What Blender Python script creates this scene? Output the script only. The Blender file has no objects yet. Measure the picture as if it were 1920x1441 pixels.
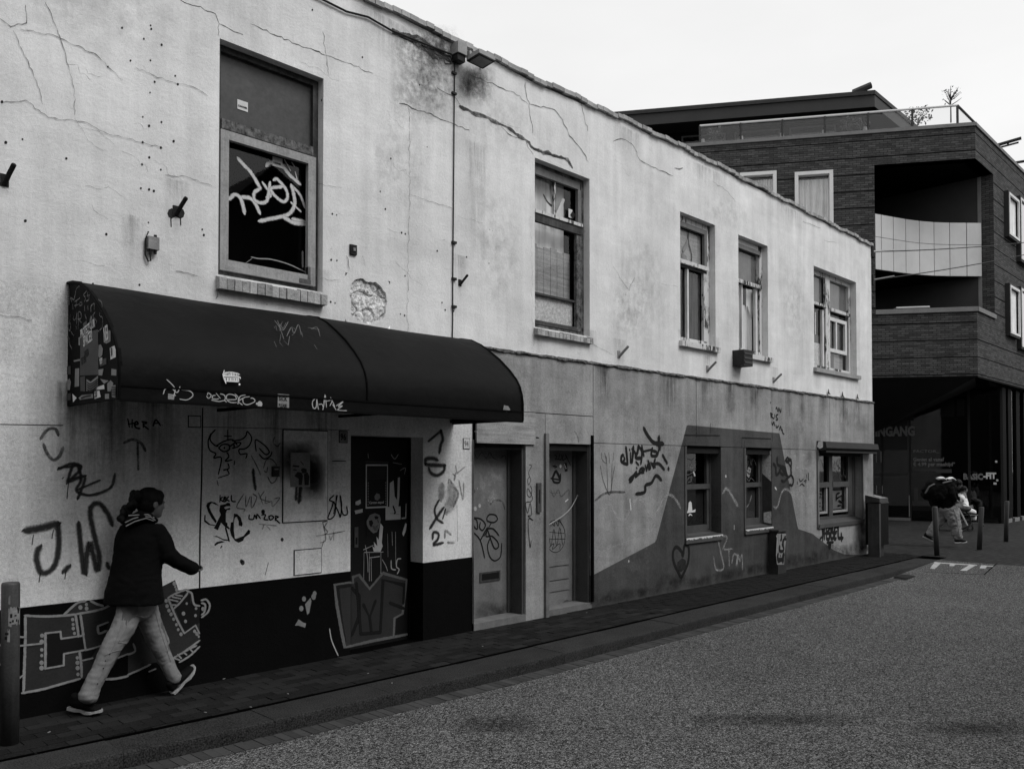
import bpy, bmesh, math, random
from mathutils import Vector, Matrix, noise
from mathutils.geometry import tessellate_polygon
random.seed(7)
C = bpy.context.scene
COL = C.collection

# ---------------------------------------------------------------- camera, sky, sun, exposure
FOC, CX, CY, CAMH, CAMD = 1540.0, 960.0, 841.0, 1.72, 6.6
pitch = math.atan((872.0 - CY) / FOC)
UP = Vector((0, -math.cos(pitch), math.sin(pitch)))
v = Vector((2470.0 - CX, 872.0 - CY, FOC)).normalized()
AX = (v - UP * v.dot(UP)).normalized()
AY = UP.cross(AX)
CAM = Vector((0, -CAMD, CAMH))
def w_of(c): return Vector((AX.dot(c), AY.dot(c), UP.dot(c)))
cam = bpy.data.objects.new('camera', bpy.data.cameras.new('camera'))
COL.objects.link(cam)
rt, upv, bk = w_of(Vector((1, 0, 0))), w_of(Vector((0, -1, 0))), w_of(Vector((0, 0, -1)))
M = Matrix((rt, upv, bk)).transposed().to_4x4(); M.translation = CAM
cam.matrix_world = M
cam.data.sensor_width = 36; cam.data.lens = FOC / 1920 * 36
cam.data.shift_y = (CY - 720.5) / 1920
cam.data.clip_start = 0.05; cam.data.clip_end = 2000
C.camera = cam
SUN_EL, SUN_AZ = 50.0, -74.0          # elevation, azimuth measured from +x (the sun stands over the street)
wd = bpy.data.worlds.new('World'); C.world = wd; wd.use_nodes = True
nt = wd.node_tree; nt.nodes.clear()
sky = nt.nodes.new('ShaderNodeTexSky'); sky.sky_type = 'NISHITA'; sky.sun_disc = False
sky.sun_elevation = math.radians(SUN_EL); sky.sun_rotation = math.radians(90 - SUN_AZ)
sky.air_density = 1.0; sky.dust_density = 4.0
bw = nt.nodes.new('ShaderNodeRGBToBW'); mx = nt.nodes.new('ShaderNodeMix'); mx.data_type = 'FLOAT'
mx.inputs[0].default_value = 0.88; mx.inputs[3].default_value = 8.6      # thick even overcast over the clear sky
bg = nt.nodes.new('ShaderNodeBackground'); bg.inputs[1].default_value = 0.1
wo = nt.nodes.new('ShaderNodeOutputWorld')
nt.links.new(sky.outputs[0], bw.inputs[0]); nt.links.new(bw.outputs[0], mx.inputs[2])
cn = nt.nodes.new('ShaderNodeTexNoise'); cn.inputs['Scale'].default_value = 2.2; cn.inputs['Detail'].default_value = 5
tcw = nt.nodes.new('ShaderNodeTexCoord'); mpw = nt.nodes.new('ShaderNodeMapping'); mpw.inputs['Scale'].default_value = (1, 1, 3); nt.links.new(tcw.outputs['Generated'], mpw.inputs[0]); nt.links.new(mpw.outputs[0], cn.inputs['Vector'])
mr = nt.nodes.new('ShaderNodeMapRange'); mr.inputs[1].default_value = .3; mr.inputs[2].default_value = .7; mr.inputs[3].default_value = .94; mr.inputs[4].default_value = 1.05; nt.links.new(cn.outputs[0], mr.inputs[0])
mu = nt.nodes.new('ShaderNodeMath'); mu.operation = 'MULTIPLY'; nt.links.new(mx.outputs[0], mu.inputs[0]); nt.links.new(mr.outputs[0], mu.inputs[1])
nt.links.new(mu.outputs[0], bg.inputs[0]); nt.links.new(bg.outputs[0], wo.inputs[0])
sd = bpy.data.lights.new('sun', 'SUN'); sd.energy = 1.5; sd.angle = math.radians(28); sd.color = (1, 1, 1)
sun = bpy.data.objects.new('sun', sd); COL.objects.link(sun)
sdir = Vector((math.cos(math.radians(SUN_AZ)) * math.cos(math.radians(SUN_EL)), math.sin(math.radians(SUN_AZ)) * math.cos(math.radians(SUN_EL)), math.sin(math.radians(SUN_EL))))
sun.rotation_euler = sdir.to_track_quat('Z', 'Y').to_euler()
C.view_settings.view_transform = 'Standard'; C.view_settings.look = 'None'
C.view_settings.exposure = 0.26; C.view_settings.gamma = 1
C.cycles.max_bounces = 6; C.cycles.transparent_max_bounces = 24

# ---------------------------------------------------------------- reading positions off the surveyed planes
def ray(px, py): return w_of(Vector((px - CX, py - CY, FOC)))
def onplane(px, py, o, n):
    d = ray(px, py); return CAM + d * ((o - CAM).dot(n) / d.dot(n))
def PY(y):                                  # a plane parallel to the street front, at depth y
    n = Vector((0, 1, 0))
    return lambda px, py, off=0.0: onplane(px, py, Vector((0, y - off, 0)), n)
def PZ(z):
    n = Vector((0, 0, 1))
    return lambda px, py, off=0.0: onplane(px, py, Vector((0, 0, z + off)), n)
def atdepth(px, py, dep):
    return CAM + ray(px, py) * (dep / FOC)
WALL = PY(0.0); CLAD = PY(-0.03)

# ---------------------------------------------------------------- materials
MATS = {}
class NT:
    def __init__(s, name):
        s.m = bpy.data.materials.new(name); s.m.use_nodes = True; s.t = s.m.node_tree; s.t.nodes.clear()
        s.out = s.t.nodes.new('ShaderNodeOutputMaterial')
    def n(s, typ, **k):
        o = s.t.nodes.new('ShaderNode' + typ)
        for a, b in k.items():
            setattr(o, a, b)
        return o
    def l(s, a, b): s.t.links.new(a, b)
    def math(s, op, a, b=None, clamp=False):
        o = s.n('Math', operation=op, use_clamp=clamp)
        for i, x in enumerate((a, b)):
            if x is None: continue
            if isinstance(x, (int, float)): o.inputs[i].default_value = x
            else: s.l(x, o.inputs[i])
        return o.outputs[0]
    def noise(s, vec, scale, detail=4, rough=.6):
        o = s.n('TexNoise'); o.inputs['Scale'].default_value = scale; o.inputs['Detail'].default_value = detail
        o.inputs['Roughness'].default_value = rough; s.l(vec, o.inputs['Vector']); return o.outputs[0]
    def maprange(s, x, a, b, c, d):
        o = s.n('MapRange'); s.l(x, o.inputs[0])
        for i, q in enumerate((a, b, c, d)): o.inputs[i + 1].default_value = q
        return o.outputs[0]
    def mapping(s, vec, sc, loc=(0, 0, 0)):
        o = s.n('Mapping'); s.l(vec, o.inputs[0]); o.inputs['Scale'].default_value = sc; o.inputs['Location'].default_value = loc; return o.outputs[0]
    def coords(s): return s.n('TexCoord').outputs['Object']
    def bsdf(s, val, rough=.8, spec=.25, metal=0, bump=None, bstr=.3, bdist=.01):
        b = s.n('BsdfPrincipled'); b.inputs['Roughness'].default_value = rough; b.inputs['Metallic'].default_value = metal
        b.inputs['Specular IOR Level'].default_value = spec
        if isinstance(val, (int, float)): b.inputs['Base Color'].default_value = (val, val, val, 1)
        else:
            cl = s.math('MAXIMUM', s.math('MINIMUM', val, .85), .0015)
            c = s.n('CombineColor'); [s.l(cl, c.inputs[i]) for i in range(3)]; s.l(c.outputs[0], b.inputs['Base Color'])
        if bump is not None:
            u = s.n('Bump'); u.inputs['Strength'].default_value = bstr; u.inputs['Distance'].default_value = bdist
            s.l(bump, u.inputs['Height']); s.l(u.outputs[0], b.inputs['Normal'])
        return b
    def done(s, b):
        s.l(b.outputs[0], s.out.inputs[0]); MATS[s.m.name] = s.m; return s.m

def simple(name, v, rough=.7, var=.25, scale=4, fine=.15, fscale=60, spec=.25, metal=0, bstr=.25, bdist=.004, streak=0, stscale=(9, 9, .6), rand=0):
    t = NT(name); co = t.coords()
    a = t.noise(co, scale, 4); b = t.noise(co, fscale, 3)
    val = t.math('ADD', t.math('MULTIPLY', t.math('SUBTRACT', a, .5), var * 3), 1)
    val = t.math('ADD', val, t.math('MULTIPLY', t.math('SUBTRACT', b, .5), fine * 3))
    if streak:
        s_ = t.noise(t.mapping(co, stscale), 1.0, 5, .7)
        val = t.math('ADD', val, t.math('MULTIPLY', t.math('SUBTRACT', s_, .5), streak * 3))
    if rand:
        oi = t.n('ObjectInfo'); val = t.math('ADD', val, t.math('MULTIPLY', t.math('SUBTRACT', oi.outputs['Random'], .5), rand * 2))
    val = t.math('MULTIPLY', t.math('MAXIMUM', val, .15), v)
    return t.done(t.bsdf(val, rough, spec, metal, b, bstr, bdist))

def plaster(name, v, grain=.5, dirt=.5, poly=None, darkv=.05, crackle=True):
    t = NT(name); co = t.coords()
    big = t.noise(co, .55, 6, .62); mid = t.noise(co, 2.6, 6, .65); fin = t.noise(co, 38, 5, .7); gr = t.noise(co, 140, 3, .6)
    st = t.noise(t.mapping(co, (5.5, 5.5, .35)), 1.0, 6, .7)
    hz = t.noise(t.mapping(co, (1.2, 1.2, 9)), 1.0, 5, .7)
    val = t.math('ADD', t.maprange(big, .3, .7, -.17 * dirt, .15 * dirt), 1)
    val = t.math('ADD', val, t.maprange(mid, .3, .7, -.13 * dirt, .09 * dirt))
    val = t.math('ADD', val, t.maprange(st, .35, .8, .05 * dirt, -.2 * dirt))
    val = t.math('ADD', val, t.maprange(hz, .3, .7, -.05 * dirt, .04 * dirt))
    val = t.math('ADD', val, t.maprange(fin, .3, .7, -.10 * grain, .08 * grain))
    val = t.math('ADD', val, t.maprange(gr, .3, .7, -.09 * grain, .09 * grain))
    # small dark pits and flecks
    vo = t.n('TexVoronoi'); vo.inputs['Scale'].default_value = 5.2; t.l(co, vo.inputs['Vector'])
    pit = t.maprange(vo.outputs['Distance'], .012, .035, 0, 1)
    pick = t.math('GREATER_THAN', t.noise(co, 1.7, 2), .56)
    pitf = t.math('SUBTRACT', 1, t.math('MULTIPLY', t.math('SUBTRACT', 1, pit, True), t.math('MULTIPLY', pick, .75)), True)
    # rubbed, flaked patches
    fl = t.math('MULTIPLY', t.maprange(t.noise(co, 7, 9, .75), .6, .68, 0, 1), t.maprange(t.noise(co, .9, 3), .5, .62, 0, 1))
    val = t.math('MULTIPLY', val, t.math('SUBTRACT', 1, t.math('MULTIPLY', fl, .2 * dirt)))
    val = t.math('MULTIPLY', t.math('MULTIPLY', val, pitf), v)
    if poly:                                # a second paint colour below a broken line across the front
        sx = t.n('SeparateXYZ'); t.l(co, sx.inputs[0])
        fc = t.n('FloatCurve'); t.l(t.maprange(sx.outputs[0], 8, 18, 0, 1), fc.inputs['Value'])
        cu = fc.mapping.curves[0]; pts = [((x - 8) / 10, z / 3) for x, z in poly]
        cu.points[0].location = pts[0]; cu.points[1].location = pts[-1]
        for q in pts[1:-1]: cu.points.new(*q)
        for q in cu.points: q.handle_type = 'VECTOR'
        fc.mapping.update()
        lim = t.math('MULTIPLY', fc.outputs[0], 3)
        wob = t.math('MULTIPLY', t.math('SUBTRACT', fin, .5), .012)
        below = t.maprange(t.math('SUBTRACT', t.math('ADD', lim, wob), sx.outputs[2]), -.003, .003, 0, 1)
        isx = t.math('GREATER_THAN', sx.outputs[0], 8.0)
        below = t.math('MULTIPLY', below, isx)
        val = t.math('MULTIPLY', val, t.math('SUBTRACT', 1, t.math('MULTIPLY', below, 1 - darkv / v)))
    # splash dirt near the pavement
    h = t.math('ADD', t.math('MULTIPLY', fin, .5), t.math('MULTIPLY', gr, .35))
    h = t.math('ADD', h, t.math('MULTIPLY', mid, 1.2))
    b = t.bsdf(val, .95, .06, 0, h, .6, .014)
    return t.done(b)

def spray(name, v, soft=.5, alpha=1.0, fade=False):
    t = NT(name); uv = t.n('TexCoord').outputs['UV']; sp = t.n('SeparateXYZ'); t.l(uv, sp.inputs[0])
    d = t.math('SUBTRACT', 1, t.math('ABSOLUTE', t.math('MULTIPLY', t.math('SUBTRACT', sp.outputs[1], .5), 2)))
    nz = t.noise(t.coords(), 45, 4, .7)
    d = t.math('ADD', d, t.math('MULTIPLY', t.math('SUBTRACT', nz, .5), .35 + soft * .6))
    a = t.maprange(d, 0.02, max(.05, soft * .7), 0, alpha)
    a = t.math('MINIMUM', t.math('MAXIMUM', a, 0), alpha)
    if fade: a = t.math('MULTIPLY', a, t.maprange(t.noise(t.coords(), 9, 5, .7), .35, .6, .35, 1))
    b = t.bsdf(t.math('MULTIPLY', t.maprange(nz, .3, .7, .85, 1.15), v), .75, .2); t.l(a, b.inputs['Alpha'])
    return t.done(b)

def stain(name, v, alpha=.5, scale=6, stretch=(1, 1, 1), lo=.4, hi=.7, run=False):
    """a blot with ragged borders that has its own shape on the surface"""
    t = NT(name); tc = t.n('TexCoord'); uv = tc.outputs['UV']; co = tc.outputs['Object']
    sp = t.n('SeparateXYZ'); t.l(uv, sp.inputs[0])
    def edge(o, p): return t.math('SUBTRACT', 1, t.math('POWER', t.math('ABSOLUTE', t.math('MULTIPLY', t.math('SUBTRACT', o, .5), 2)), p))
    if run: e = t.math('MULTIPLY', edge(sp.outputs[0], 1.3), t.math('MULTIPLY', sp.outputs[1], t.maprange(sp.outputs[1], .97, 1, 1, 0)))
    else: e = t.math('MULTIPLY', edge(sp.outputs[0], 1.6), edge(sp.outputs[1], 1.6))
    n1 = t.noise(t.mapping(co, stretch), scale, 8, .72); n2 = t.noise(co, 3.0, 5, .7)
    k = t.math('ADD', t.math('MULTIPLY', n1, .65), t.math('MULTIPLY', n2, .35))
    a = t.math('MULTIPLY', t.math('POWER', t.math('MAXIMUM', e, 0), .8), t.maprange(k, lo, hi, 0, 1))
    a = t.math('MULTIPLY', t.math('MINIMUM', t.math('MAXIMUM', a, 0), 1), alpha)
    b = t.bsdf(v, .9, .1); t.l(a, b.inputs['Alpha'])
    return t.done(b)

def glass(name, tint=.9, rough=.02, f0=1.5):
    t = NT(name); fr = t.n('Fresnel'); ge = t.n('NewGeometry')
    t.l(t.math('ADD', f0, t.math('MULTIPLY', ge.outputs['Backfacing'], 1 / f0 - f0)), fr.inputs[0])
    tr = t.n('BsdfTransparent'); tr.inputs[0].default_value = (tint, tint, tint, 1)
    gl = t.n('BsdfGlossy'); gl.inputs['Roughness'].default_value = rough
    m_ = t.n('MixShader'); t.l(fr.outputs[0], m_.inputs[0]); t.l(tr.outputs[0], m_.inputs[1]); t.l(gl.outputs[0], m_.inputs[2])
    return t.done(m_)

def brickwork(name, v, mortar, scale=1.0, bw_=.21, bh=.062, var=.5, bias=0, ms=.008):
    t = NT(name); uv = t.n('TexCoord').outputs['UV']
    b_ = t.n('TexBrick'); t.l(uv, b_.inputs['Vector']); b_.inputs['Scale'].default_value = scale
    b_.inputs['Brick Width'].default_value = bw_; b_.inputs['Row Height'].default_value = bh; b_.inputs['Mortar Size'].default_value = ms
    b_.inputs['Color1'].default_value = (1 - var,) * 3 + (1,); b_.inputs['Color2'].default_value = (1 + var,) * 3 + (1,)
    b_.inputs['Mortar'].default_value = (mortar / v,) * 3 + (1,); b_.inputs['Bias'].default_value = bias; b_.inputs['Mortar Smooth'].default_value = .2
    g = t.n('RGBToBW'); t.l(b_.outputs[0], g.inputs[0])
    n1 = t.noise(t.mapping(uv, (1, 6, 1)), 1.6, 6, .7); n2 = t.noise(uv, 25, 3)
    val = t.math('MULTIPLY', g.outputs[0], t.maprange(n1, .25, .75, .6, 1.45))
    val = t.math('MULTIPLY', val, t.maprange(n2, .3, .7, .8, 1.2))
    return t.done(t.bsdf(t.math('MULTIPLY', val, v), .85, .15, 0, g.outputs[0], .5, -.006))

def asphalt():
    t = NT('asphalt'); co = t.coords()
    def vor(sc):
        vo = t.n('TexVoronoi'); vo.inputs['Scale'].default_value = sc; t.l(co, vo.inputs['Vector']); q = t.n('SeparateColor'); t.l(vo.outputs['Color'], q.inputs[0]); return vo.outputs['Distance'], q.outputs[0]
    d0, c0 = vor(80); d1, c1 = vor(150); d2, c2 = vor(50)
    val = t.math('ADD', t.math('MULTIPLY', t.math('POWER', c0, 2.4), .15), t.math('MULTIPLY', t.math('POWER', c1, 4.0), .24))
    val = t.math('ADD', .006, t.math('ADD', val, t.math('MULTIPLY', t.math('POWER', c2, 9), .06)))
    big = t.noise(co, .45, 5, .65); mid = t.noise(co, 3.1, 5, .65)
    val = t.math('MULTIPLY', val, t.maprange(big, .3, .7, .82, 1.15)); val = t.math('MULTIPLY', val, t.maprange(mid, .3, .7, .93, 1.07))
    h = t.math('SUBTRACT', t.math('MULTIPLY', c0, .7), d0)
    return t.done(t.bsdf(val, .9, .12, 0, h, .9, .012))

plaster('white_plaster', .74, .75, .85)
plaster('lower_plaster', .74, 2.0, 1.1)
PAINT = [(8.0, .30), (8.2, .34), (9.55, .66), (10.35, 2.31), (13.24, 2.27), (13.92, .60), (14.5, .48), (15.4, .12), (15.9, -.05), (18, -.2)]
plaster('grey_render', .32, 1.5, 1.5, PAINT, .076)
plaster('black_dado', .0042, .8, .8)
asphalt()
brickwork('dark_brick', .058, .017, var=.38)
brickwork('plaza_paving', .022, .008, 1.0, .21, .105, .35, 0, .010)
simple('dark_paver', .0165, .9, .35, 5, .9, 90, .06, bstr=.6, rand=.4)
simple('kerb_concrete', .029, .9, .3, 4, 1.5, 100, .08, bstr=.6, bdist=.004, rand=.12)
simple('gutter_brick', .040, .85, .3, 6, .3, 70, .2, rand=.3)
simple('drain_dark', .002, .95, spec=.02)
simple('joint_dark', .010, .95)
simple('coping', .30, .9, .3, 6, .3, 50, .1, bstr=.6, rand=.3)
simple('dark_wood', .05, .7, .6, 7, .5, 50, .2, streak=.6, stscale=(30, 30, 2))
simple('peeled_wood', .10, .8, 1.2, 16, .8, 60, .15, streak=.7, stscale=(40, 40, 4))
simple('light_wood', .30, .7, .25, 6, .25, 60, .2, streak=.25, stscale=(40, 40, 2))
def peeling():
    t = NT('peeling_paint'); co = t.coords()
    n1 = t.noise(t.mapping(co, (14, 14, 3.2)), 1.0, 8, .75); n2 = t.noise(co, 60, 3); n3 = t.noise(co, 1.4, 3)
    m1 = t.maprange(t.math('ADD', n1, t.math('MULTIPLY', t.math('SUBTRACT', n3, .5), .5)), .53, .565, 0, 1)
    val = t.math('ADD', t.math('MULTIPLY', t.math('SUBTRACT', 1, m1), .58), t.math('MULTIPLY', m1, .045))
    val = t.math('MULTIPLY', val, t.maprange(n2, .3, .7, .9, 1.1))
    return t.done(t.bsdf(val, .7, .2, 0, m1, .6, -.003))
peeling()
simple('white_paint', .62, .6, .15, 6, .15, 60, .25)
simple('grey_paint', .062, .6, .3, 5, .3, 60, .3)
simple('mid_paint', .15, .6, .3, 5, .25, 60, .3, streak=.25)
simple('door_grey', .155, .55, .3, 3, .25, 50, .3, streak=.2, stscale=(8, 8, 1))
simple('door_black', .0035, .6, .4, 5, .4, 40, .3)
simple('board_wood', .30, .8, .3, 4, .3, 60, .15, streak=.5, stscale=(2, 30, 30))
simple('chipboard', .55, .9, .5, 25, .6, 90, .1)
simple('dark_board', .045, .8, .5, 6, .3, 60, .15, streak=1.2, stscale=(24, 24, 1.2))
simple('curtain', .72, .95, .2, 3, .1, 60, .05, streak=.7, stscale=(16, 16, .3))
simple('film_grey', .055, .4, .3, 3, .3, 20, .3, bstr=.1)
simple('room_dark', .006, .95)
simple('canopy_black', .0040, .6, .5, 2.5, .25, 7, .08, bstr=.35, bdist=.02)
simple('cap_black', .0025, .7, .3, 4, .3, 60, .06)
simple('steel_dark', .045, .45, .4, 8, .3, 60, .5, metal=.3, streak=.4, stscale=(20, 20, 1.5))
simple('steel_galv', .10, .45, .3, 8, .3, 60, .5, metal=.5, streak=.5, stscale=(30, 30, 1))
simple('bollard_paint', .038, .5, .3, 5, .4, 60, .4, streak=.5, stscale=(30, 30, 1))
simple('rust_dark', .022, .9, .6, 20, .5, 60, .1)
simple('cable_black', .010, .6)
simple('box_grey', .22, .6, .3, 12, .3, 60, .2)
simple('lamp_grey', .26, .5, .2, 12, .2, 60, .3)
simple('cabinet_dark', .026, .7, .4, 5, .3, 60, .25)
simple('exposed_rubble', .62, .95, .5, 14, .9, 50, .1, bstr=.9, bdist=.01)
simple('brick_pale', .33, .9, .5, 9, .4, 60, .1, bstr=.8, bdist=.008, rand=.25)
simple('paper_white', .62, .7, .15, 8, .1)
simple('paper_grey', .22, .7, .3, 10, .3)
simple('paper_dark', .03, .6, .4, 12, .3)
simple('ink_black', .006, .6)
simple('letter_light', .62, .6, .1); simple('letter_mid', .20, .6, .3, 14); simple('letter_dim', .060, .7, .3, 6)
simple('sign_letter', .17, .7, .3, 6); simple('trim_light', .16, .7, .2, 3, .2, 40)
simple('balcony_panel', .50, .5, .15, 1.2, .08, 60, .2, streak=.05)
simple('frame_light', .62, .5, .1, 2)
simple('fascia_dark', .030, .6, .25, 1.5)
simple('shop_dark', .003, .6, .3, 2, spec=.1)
simple('shop_panel', .012, .5, .3, 2)
simple('road_white', .36, .8, .5, 12, .5, 80)
simple('skin', .10, .55, .15, 20, .1, 120, .3, bstr=.15, bdist=.001)
simple('hair_black', .0035, .6, .4, 30, .5, 160, .12, bstr=.6, bdist=.003)
simple('coat_black', .0035, .9, .3, 8, .4, 120, .08, bstr=.5)
simple('trouser_light', .20, .9, .10, 9, .12, 150, .08, bstr=.4, bdist=.004)
simple('trouser_mid', .22, .9, .2, 9, .12, 150, .08)
simple('cloth_white', .62, .9, .2, 9, .1, 150, .1)
simple('cloth_grey', .12, .9, .3, 9, .2, 150, .1)
simple('stripe_grey', .26, .8); simple('shoe_black', .006, .8, spec=.08); simple('sole_white', .32, .6, .2, 20)
simple('leaf_dark', .035, .7, .5, 20); simple('bark', .05, .9)
simple('opposite_wall', .16, .9, .3, .8); simple('opposite_roof', .03, .9)
glass('pane'); glass('pane_clear', .95); glass('pane_dark', .5)
spray('spray_black', .008, .4); spray('spray_soft', .025, .9, .88); spray('spray_grey', .06, .7, .85, True); spray('spray_faint', .11, .9, .6, True)
spray('spray_white', .55, .8, .95); spray('spray_chalk', .5, 1.0, .42, True); spray('marker_black', .007, .15)
spray('outline_light', .26, .45); spray('outline_dim', .11, .4); spray('pen_light', .42, .3, .9); spray('pen_mid', .20, .4, .8, True)
spray('crack_dark', .04, .3, .95, True); spray('crack_fine', .25, .5, .6, True)
simple('fill_grey', .030, .7, .2, 4, .2, 60, .15); simple('fill_dim', .014, .7, .2, 4); simple('fill_black', .004, .7)
stain('grime', .16, .8, 14, (1, 1, 1), .40, .62); stain('grime_heavy', .05, .85, 10, (1, 1, .5), .36, .6)
stain('drip', .12, .42, 13, (1.6, 1, .09), .42, .62, True); stain('soot', .012, .97, 3, (1, 1, 1), .25, .5); stain('foot_dirt', .018, .75, 6, (1, 1, 1.2), .36, .62)
stain('oil', .008, .42, 11, (1, 1, 1), .38, .52); stain('chalky', .6, .5, 10, (1, 1, 1), .48, .66); stain('rub', .26, .28, 9, (1, 1, .8), .44, .62)
stain('drip_and_shade', .02, .8, 15, (1.8, 1, .08), .42, .6, True)  # dark runs: drips below the ledge, drips and painted shade under the awning

# ---------------------------------------------------------------- mesh building
SPLIT = dict(frame_hoop=-1, support_bar=-1, torn_felt=-1, clip=-1, outline=.03, letter_lines=.02, plinth=-1, fill_grey=-1, sill_mortar=-1, gland=-1, edge_strip=-1, patch_plate=-1, bar=.02, strap=-1, print_marks=.02, poster_print=.0, smears=-1, bare_plaster=-1, graffiti=.025, stain=-1, crack=-1, foot_dirt=-1, oil_stain=-1, sticker=-1, sticker_remains=-1, joint_line=-1, fill_areas=-1, white_splash=-1, chipped_paint=.02, road_marking=.0, soot=-1, torn_strip=-1, torn_paper=-1)
class MB:
    def __init__(s): s.v = []; s.f = []; s.uv = []; s.k = 0; s.marks = []
    def mark(s): s.marks.append(len(s.f))
    def face(s, pts, uvs=None):
        i = len(s.v); s.v += [tuple(p) for p in pts]; s.f.append(tuple(range(i, i + len(pts))))
        s.uv.append(uvs or [(0, 0)] * len(pts))
    def box(s, x0, x1, y0, y1, z0, z1): s.obox(Vector((0, 0, 0)), Vector((1, 0, 0)), Vector((0, 1, 0)), x0, x1, y0, y1, z0, z1)
    def obox(s, o, u, n, a0, a1, b0, b1, z0, z1, w=Vector((0, 0, 1))):
        s.mark()
        P = lambda a, b, c: o + u * a + n * b + w * c
        q = [P(a, b, c) for a in (a0, a1) for b in (b0, b1) for c in (z0, z1)]
        for ids, au, bu in (((0, 1, 3, 2), 1, 2), ((4, 6, 7, 5), 1, 2), ((0, 4, 5, 1), 0, 2), ((2, 3, 7, 6), 0, 2), ((0, 2, 6, 4), 0, 1), ((1, 5, 7, 3), 0, 1)):
            loc = [((a0, a1)[(i >> 2) & 1], (b0, b1)[(i >> 1) & 1], (z0, z1)[i & 1]) for i in ids]
            s.face([q[i] for i in ids], [(l[au], l[bu]) for l in loc])
    def tube(s, pts, r, n=8, caps=True, flat=1.0):
        s.mark()
        pts = [Vector(p) for p in pts]; rs = r if isinstance(r, (list, tuple)) else [r] * len(pts)
        base = len(s.v); ref = Vector((0, 0, 1))
        for i, p in enumerate(pts):
            t_ = (pts[min(i + 1, len(pts) - 1)] - pts[max(i - 1, 0)]).normalized()
            if abs(t_.dot(ref)) > .95: rf = Vector((1, 0, 0))
            else: rf = ref
            a = t_.cross(rf).normalized(); b = t_.cross(a).normalized()
            for k in range(n):
                an = 2 * math.pi * k / n; s.v.append(tuple(p + (a * math.cos(an) + b * math.sin(an) * flat) * rs[i]))
        for i in range(len(pts) - 1):
            for k in range(n):
                k2 = (k + 1) % n; s.f.append((base + i * n + k, base + i * n + k2, base + (i + 1) * n + k2, base + (i + 1) * n + k)); s.uv.append([(0, 0)] * 4)
        if caps:
            s.f.append(tuple(base + k for k in reversed(range(n)))); s.uv.append([(0, 0)] * n)
            e = base + (len(pts) - 1) * n; s.f.append(tuple(e + k for k in range(n))); s.uv.append([(0, 0)] * n)
    def poly(s, pts, P, off=.001):
        s.mark()
        q = [P(a, b, off) for a, b in pts]; tri = tessellate_polygon([q])
        for t_ in tri: s.face([q[i] for i in t_], [(0, .5)] * 3)
    def solidpoly(s, q, ext):                      # extrude a planar outline
        s.mark()
        tri = tessellate_polygon([q]); e = [p + ext for p in q]
        for t_ in tri: s.face([q[i] for i in t_]); s.face([e[i] for i in reversed(t_)])
        for i in range(len(q)):
            j = (i + 1) % len(q); s.face([q[i], q[j], e[j], e[i]])
    def decal(s, x0, y0, x1, y1, P, off=.0012):
        s.mark()
        s.face([P(x0, y1, off), P(x1, y1, off), P(x1, y0, off), P(x0, y0, off)], [(0, 0), (1, 0), (1, 1), (0, 1)])
    def wdecal(s, x0, x1, z0, z1, y):
        s.mark()
        s.face([(x0, y, z0), (x1, y, z0), (x1, y, z1), (x0, y, z1)], [(0, 0), (1, 0), (1, 1), (0, 1)])
    def stroke(s, pts, w, P, smooth=True, taper=.5, jit=0.0):
        s.k += 1; s.mark()
        if smooth and len(pts) > 2:
            q = []
            for i in range(len(pts) - 1):
                p0, p1, p2, p3 = pts[max(i - 1, 0)], pts[i], pts[i + 1], pts[min(i + 2, len(pts) - 1)]
                for k in range(5):
                    t_ = k / 5.0
                    q.append(tuple(.5 * ((2 * p1[d]) + (-p0[d] + p2[d]) * t_ + (2 * p0[d] - 5 * p1[d] + 4 * p2[d] - p3[d]) * t_ ** 2 + (-p0[d] + 3 * p1[d] - 3 * p2[d] + p3[d]) * t_ ** 3) for d in (0, 1)))
            q.append(pts[-1]); pts = q
        W = []
        for i, (a, b) in enumerate(pts):
            W.append(P(a, b, .0012 + .00018 * s.k + .0012 * i / max(1, len(pts)) * .1))
        p_, q_ = pts[0]; n_ = (P(p_ + 9, q_, 0) - P(p_, q_, 0)).cross(P(p_, q_ + 9, 0) - P(p_, q_, 0)).normalized()
        if n_.dot(CAM - W[0]) < 0: n_ = -n_
        for i in range(len(W)): W[i] += n_ * (.00003 * i)
        d0 = (W[0] - W[1]).normalized(); d1 = (W[-1] - W[-2]).normalized()
        W = [W[0] + d0 * w * .35] + W + [W[-1] + d1 * w * .35]
        N = len(W); L = []; R = []
        for i in range(N):
            t_ = (W[min(i + 1, N - 1)] - W[max(i - 1, 0)]); sd_ = t_.cross(n_).normalized()
            f = 1.0
            if i == 0 or i == N - 1: f = taper * .5
            elif i == 1 or i == N - 2: f = (1 + taper) / 2
            ww = w * f * .5 * (1 + (random.uniform(-jit, jit) if jit else 0))
            L.append(W[i] + sd_ * ww); R.append(W[i] - sd_ * ww)
        for i in range(N - 1):
            s.face([L[i], R[i], R[i + 1], L[i + 1]], [(i, 0), (i, 1), (i + 1, 1), (i + 1, 0)])
    def dots(s, pts, r, P):
        s.mark()
        for a, b in pts:
            c = P(a, b, .0016 + random.random() * .0004); ux = (P(a + 1, b, .0016) - P(a, b, .0016)).normalized(); uy = (P(a, b + 1, .0016) - P(a, b, .0016)).normalized()
            rr = r * random.uniform(.75, 1.25)
            s.face([c + ux * math.cos(t_) * rr + uy * math.sin(t_) * rr * 1.15 for t_ in [k * math.pi / 4 for k in range(8)]], [(0, .5)] * 8)
    def build(s, name, m, parent=None, smooth=False, loc=None, **props):
        if name in SPLIT and len(s.marks) > 1 and props.get('kind') is None: return s.pieces(name, m, parent, **props)
        s.marks = []
        return s._build(name, m, parent, smooth, **props)
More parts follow.
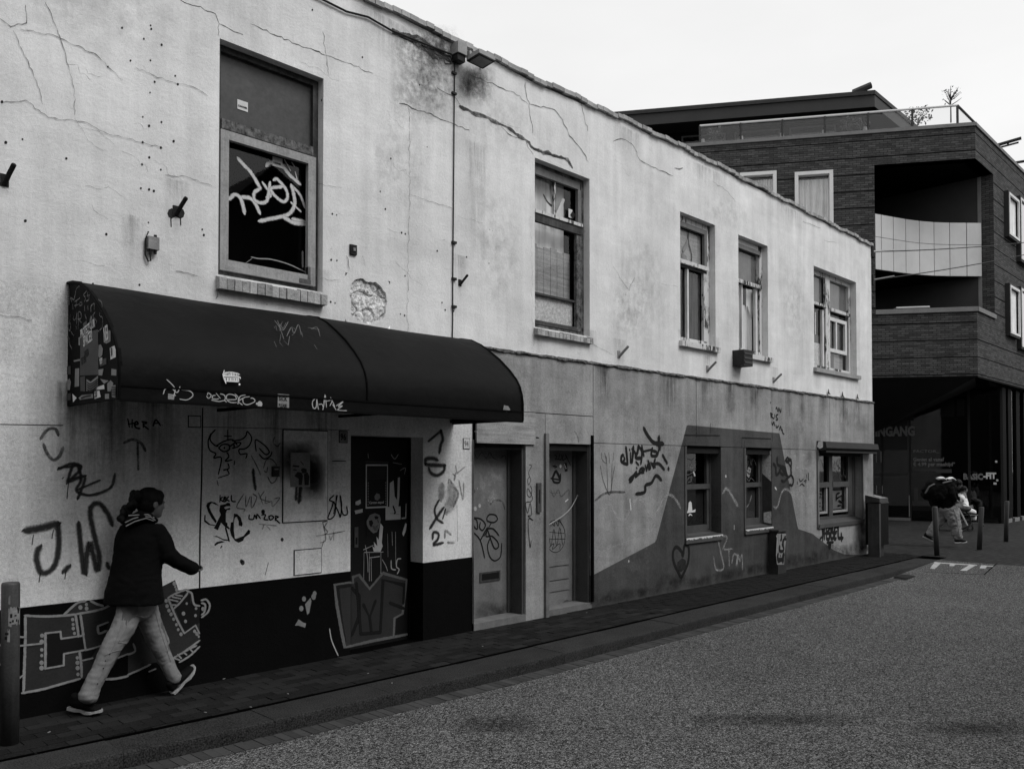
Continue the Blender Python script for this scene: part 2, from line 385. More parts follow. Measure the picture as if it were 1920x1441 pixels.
    def pieces(s, name, m, parent, **props):
        """marks that lie apart become parts of their own"""
        b = s.marks + [len(s.f)]; gr = []
        if b[0] > 0: b = [0] + b
        gap = SPLIT[name]
        for i, j in zip(b, b[1:]):
            if j <= i: continue
            vs = [Vector(s.v[q]) for f in s.f[i:j] for q in f]
            lo = Vector([min(p[k] for p in vs) - gap for k in range(3)]); hi = Vector([max(p[k] for p in vs) + gap for k in range(3)]); gr.append([lo, hi, list(range(i, j))])
        merged = gap > 0
        while merged:
            merged = False
            for x in range(len(gr)):
                for y in range(x + 1, len(gr)):
                    if all(gr[x][0][k] <= gr[y][1][k] and gr[y][0][k] <= gr[x][1][k] for k in range(3)):
                        gr[x] = [Vector([min(a, c) for a, c in zip(gr[x][0], gr[y][0])]), Vector([max(a, c) for a, c in zip(gr[x][1], gr[y][1])]), gr[x][2] + gr[y][2]]; gr.pop(y); merged = True; break
                if merged: break
        gr.sort(key=lambda q: -len(q[2])); first = None
        for q in gr:
            t = MB()
            for fi in q[2]: t.face([s.v[w] for w in s.f[fi]], s.uv[fi])
            o = t._build(name, m, parent, False, **(props if first is None else {})); first = first or o
        return first
    def _build(s, name, m, parent=None, smooth=False, **props):
        me = bpy.data.meshes.new(name); me.from_pydata(s.v, [], s.f)
        u = me.uv_layers.new(name='UVMap'); k = 0
        for f_uv in s.uv:
            for q in f_uv: u.data[k].uv = q; k += 1
        me.materials.append(MATS[m])
        if smooth:
            bm = bmesh.new(); bm.from_mesh(me); bmesh.ops.remove_doubles(bm, verts=bm.verts, dist=1e-5); bm.to_mesh(me); bm.free()
        if smooth: me.polygons.foreach_set('use_smooth', [True] * len(me.polygons))
        return link(name, me, parent, **props)
def link(name, me, parent=None, **props):
    o = bpy.data.objects.new(name, me); COL.objects.link(o)
    if parent:
        o.parent = parent
        if parent.type == 'EMPTY': o.matrix_parent_inverse = Matrix.Translation(-parent.location)
    for a, b in props.items(): o[a] = b
    return o
def thing(name, label, cat, loc=(0, 0, 0), group=None):
    o = bpy.data.objects.new(name, None); COL.objects.link(o); o.location = loc; o.empty_display_size = .2
    o['label'] = label; o['category'] = cat
    if group: o['group'] = group
    return o
def copy_thing(o, loc, rz=0, **props):
    c = o.copy(); COL.objects.link(c); c.location = loc; c.rotation_euler = (0, 0, rz)
    for a, b in props.items(): c[a] = b
    for ch in list(o.children):
        d = ch.copy(); COL.objects.link(d); d.parent = c
        for g in ch.children: e = g.copy(); COL.objects.link(e); e.parent = d
    return c
def text(s, o, u, v_, size, m, parent, name='lettering', ext=.0006, bold=0, sx=1.0):
    cu = bpy.data.curves.new('t', 'FONT'); cu.body = s; cu.size = size; cu.extrude = ext; cu.offset = bold; cu.resolution_u = 2
    ob = bpy.data.objects.new('t', cu); COL.objects.link(ob)
    me = bpy.data.meshes.new_from_object(ob.evaluated_get(bpy.context.evaluated_depsgraph_get())); bpy.data.objects.remove(ob)
    u = u.normalized(); v_ = v_.normalized(); n_ = u.cross(v_).normalized()
    mt = Matrix((u * sx, v_, n_)).transposed().to_4x4(); mt.translation = o + n_ * (ext + .0008)
    me.transform(mt); me.materials.clear(); me.materials.append(MATS[m]); me.name = name
    return link(name, me, parent)
def ztr(ox, oy, s):
    return lambda pts: [(ox + a / s, oy + b / s) for a, b in pts]
UX, UZ = Vector((1, 0, 0)), Vector((0, 0, 1))

def wall_sheet(mb, x0, x1, z0, z1, y, holes, dep, step=.6, top=None):
    xs = sorted(set([x0, x1] + [h[0] for h in holes] + [h[1] for h in holes])); xx = []
    for a, b in zip(xs, xs[1:]):
        n = max(1, int((b - a) / step)); xx += [a + (b - a) * i / n for i in range(n)]
    xx.append(x1); zs = sorted(set([z0, z1] + [h[2] for h in holes] + [h[3] for h in holes]))
    zs = [z for z in zs if z0 <= z <= z1]
    tz = lambda x, z: (top(x) if (top and z == z1) else z)
    for a, b in zip(xx, xx[1:]):
        for c, d in zip(zs, zs[1:]):
            mxx, mz = (a + b) / 2, (c + d) / 2
            if any(h[0] < mxx < h[1] and h[2] < mz < h[3] for h in holes): continue
            mb.face([(a, y, tz(a, c)), (b, y, tz(b, c)), (b, y, tz(b, d)), (a, y, tz(a, d))], [(a, c), (b, c), (b, d), (a, d)])
    for i, h in enumerate(holes):
        d = dep[i] if isinstance(dep, (list, tuple)) else dep
        a, b, c, e = h[:4]
        mb.face([(a, y, c), (a, y, e), (a, y + d, e), (a, y + d, c)]); mb.face([(b, y, c), (b, y + d, c), (b, y + d, e), (b, y, e)])
        mb.face([(a, y, e), (b, y, e), (b, y + d, e), (a, y + d, e)]); mb.face([(a, y, c), (a, y + d, c), (b, y + d, c), (b, y, c)])
# ================================================================ GROUND
GZ, RZ = -.08, -.18
def kerbline(x):
    P = [(-4, -1.06), (1, -1.16), (2, -1.23), (3, -1.31), (5.3, -1.42), (9, -1.42), (16.9, -1.42)]
    for (a, b), (c, d) in zip(P, P[1:]):
        if x <= c: return b + (d - b) * (x - a) / (c - a)
    return P[-1][1]
def slotline(x): return kerbline(x) + .44 - (.09 if x < 2 else .09 * max(0, (5.3 - x) / 3.3) if x < 5.3 else 0)
g = MB(); g.face([(-300, -300, -.6), (300, -300, -.6), (300, 300, -.6), (-300, 300, -.6)]); g.build('ground', 'asphalt', kind='structure')
g = MB(); g.face([(-60, -8.4, RZ), (14.4, -8.4, RZ), (14.4, 0, RZ), (-60, 0, RZ)])
g.face([(14.4, -8.4, RZ), (16.9, -8.4, GZ), (16.9, -1.30, GZ), (14.4, -1.30, RZ)])
road = g.build('road', 'asphalt', kind='structure')
g = MB(); X0 = 16.9
for a in ((16.902, 80, -8.4, -1.41, GZ), (17.45, 80, -1.41, 40, GZ)):
    g.face([(a[0], a[2], a[4]), (a[1], a[2], a[4]), (a[1], a[3], a[4]), (a[0], a[3], a[4])], [(a[0], a[2]), (a[1], a[2]), (a[1], a[3]), (a[0], a[3])])
plaza = g.build('plaza', 'plaza_paving', kind='structure')
g = MB(); g.face([(-60, -20, GZ), (80, -20, GZ), (80, -8.4, GZ), (-60, -8.4, GZ)], [(-60, -20), (80, -20), (80, -8.4), (-60, -8.4)]); g.face([(-60, -8.4, RZ), (80, -8.4, RZ), (80, -8.4, GZ), (-60, -8.4, GZ)])
g.build('opposite_pavement', 'plaza_paving', kind='structure')
# pavement: bedding sheet, pavers as pieces
g = MB()
for i in range(24):
    a, b = -4 + i * .9, -4 + (i + 1) * .9
    b = min(b, 17.45)
    if a >= 17.45: break
    ya, yb = slotline(a) + .012, slotline(b) + .012
    g.face([(a, ya, GZ - .012), (b, yb, GZ - .012), (b, .3, GZ - .012), (a, .3, GZ - .012)])
pave = g.build('pavement', 'drain_dark', kind='structure')
pav = []; cut = []
row = 0; y = -.006
while y > -1.02:
    x = 1.1 + (row % 2) * .1
    while x < 17.4:
        sl_ = slotline(x + .1) + .032
        if y - .098 > sl_: pav.append((x, y))
        elif y > sl_ + .025: cut.append((x, y, sl_))
        x += .205
    y -= .104; row += 1
pav.sort(key=lambda p: (p[0]) ** 2 + (p[1] + 6.6) ** 2)
b = MB(); b.box(0, .199, -.098, 0, -.03, 0); b.obox
pm = None
for i, (x, y) in enumerate(pav[:300]):
    if pm is None: o = b.build('paver', 'dark_paver', pave); pm = o.data
    else: o = link('paver', pm, pave)
    o.location = (x, y, GZ + random.uniform(-.002, .003)); o.rotation_euler = (random.uniform(-.012, .012), random.uniform(-.01, .01), random.uniform(-.01, .01))
g = MB()
for x, y in pav[300:]:
    dz = random.uniform(-.002, .003); g.box(x, x + .199, y - .098, y, GZ - .03, GZ + dz)
for x, y, q in cut: g.box(x, x + .199, q, y, GZ - .06, GZ + random.uniform(-.002, .003))
g.build('paver_field', 'dark_paver', pave, kind='stuff')
# kerb stones
kerb = thing('kerb', 'dark concrete kerb of long stones between pavement and road', 'kerb', (1, -1.2, RZ)); kerb['kind'] = 'structure'
x = -3.0
while x < 16.9:
    x1 = min(x + 1.0, 16.9); g = MB(); dz = random.uniform(-.003, .003)
    sec = lambda X: [Vector((X, slotline(X) - .028, GZ - .2)), Vector((X, slotline(X) - .028, GZ + dz)), Vector((X, kerbline(X) + .02, GZ + dz)), Vector((X, kerbline(X) + .005, GZ - .006 + dz)), Vector((X, kerbline(X), GZ - .022)), Vector((X, kerbline(X) - .015, RZ - .1))]
    A, B_ = sec(x + .0015), sec(x1 - .0015)
    for i in range(len(A) - 1): g.face([A[i], B_[i], B_[i + 1], A[i + 1]])
    g.face(list(reversed(A))); g.face(B_)
    g.build('kerb_stone', 'kerb_concrete', kerb); x = x1
g = MB(); x = -3
while x < 16.9:
    a, b2 = x, min(x + .5, 16.9)
    g.face([(a, slotline(a) - .03, GZ - .08), (b2, slotline(b2) - .03, GZ - .08), (b2, slotline(b2) + .03, GZ - .08), (a, slotline(a) + .03, GZ - .08)]); x = b2
x = -3
while x < 16.9:
    a, b2 = x, min(x + .5, 16.9)
    for o1, o2, zz in ((-.028, .026, -.012),): g.face([(a, slotline(a) + o1, GZ + zz), (b2, slotline(b2) + o1, GZ + zz), (b2, slotline(b2) + o2, GZ + zz), (a, slotline(a) + o2, GZ + zz)]); g.face([(a, slotline(a) + o2, GZ + zz), (b2, slotline(b2) + o2, GZ + zz), (b2, slotline(b2) + o2, GZ - .001), (a, slotline(a) + o2, GZ - .001)])
    x = b2
g.build('drain_channel', 'drain_dark', kerb)
gut = thing('gutter', 'row of dark clinker bricks along the foot of the kerb', 'gutter', (1, -1.5, RZ)); gut['kind'] = 'structure'
b = MB(); b.box(0, .066, -.17, 0, -.04, .004); gm = None; x = 1.2
while x < 14.3:
    if gm is None: o = b.build('gutter_brick', 'gutter_brick', gut); gm = o.data; o.matrix_parent_inverse = Matrix.Translation(-gut.location)
    else: o = link('gutter_brick', gm, gut)
    o.location = (x, kerbline(x) - .018, RZ + random.uniform(-.001, .003)); o.rotation_euler[2] = random.uniform(-.02, .02); x += .071
# white blocks painted on the ramp of the raised crossing
rn = Vector((16.9 - 14.4, 0, .1)).cross(Vector((0, 1, 0))).normalized()
RAMP = lambda px, py, off=0.0: onplane(px, py, Vector((14.4, 0, RZ)) + rn * off, rn)
Q = ztr(1700, 860, 6.55); g = MB()
for pl in ([(345, 1262), (430, 1270), (345, 1348), (285, 1343)], [(430, 1270), (865, 1298), (860, 1308), (425, 1282)], [(530, 1285), (605, 1292), (575, 1315), (525, 1312)],
           [(770, 1300), (850, 1303), (735, 1372), (655, 1368)], [(915, 1303), (1065, 1312), (1060, 1322), (985, 1318), (965, 1345), (895, 1340)]):
    g.poly(Q(pl), RAMP, .004)
g.build('road_marking', 'road_white', road, label='worn white hump blocks painted on the ramp')
g = MB(); g.stroke(Q([(1110, 1280), (955, 1415)]), .03, RAMP, False)
g.stroke(Q([(200, 1385), (620, 1405), (955, 1420)]), .04, RAMP, False)
g.build('joint_line', 'drain_dark', road)
RD = PZ(RZ)
g = MB(); g.decal(840, 1338, 1015, 1376, RD, .003); g.decal(1270, 1335, 1640, 1362, RD, .003); g.decal(1700, 1350, 1960, 1380, RD, .003); g.build('oil_stain', 'oil', road)
SZ_ = PZ(GZ)
g = MB(); Q = ztr(600, 1000, 1.4545)
for a, b2 in [(160, 1318), (92, 1372), (60, 1436), (325, 1385), (385, 1335), (470, 1325), (290, 1405), (540, 1300), (420, 1272), (690, 1262), (905, 1211), (1005, 1160), (1100, 1148), (1250, 1110), (1490, 1058), (1508, 1052), (1780, 1035), (560, 1228), (735, 1280), (1160, 1125)]:
    P = (SZ_ if b2 < 1330 and a > 100 or b2 < 1380 else RD); c = P(a, b2, .006); r = random.uniform(.005, .010); an = random.uniform(0, 3.1)
    u = Vector((math.cos(an), math.sin(an), 0)); n_ = Vector((-u.y, u.x, 0)); g.obox(c, u, n_, -r * 1.6, r * 1.6, -r * .6, r * .6, 0, .004)
o = g.build('litter', 'paper_grey', kind='stuff'); o['label'] = 'scattered white scraps and cigarette ends on pavement'
tp = thing('crushed_paper', 'dark flattened piece of rubbish with a white edge in the far gutter', 'litter', tuple(RD(1695, 1078)))
g = MB(); g.poly([(1676, 1080), (1700, 1073), (1718, 1080), (1700, 1084)], RD, .02); g.poly([(1676, 1080), (1700, 1084), (1698, 1087), (1676, 1083)], RD, .008); g.build('rubbish', 'cable_black', tp)
g = MB(); g.poly([(1708, 1074), (1728, 1075), (1726, 1077), (1708, 1076)], RD, .022); g.build('white_edge', 'paper_white', tp)

# ================================================================ THE WHITE HOUSE
house = thing('house', 'long two-storey white plastered house with cracked walls and boarded windows', 'house', (10, 0, GZ))
RT = [(-6, 6.22), (4.77, 6.27), (7.1, 6.29), (8.83, 6.34), (10.2, 6.36), (12.2, 6.34), (14.2, 6.32), (17.5, 6.29)]
def rooftop(x):
    for (a, b), (c, d) in zip(RT, RT[1:]):
        if x <= c: return b + (d - b) * (x - a) / (c - a) + .012 * math.sin(x * 5.1) + .008 * math.sin(x * 13)
    return RT[-1][1]
UPW = dict(a=(3.19, 4.21, 3.33, 5.34), b=(7.12, 8.15, 3.36, 5.38), c=(10.24, 11.22, 3.53, 5.43), d=(11.93, 12.92, 3.53, 5.43), e=(14.70, 16.66, 3.52, 5.41))
HOLE = (4.46, 4.99, 3.08, 3.56)
g = MB(); wall_sheet(g, -6, 17.45, 3.02, 6.25, 0, [UPW[k] for k in 'abcde'] + [HOLE], [.12] * 5 + [0.0], top=rooftop)
# end wall and roof
g.face([(17.45, 0, -.2), (17.45, 9, -.2), (17.45, 9, 6.28), (17.45, 0, rooftop(17.45))])
# plaster round the broken patch
cx, cz = (HOLE[0] + HOLE[1]) / 2, (HOLE[2] + HOLE[3]) / 2; nn = 48; inner = []; outer = []
for i in range(nn):
    a = 2 * math.pi * i / nn; dx, dz = math.cos(a), math.sin(a); m_ = max(abs(dx) / .265, abs(dz) / .24); outer.append((cx + dx / m_, cz + dz / m_))
    r = .92 + .04 * math.sin(3 * a + 1) + .03 * math.sin(7 * a) + random.uniform(-.04, .03); se = (abs(dx) ** 3 + abs(dz) ** 3) ** (-1 / 3)
    inner.append((cx + dx * se * .235 * r, cz + dz * se * .225 * r))
for i in range(nn):
    j = (i + 1) % nn
    g.face([(outer[i][0], 0, outer[i][1]), (outer[j][0], 0, outer[j][1]), (inner[j][0], 0, inner[j][1]), (inner[i][0], 0, inner[i][1])])
    g.face([(inner[i][0], 0, inner[i][1]), (inner[j][0], 0, inner[j][1]), (inner[j][0], .045, inner[j][1]), (inner[i][0], .045, inner[i][1])])
upw = g.build('wall', 'white_plaster', house, label='white cracked upper plaster wall')
g = MB(); N = 44
def rub(i, k):
    x = HOLE[0] + (HOLE[1] - HOLE[0]) * i / N; z = HOLE[2] + (HOLE[3] - HOLE[2]) * k / N
    n_ = noise.noise(Vector((x * 9, 0, z * 9))) * .010 + noise.noise(Vector((x * 28, 3, z * 28))) * .010 + (-.018 if abs(math.sin(z * 40)) < .15 else 0) * 0
    cr = abs(noise.noise(Vector((x * 5 + 9, 1, z * 5)))); n_ -= .03 * max(0, 1 - cr * 22)
    return (x, .026 - n_, z)
for i in range(N):
    for k in range(N): g.face([rub(i, k), rub(i + 1, k), rub(i + 1, k + 1), rub(i, k + 1)])
g.build('exposed_masonry', 'exposed_rubble', house, smooth=False, label='broken patch where rubble shows through plaster')
# lower left plaster and dado (with the doorway of number 96)
D96 = (4.53, 5.42, GZ - .02, 2.01)
g = MB(); wall_sheet(g, -6, 6.11, .70, 3.02, 0, [(4.53, 5.42, .70, 2.01)], 0)
g.face([(5.42, 0, .715), (5.42, .26, .715), (5.42, .26, 2.01), (5.42, 0, 2.01)]); g.face([(4.53, 0, 2.01), (5.42, 0, 2.01), (5.42, .26, 2.01), (4.53, .26, 2.01)]); g.face([(4.53, 0, .71), (4.53, .26, .71), (4.53, .26, 2.01), (4.53, 0, 2.01)])
lw = g.build('wall', 'lower_plaster', house, label='stained lower plaster wall under the awning')
g = MB(); g.face([(-6, -.003, GZ - .03), (4.53, -.003, GZ - .03), (4.53, -.003, .712), (-6, -.003, .70)]); g.face([(5.42, -.003, GZ - .03), (6.11, -.003, GZ - .03), (6.11, -.003, .722), (5.42, -.003, .715)])
g.face([(5.42, -.003, GZ - .03), (5.42, .26, GZ - .03), (5.42, .26, .715), (5.42, -.003, .715)]); g.face([(4.53, -.003, GZ - .03), (4.53, .26, GZ - .03), (4.53, .26, .712), (4.53, -.003, .712)])
g.face([(6.11, -.003, -.1), (6.11, .03, -.1), (6.11, .03, .722), (6.11, -.003, .722)])
dado = g.build('dado', 'black_dado', house, label='black painted band at the foot of the wall')
# lower right: grey rendered front with door and window openings
DW = [(6.11, 6.93, GZ - .02, 1.96), (7.28, 8.14, GZ - .02, 1.98), (10.31, 11.31, .68, 2.0), (12.04, 12.955, .71, 2.0), (14.73, 16.82, .64, 2.0)]
g = MB(); wall_sheet(g, 6.11, 17.38, GZ - .03, 2.0, -.03, [(a, b, c, (2.0 if d > 1.9 else d)) for a, b, c, d in DW], [.26, .28, .22, .22, .20])
g.face([(17.38, -.03, GZ - .03), (17.38, .2, GZ - .03), (17.38, .2, 2.0), (17.38, -.03, 2.0)])
rend = g.build('wall', 'grey_render', house, label='grey rendered lower front with a dark painted shape')
g = MB(); g.face([(6.11, .004, 1.9), (17.44, .004, 1.9), (17.44, .004, 3.03), (6.11, .004, 3.03)]); g.build('backing', 'joint_dark', house)
def panel(x0, x1, z0, z1, y0=-.032, y1=.0, m='grey_render', lab=None):
    g = MB(); g.box(x0, x1, y0, y1, z0, z1); o = g.build('cladding_panel', m, house)
    if lab: o['label'] = lab
    return o
panel(6.13, 7.14, 2.345, 3.0); panel(7.14, 8.17, 2.345, 3.0); panel(7.27, 8.17, 1.985, 2.335, lab='short panel with a ragged lower edge above the door'); panel(7.085, 7.262, 1.99, 2.335)
panel(8.18, 10.60, 2.008, 3.0); panel(10.612, 12.97, 2.008, 3.0); panel(12.982, 15.27, 2.008, 3.0); panel(15.28, 17.44, 2.008, 3.0)
for a, b2, z1 in ((10.30, 11.36, 2.13), (12.03, 13.0, 2.12)):
    g = MB(); g.box(a, b2, -.036, -.0325, 2.012, z1); g.build('patch_plate', 'grey_render', house)
# broken ledge that caps the render
g = MB(); x = 6.11; prev = None
while x < 17.46:
    j = noise.noise(Vector((x * 2.3, 0, 5))) * .018 + random.uniform(-.006, .006); j2 = noise.noise(Vector((x * 3.1, 4, 5))) * .02 + random.uniform(-.008, .008); dp = .052 + noise.noise(Vector((x * 4, 8, 1))) * .02
    s_ = [Vector((x, 0.0, 3.045 + j)), Vector((x, -dp, 3.03 + j)), Vector((x, -dp - .004, 3.008 + j2)), Vector((x, -.01, 2.998))]
    if prev:
        for i in range(3): g.face([prev[i], s_[i], s_[i + 1], prev[i + 1]])
    prev = s_; x += .045
g.build('ledge', 'peeled_wood', house, label='cracked projecting ledge between the storeys')
g = MB()
for px, py in ((1555, 738), (1581, 743), (1609, 747)):
    c = CLAD(px, py); g.solidpoly([c + Vector((-.05, 0, 0)), c + Vector((-.02, 0, .09)), c + Vector((.0, 0, .03)), c + Vector((.06, 0, -.01))], Vector((0, .01, 0)))
g.build('torn_felt', 'cable_black', house)
# coping bricks along the roof edge
b = MB(); b.box(0, .106, -.045, .2, 0, .052)
cm = None; x = 4.0; i = 0
while x < 17.45 and i < 124:
    if cm is None: o = b.build('coping_brick', 'coping', house); cm = o.data; o.matrix_parent_inverse = Matrix.Translation(-house.location)
    else: o = link('coping_brick', cm, house)
    o.location = (x, random.uniform(-.006, .004), rooftop(x) + random.uniform(-.003, .006)); o.rotation_euler = (random.uniform(-.03, .03), random.uniform(-.03, .03), random.uniform(-.04, .04)); x += .1095; i += 1
g = MB(); x = -6
while x < 17.4: g.box(x, x + .3, .02, .22, rooftop(x) - .25, rooftop(x + .15) + .01); x += .3
g.face([(-6, .2, 6.0), (17.45, .2, 6.0), (17.45, 9, 6.0), (-6, 9, 6.0)]); g.build('roof', 'coping', house)

# ---- windows
def win(key, x0, x1, z0, z1, dep, fm, fw=.06, label=None, bars=(), back=None, backd=.09, pm='pane', panes=None, y0=0.0):
    """frame member boxes, glass, something behind the glass"""
    y = y0 + dep; g = MB()
    g.box(x0, x0 + fw, y - .02, y + .05, z0, z1); g.box(x1 - fw, x1, y - .02, y + .05, z0, z1)
    g.box(x0 + fw, x1 - fw, y - .02, y + .05, z1 - fw, z1); g.box(x0 + fw, x1 - fw, y - .02, y + .05, z0, z0 + fw)
    f = g.build('window', fm, house)
    if label: f['label'] = label
    for (a, b2, c, d, yy, m_, nm) in bars:
        g = MB(); g.box(a, b2, y + yy, y + yy + .045, c, d); g.build(nm, m_, f)
    for (a, b2, c, d) in (panes or [(x0 + fw, x1 - fw, z0 + fw, z1 - fw)]):
        g = MB(); g.face([(a, y + .035, c), (b2, y + .035, c), (b2, y + .035, d), (a, y + .035, d)]); g.build('pane', pm, f)
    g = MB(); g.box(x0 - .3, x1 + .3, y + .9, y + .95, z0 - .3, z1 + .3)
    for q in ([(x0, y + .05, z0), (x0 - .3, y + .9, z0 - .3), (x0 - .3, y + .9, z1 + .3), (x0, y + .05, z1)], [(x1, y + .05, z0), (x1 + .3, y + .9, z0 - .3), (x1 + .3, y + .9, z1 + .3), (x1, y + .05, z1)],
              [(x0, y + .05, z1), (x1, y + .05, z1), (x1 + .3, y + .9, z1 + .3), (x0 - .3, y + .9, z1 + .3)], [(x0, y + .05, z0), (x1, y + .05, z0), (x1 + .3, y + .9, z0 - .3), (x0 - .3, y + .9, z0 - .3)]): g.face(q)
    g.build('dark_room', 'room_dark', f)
    for (a, b2, c, d, dd, m_, nm) in (back or ()):
        g = MB(); g.box(a, b2, y + dd, y + dd + .01, c, d); g.build(nm, m_, f)
    return f
def curtain(f, x0, x1, z0, z1, y, m='curtain', amp=.02, fr=40, cut=None):
    g = MB(); n = 26
    for i in range(n):
        a, b2 = x0 + (x1 - x0) * i / n, x0 + (x1 - x0) * (i + 1) / n; ya, yb = y + amp * math.sin(a * fr), y + amp * math.sin(b2 * fr)
        c1 = cut(a) if cut else z0; c2 = cut(b2) if cut else z0
        g.face([(a, ya, c1), (b2, yb, c2), (b2, yb, z1), (a, ya, z1)])
    return g.build('curtain', m, f, smooth=True)
def sill(f, x0, x1, z, h, m, proj=.07, brick=False):
    if brick:
        n = int((x1 - x0) / .066); w_ = (x1 - x0) / n; me = None
        for i in range(n):
            g = MB(); dz = random.uniform(-.008, .004); dy = random.uniform(-.008, .006); a = x0 + i * w_
            q = [Vector((a, -proj + dy, z - h)), Vector((a, .1, z - h)), Vector((a, .1, z + .012 + dz)), Vector((a, -proj + dy, z - .03 + dz))]
            g.solidpoly(q, Vector((w_ - .006, 0, 0))); g.build('sill_brick', 'brick_pale', f)
        g = MB(); g.box(x0 + .005, x1 - .005, -proj + .015, .1, z - h + .006, z - .036); g.build('sill_mortar', m, f)
    else:
        g = MB(); q = [Vector((x0, -proj, z - h)), Vector((x0, .1, z - h)), Vector((x0, .1, z + .015)), Vector((x0, -proj, z))]; g.solidpoly(q, Vector((x1 - x0, 0, 0))); g.build('sill', m, f)
def sticker(f, px, py, w_, h_, P, s=None, m='paper_white', ts=.02):
    c = P(px, py, .003); g = MB(); g.box(c.x, c.x + w_, c.y - .001, c.y, c.z - h_, c.z)
    o = g.build('sticker', m, f)
    if s: text(s, Vector((c.x + .006, c.y - .001, c.z - h_ * .72)), UX, UZ, ts, 'ink_black', f, bold=.0008, sx=.8)
    return o
# W1: big window over the awning
a = UPW['a']
f = win('a', *a, .11, 'dark_wood', .055, 'large upper window with a pale lower sash and sprayed glass above the awning',
        bars=[(3.25, 4.15, 4.615, 4.70, -.035, 'peeled_wood', 'transom'), (3.235, 3.31, 3.39, 4.60, -.05, 'light_wood', 'sash'), (4.09, 4.17, 3.39, 4.60, -.05, 'light_wood', 'sash'),
              (3.31, 4.09, 4.525, 4.60, -.05, 'light_wood', 'sash'), (3.31, 4.09, 3.39, 3.485, -.05, 'light_wood', 'sash'), (4.0, 4.12, 3.40, 3.44, -.055, 'steel_galv', 'corner_bracket'), (4.09, 4.115, 3.44, 3.56, -.055, 'steel_galv', 'corner_bracket')],
        panes=[(3.31, 4.09, 3.485, 4.525)], back=[(3.24, 4.16, 4.70, 5.3, .02, 'film_grey', 'film')])
sill(f, 3.17, 4.22, 3.33, .13, 'brick_pale', .07, True)
GP = PY(.144); sticker(f, 445, 186, .10, .085, PY(.129), 'CAROUSEL', ts=.022); sticker(f, 511, 293, .10, .085, GP, 'CAROUSEL', ts=.02)
Q = ztr(400, 230, 4.004); g = MB()
for st, w_ in (([(185, 268), (230, 320), (280, 370), (345, 480), (350, 495)], .045), ([(120, 575), (160, 540), (205, 570), (235, 680)], .045), ([(215, 560), (270, 565), (310, 600), (350, 680)], .045), ([(350, 495), (305, 530), (320, 590), (400, 590), (425, 450)], .04),
               ([(370, 450), (430, 540), (400, 560)], .035), ([(455, 430), (480, 425), (545, 500), (555, 570), (510, 590), (430, 500), (520, 480)], .04), ([(345, 740), (460, 715), (560, 690), (610, 620), (600, 520), (585, 470)], .045), ([(585, 600), (655, 665)], .035),
               ([(585, 470), (650, 540), (690, 640)], .035), ([(530, 710), (600, 750), (690, 760)], .05), ([(600, 725), (690, 745)], .06), ([(400, 325), (430, 300), (520, 330), (570, 390), (650, 460)], .045), ([(535, 280), (580, 360)], .02), ([(615, 370), (635, 450)], .02), ([(590, 300), (610, 330)], .02)):
    g.stroke(Q(st), w_, GP)
g.build('graffiti', 'spray_white', f, label='white sprayed tag across the glass')
g = MB(); g.stroke(Q([(285, 1008), (340, 1020), (430, 1025), (560, 1060), (690, 1120)]), .012, PY(.16)); g.stroke(Q([(205, 1080), (290, 1020)]), .006, PY(.16)); g.stroke(Q([(670, 970), (672, 1080)]), .03, PY(.16)); g.build('hanging_strip', 'pen_light', f)
# W2
a = UPW['b']
f = win('b', *a, .12, 'peeled_wood', .055, 'tall upper window with folded paper and knotty boards behind the glass',
        bars=[(7.18, 8.09, 4.76, 4.80, -.06, 'peeling_paint', 'transom'), (7.18, 8.09, 4.66, 4.76, -.045, 'dark_wood', 'transom'), (7.18, 8.07, 5.24, 5.33, -.03, 'mid_paint', 'sash'), (8.03, 8.09, 4.8, 5.24, -.03, 'mid_paint', 'sash'),
              (7.60, 7.625, 4.80, 5.24, -.005, 'peeling_paint', 'muntin'), (8.0, 8.09, 3.42, 4.66, -.03, 'peeled_wood', 'sash'), (7.18, 8.0, 3.42, 3.47, -.03, 'dark_wood', 'sash'), (7.18, 8.0, 3.79, 3.815, .0, 'dark_wood', 'rail')],
        back=[(7.18, 8.0, 3.45, 3.80, .045, 'chipboard', 'chipboard')], pm='pane_clear')
for i in range(7): g = MB(); g.box(7.14 + i * .124, 7.14 + i * .124 + .118, .21, .225, 3.8, 4.42 + .02 * math.sin(i * 2.1)); g.build('board', 'board_wood', f)
curtain(f, 7.14, 7.94, 4.40, 5.3, .27, 'curtain', .012, 22)
g = MB()
for q in ([(7.2, 4.8), (7.33, 4.8), (7.2, 5.08)], [(7.68, 4.8), (7.76, 4.8), (7.9, 5.1), (7.86, 5.12)]): g.solidpoly([Vector((x_, .2, z_)) for x_, z_ in q], Vector((0, .006, 0)))
g.build('folded_paper', 'paper_white', f)
g = MB(); g.stroke([(1019, 365), (1026, 378), (1036, 388)], .03, PY(.17)); g.build('crack', 'marker_black', f)
sill(f, 7.10, 8.16, 3.36, .10, 'peeled_wood', .06, True)
sk = sticker(f, 1066, 391, .075, .11, PY(.13)); g = MB(); g.poly([(1074, 395), (1079, 403), (1074, 411), (1069, 403)], PY(.126), .004); g.build('printed_diamond', 'ink_black', f)
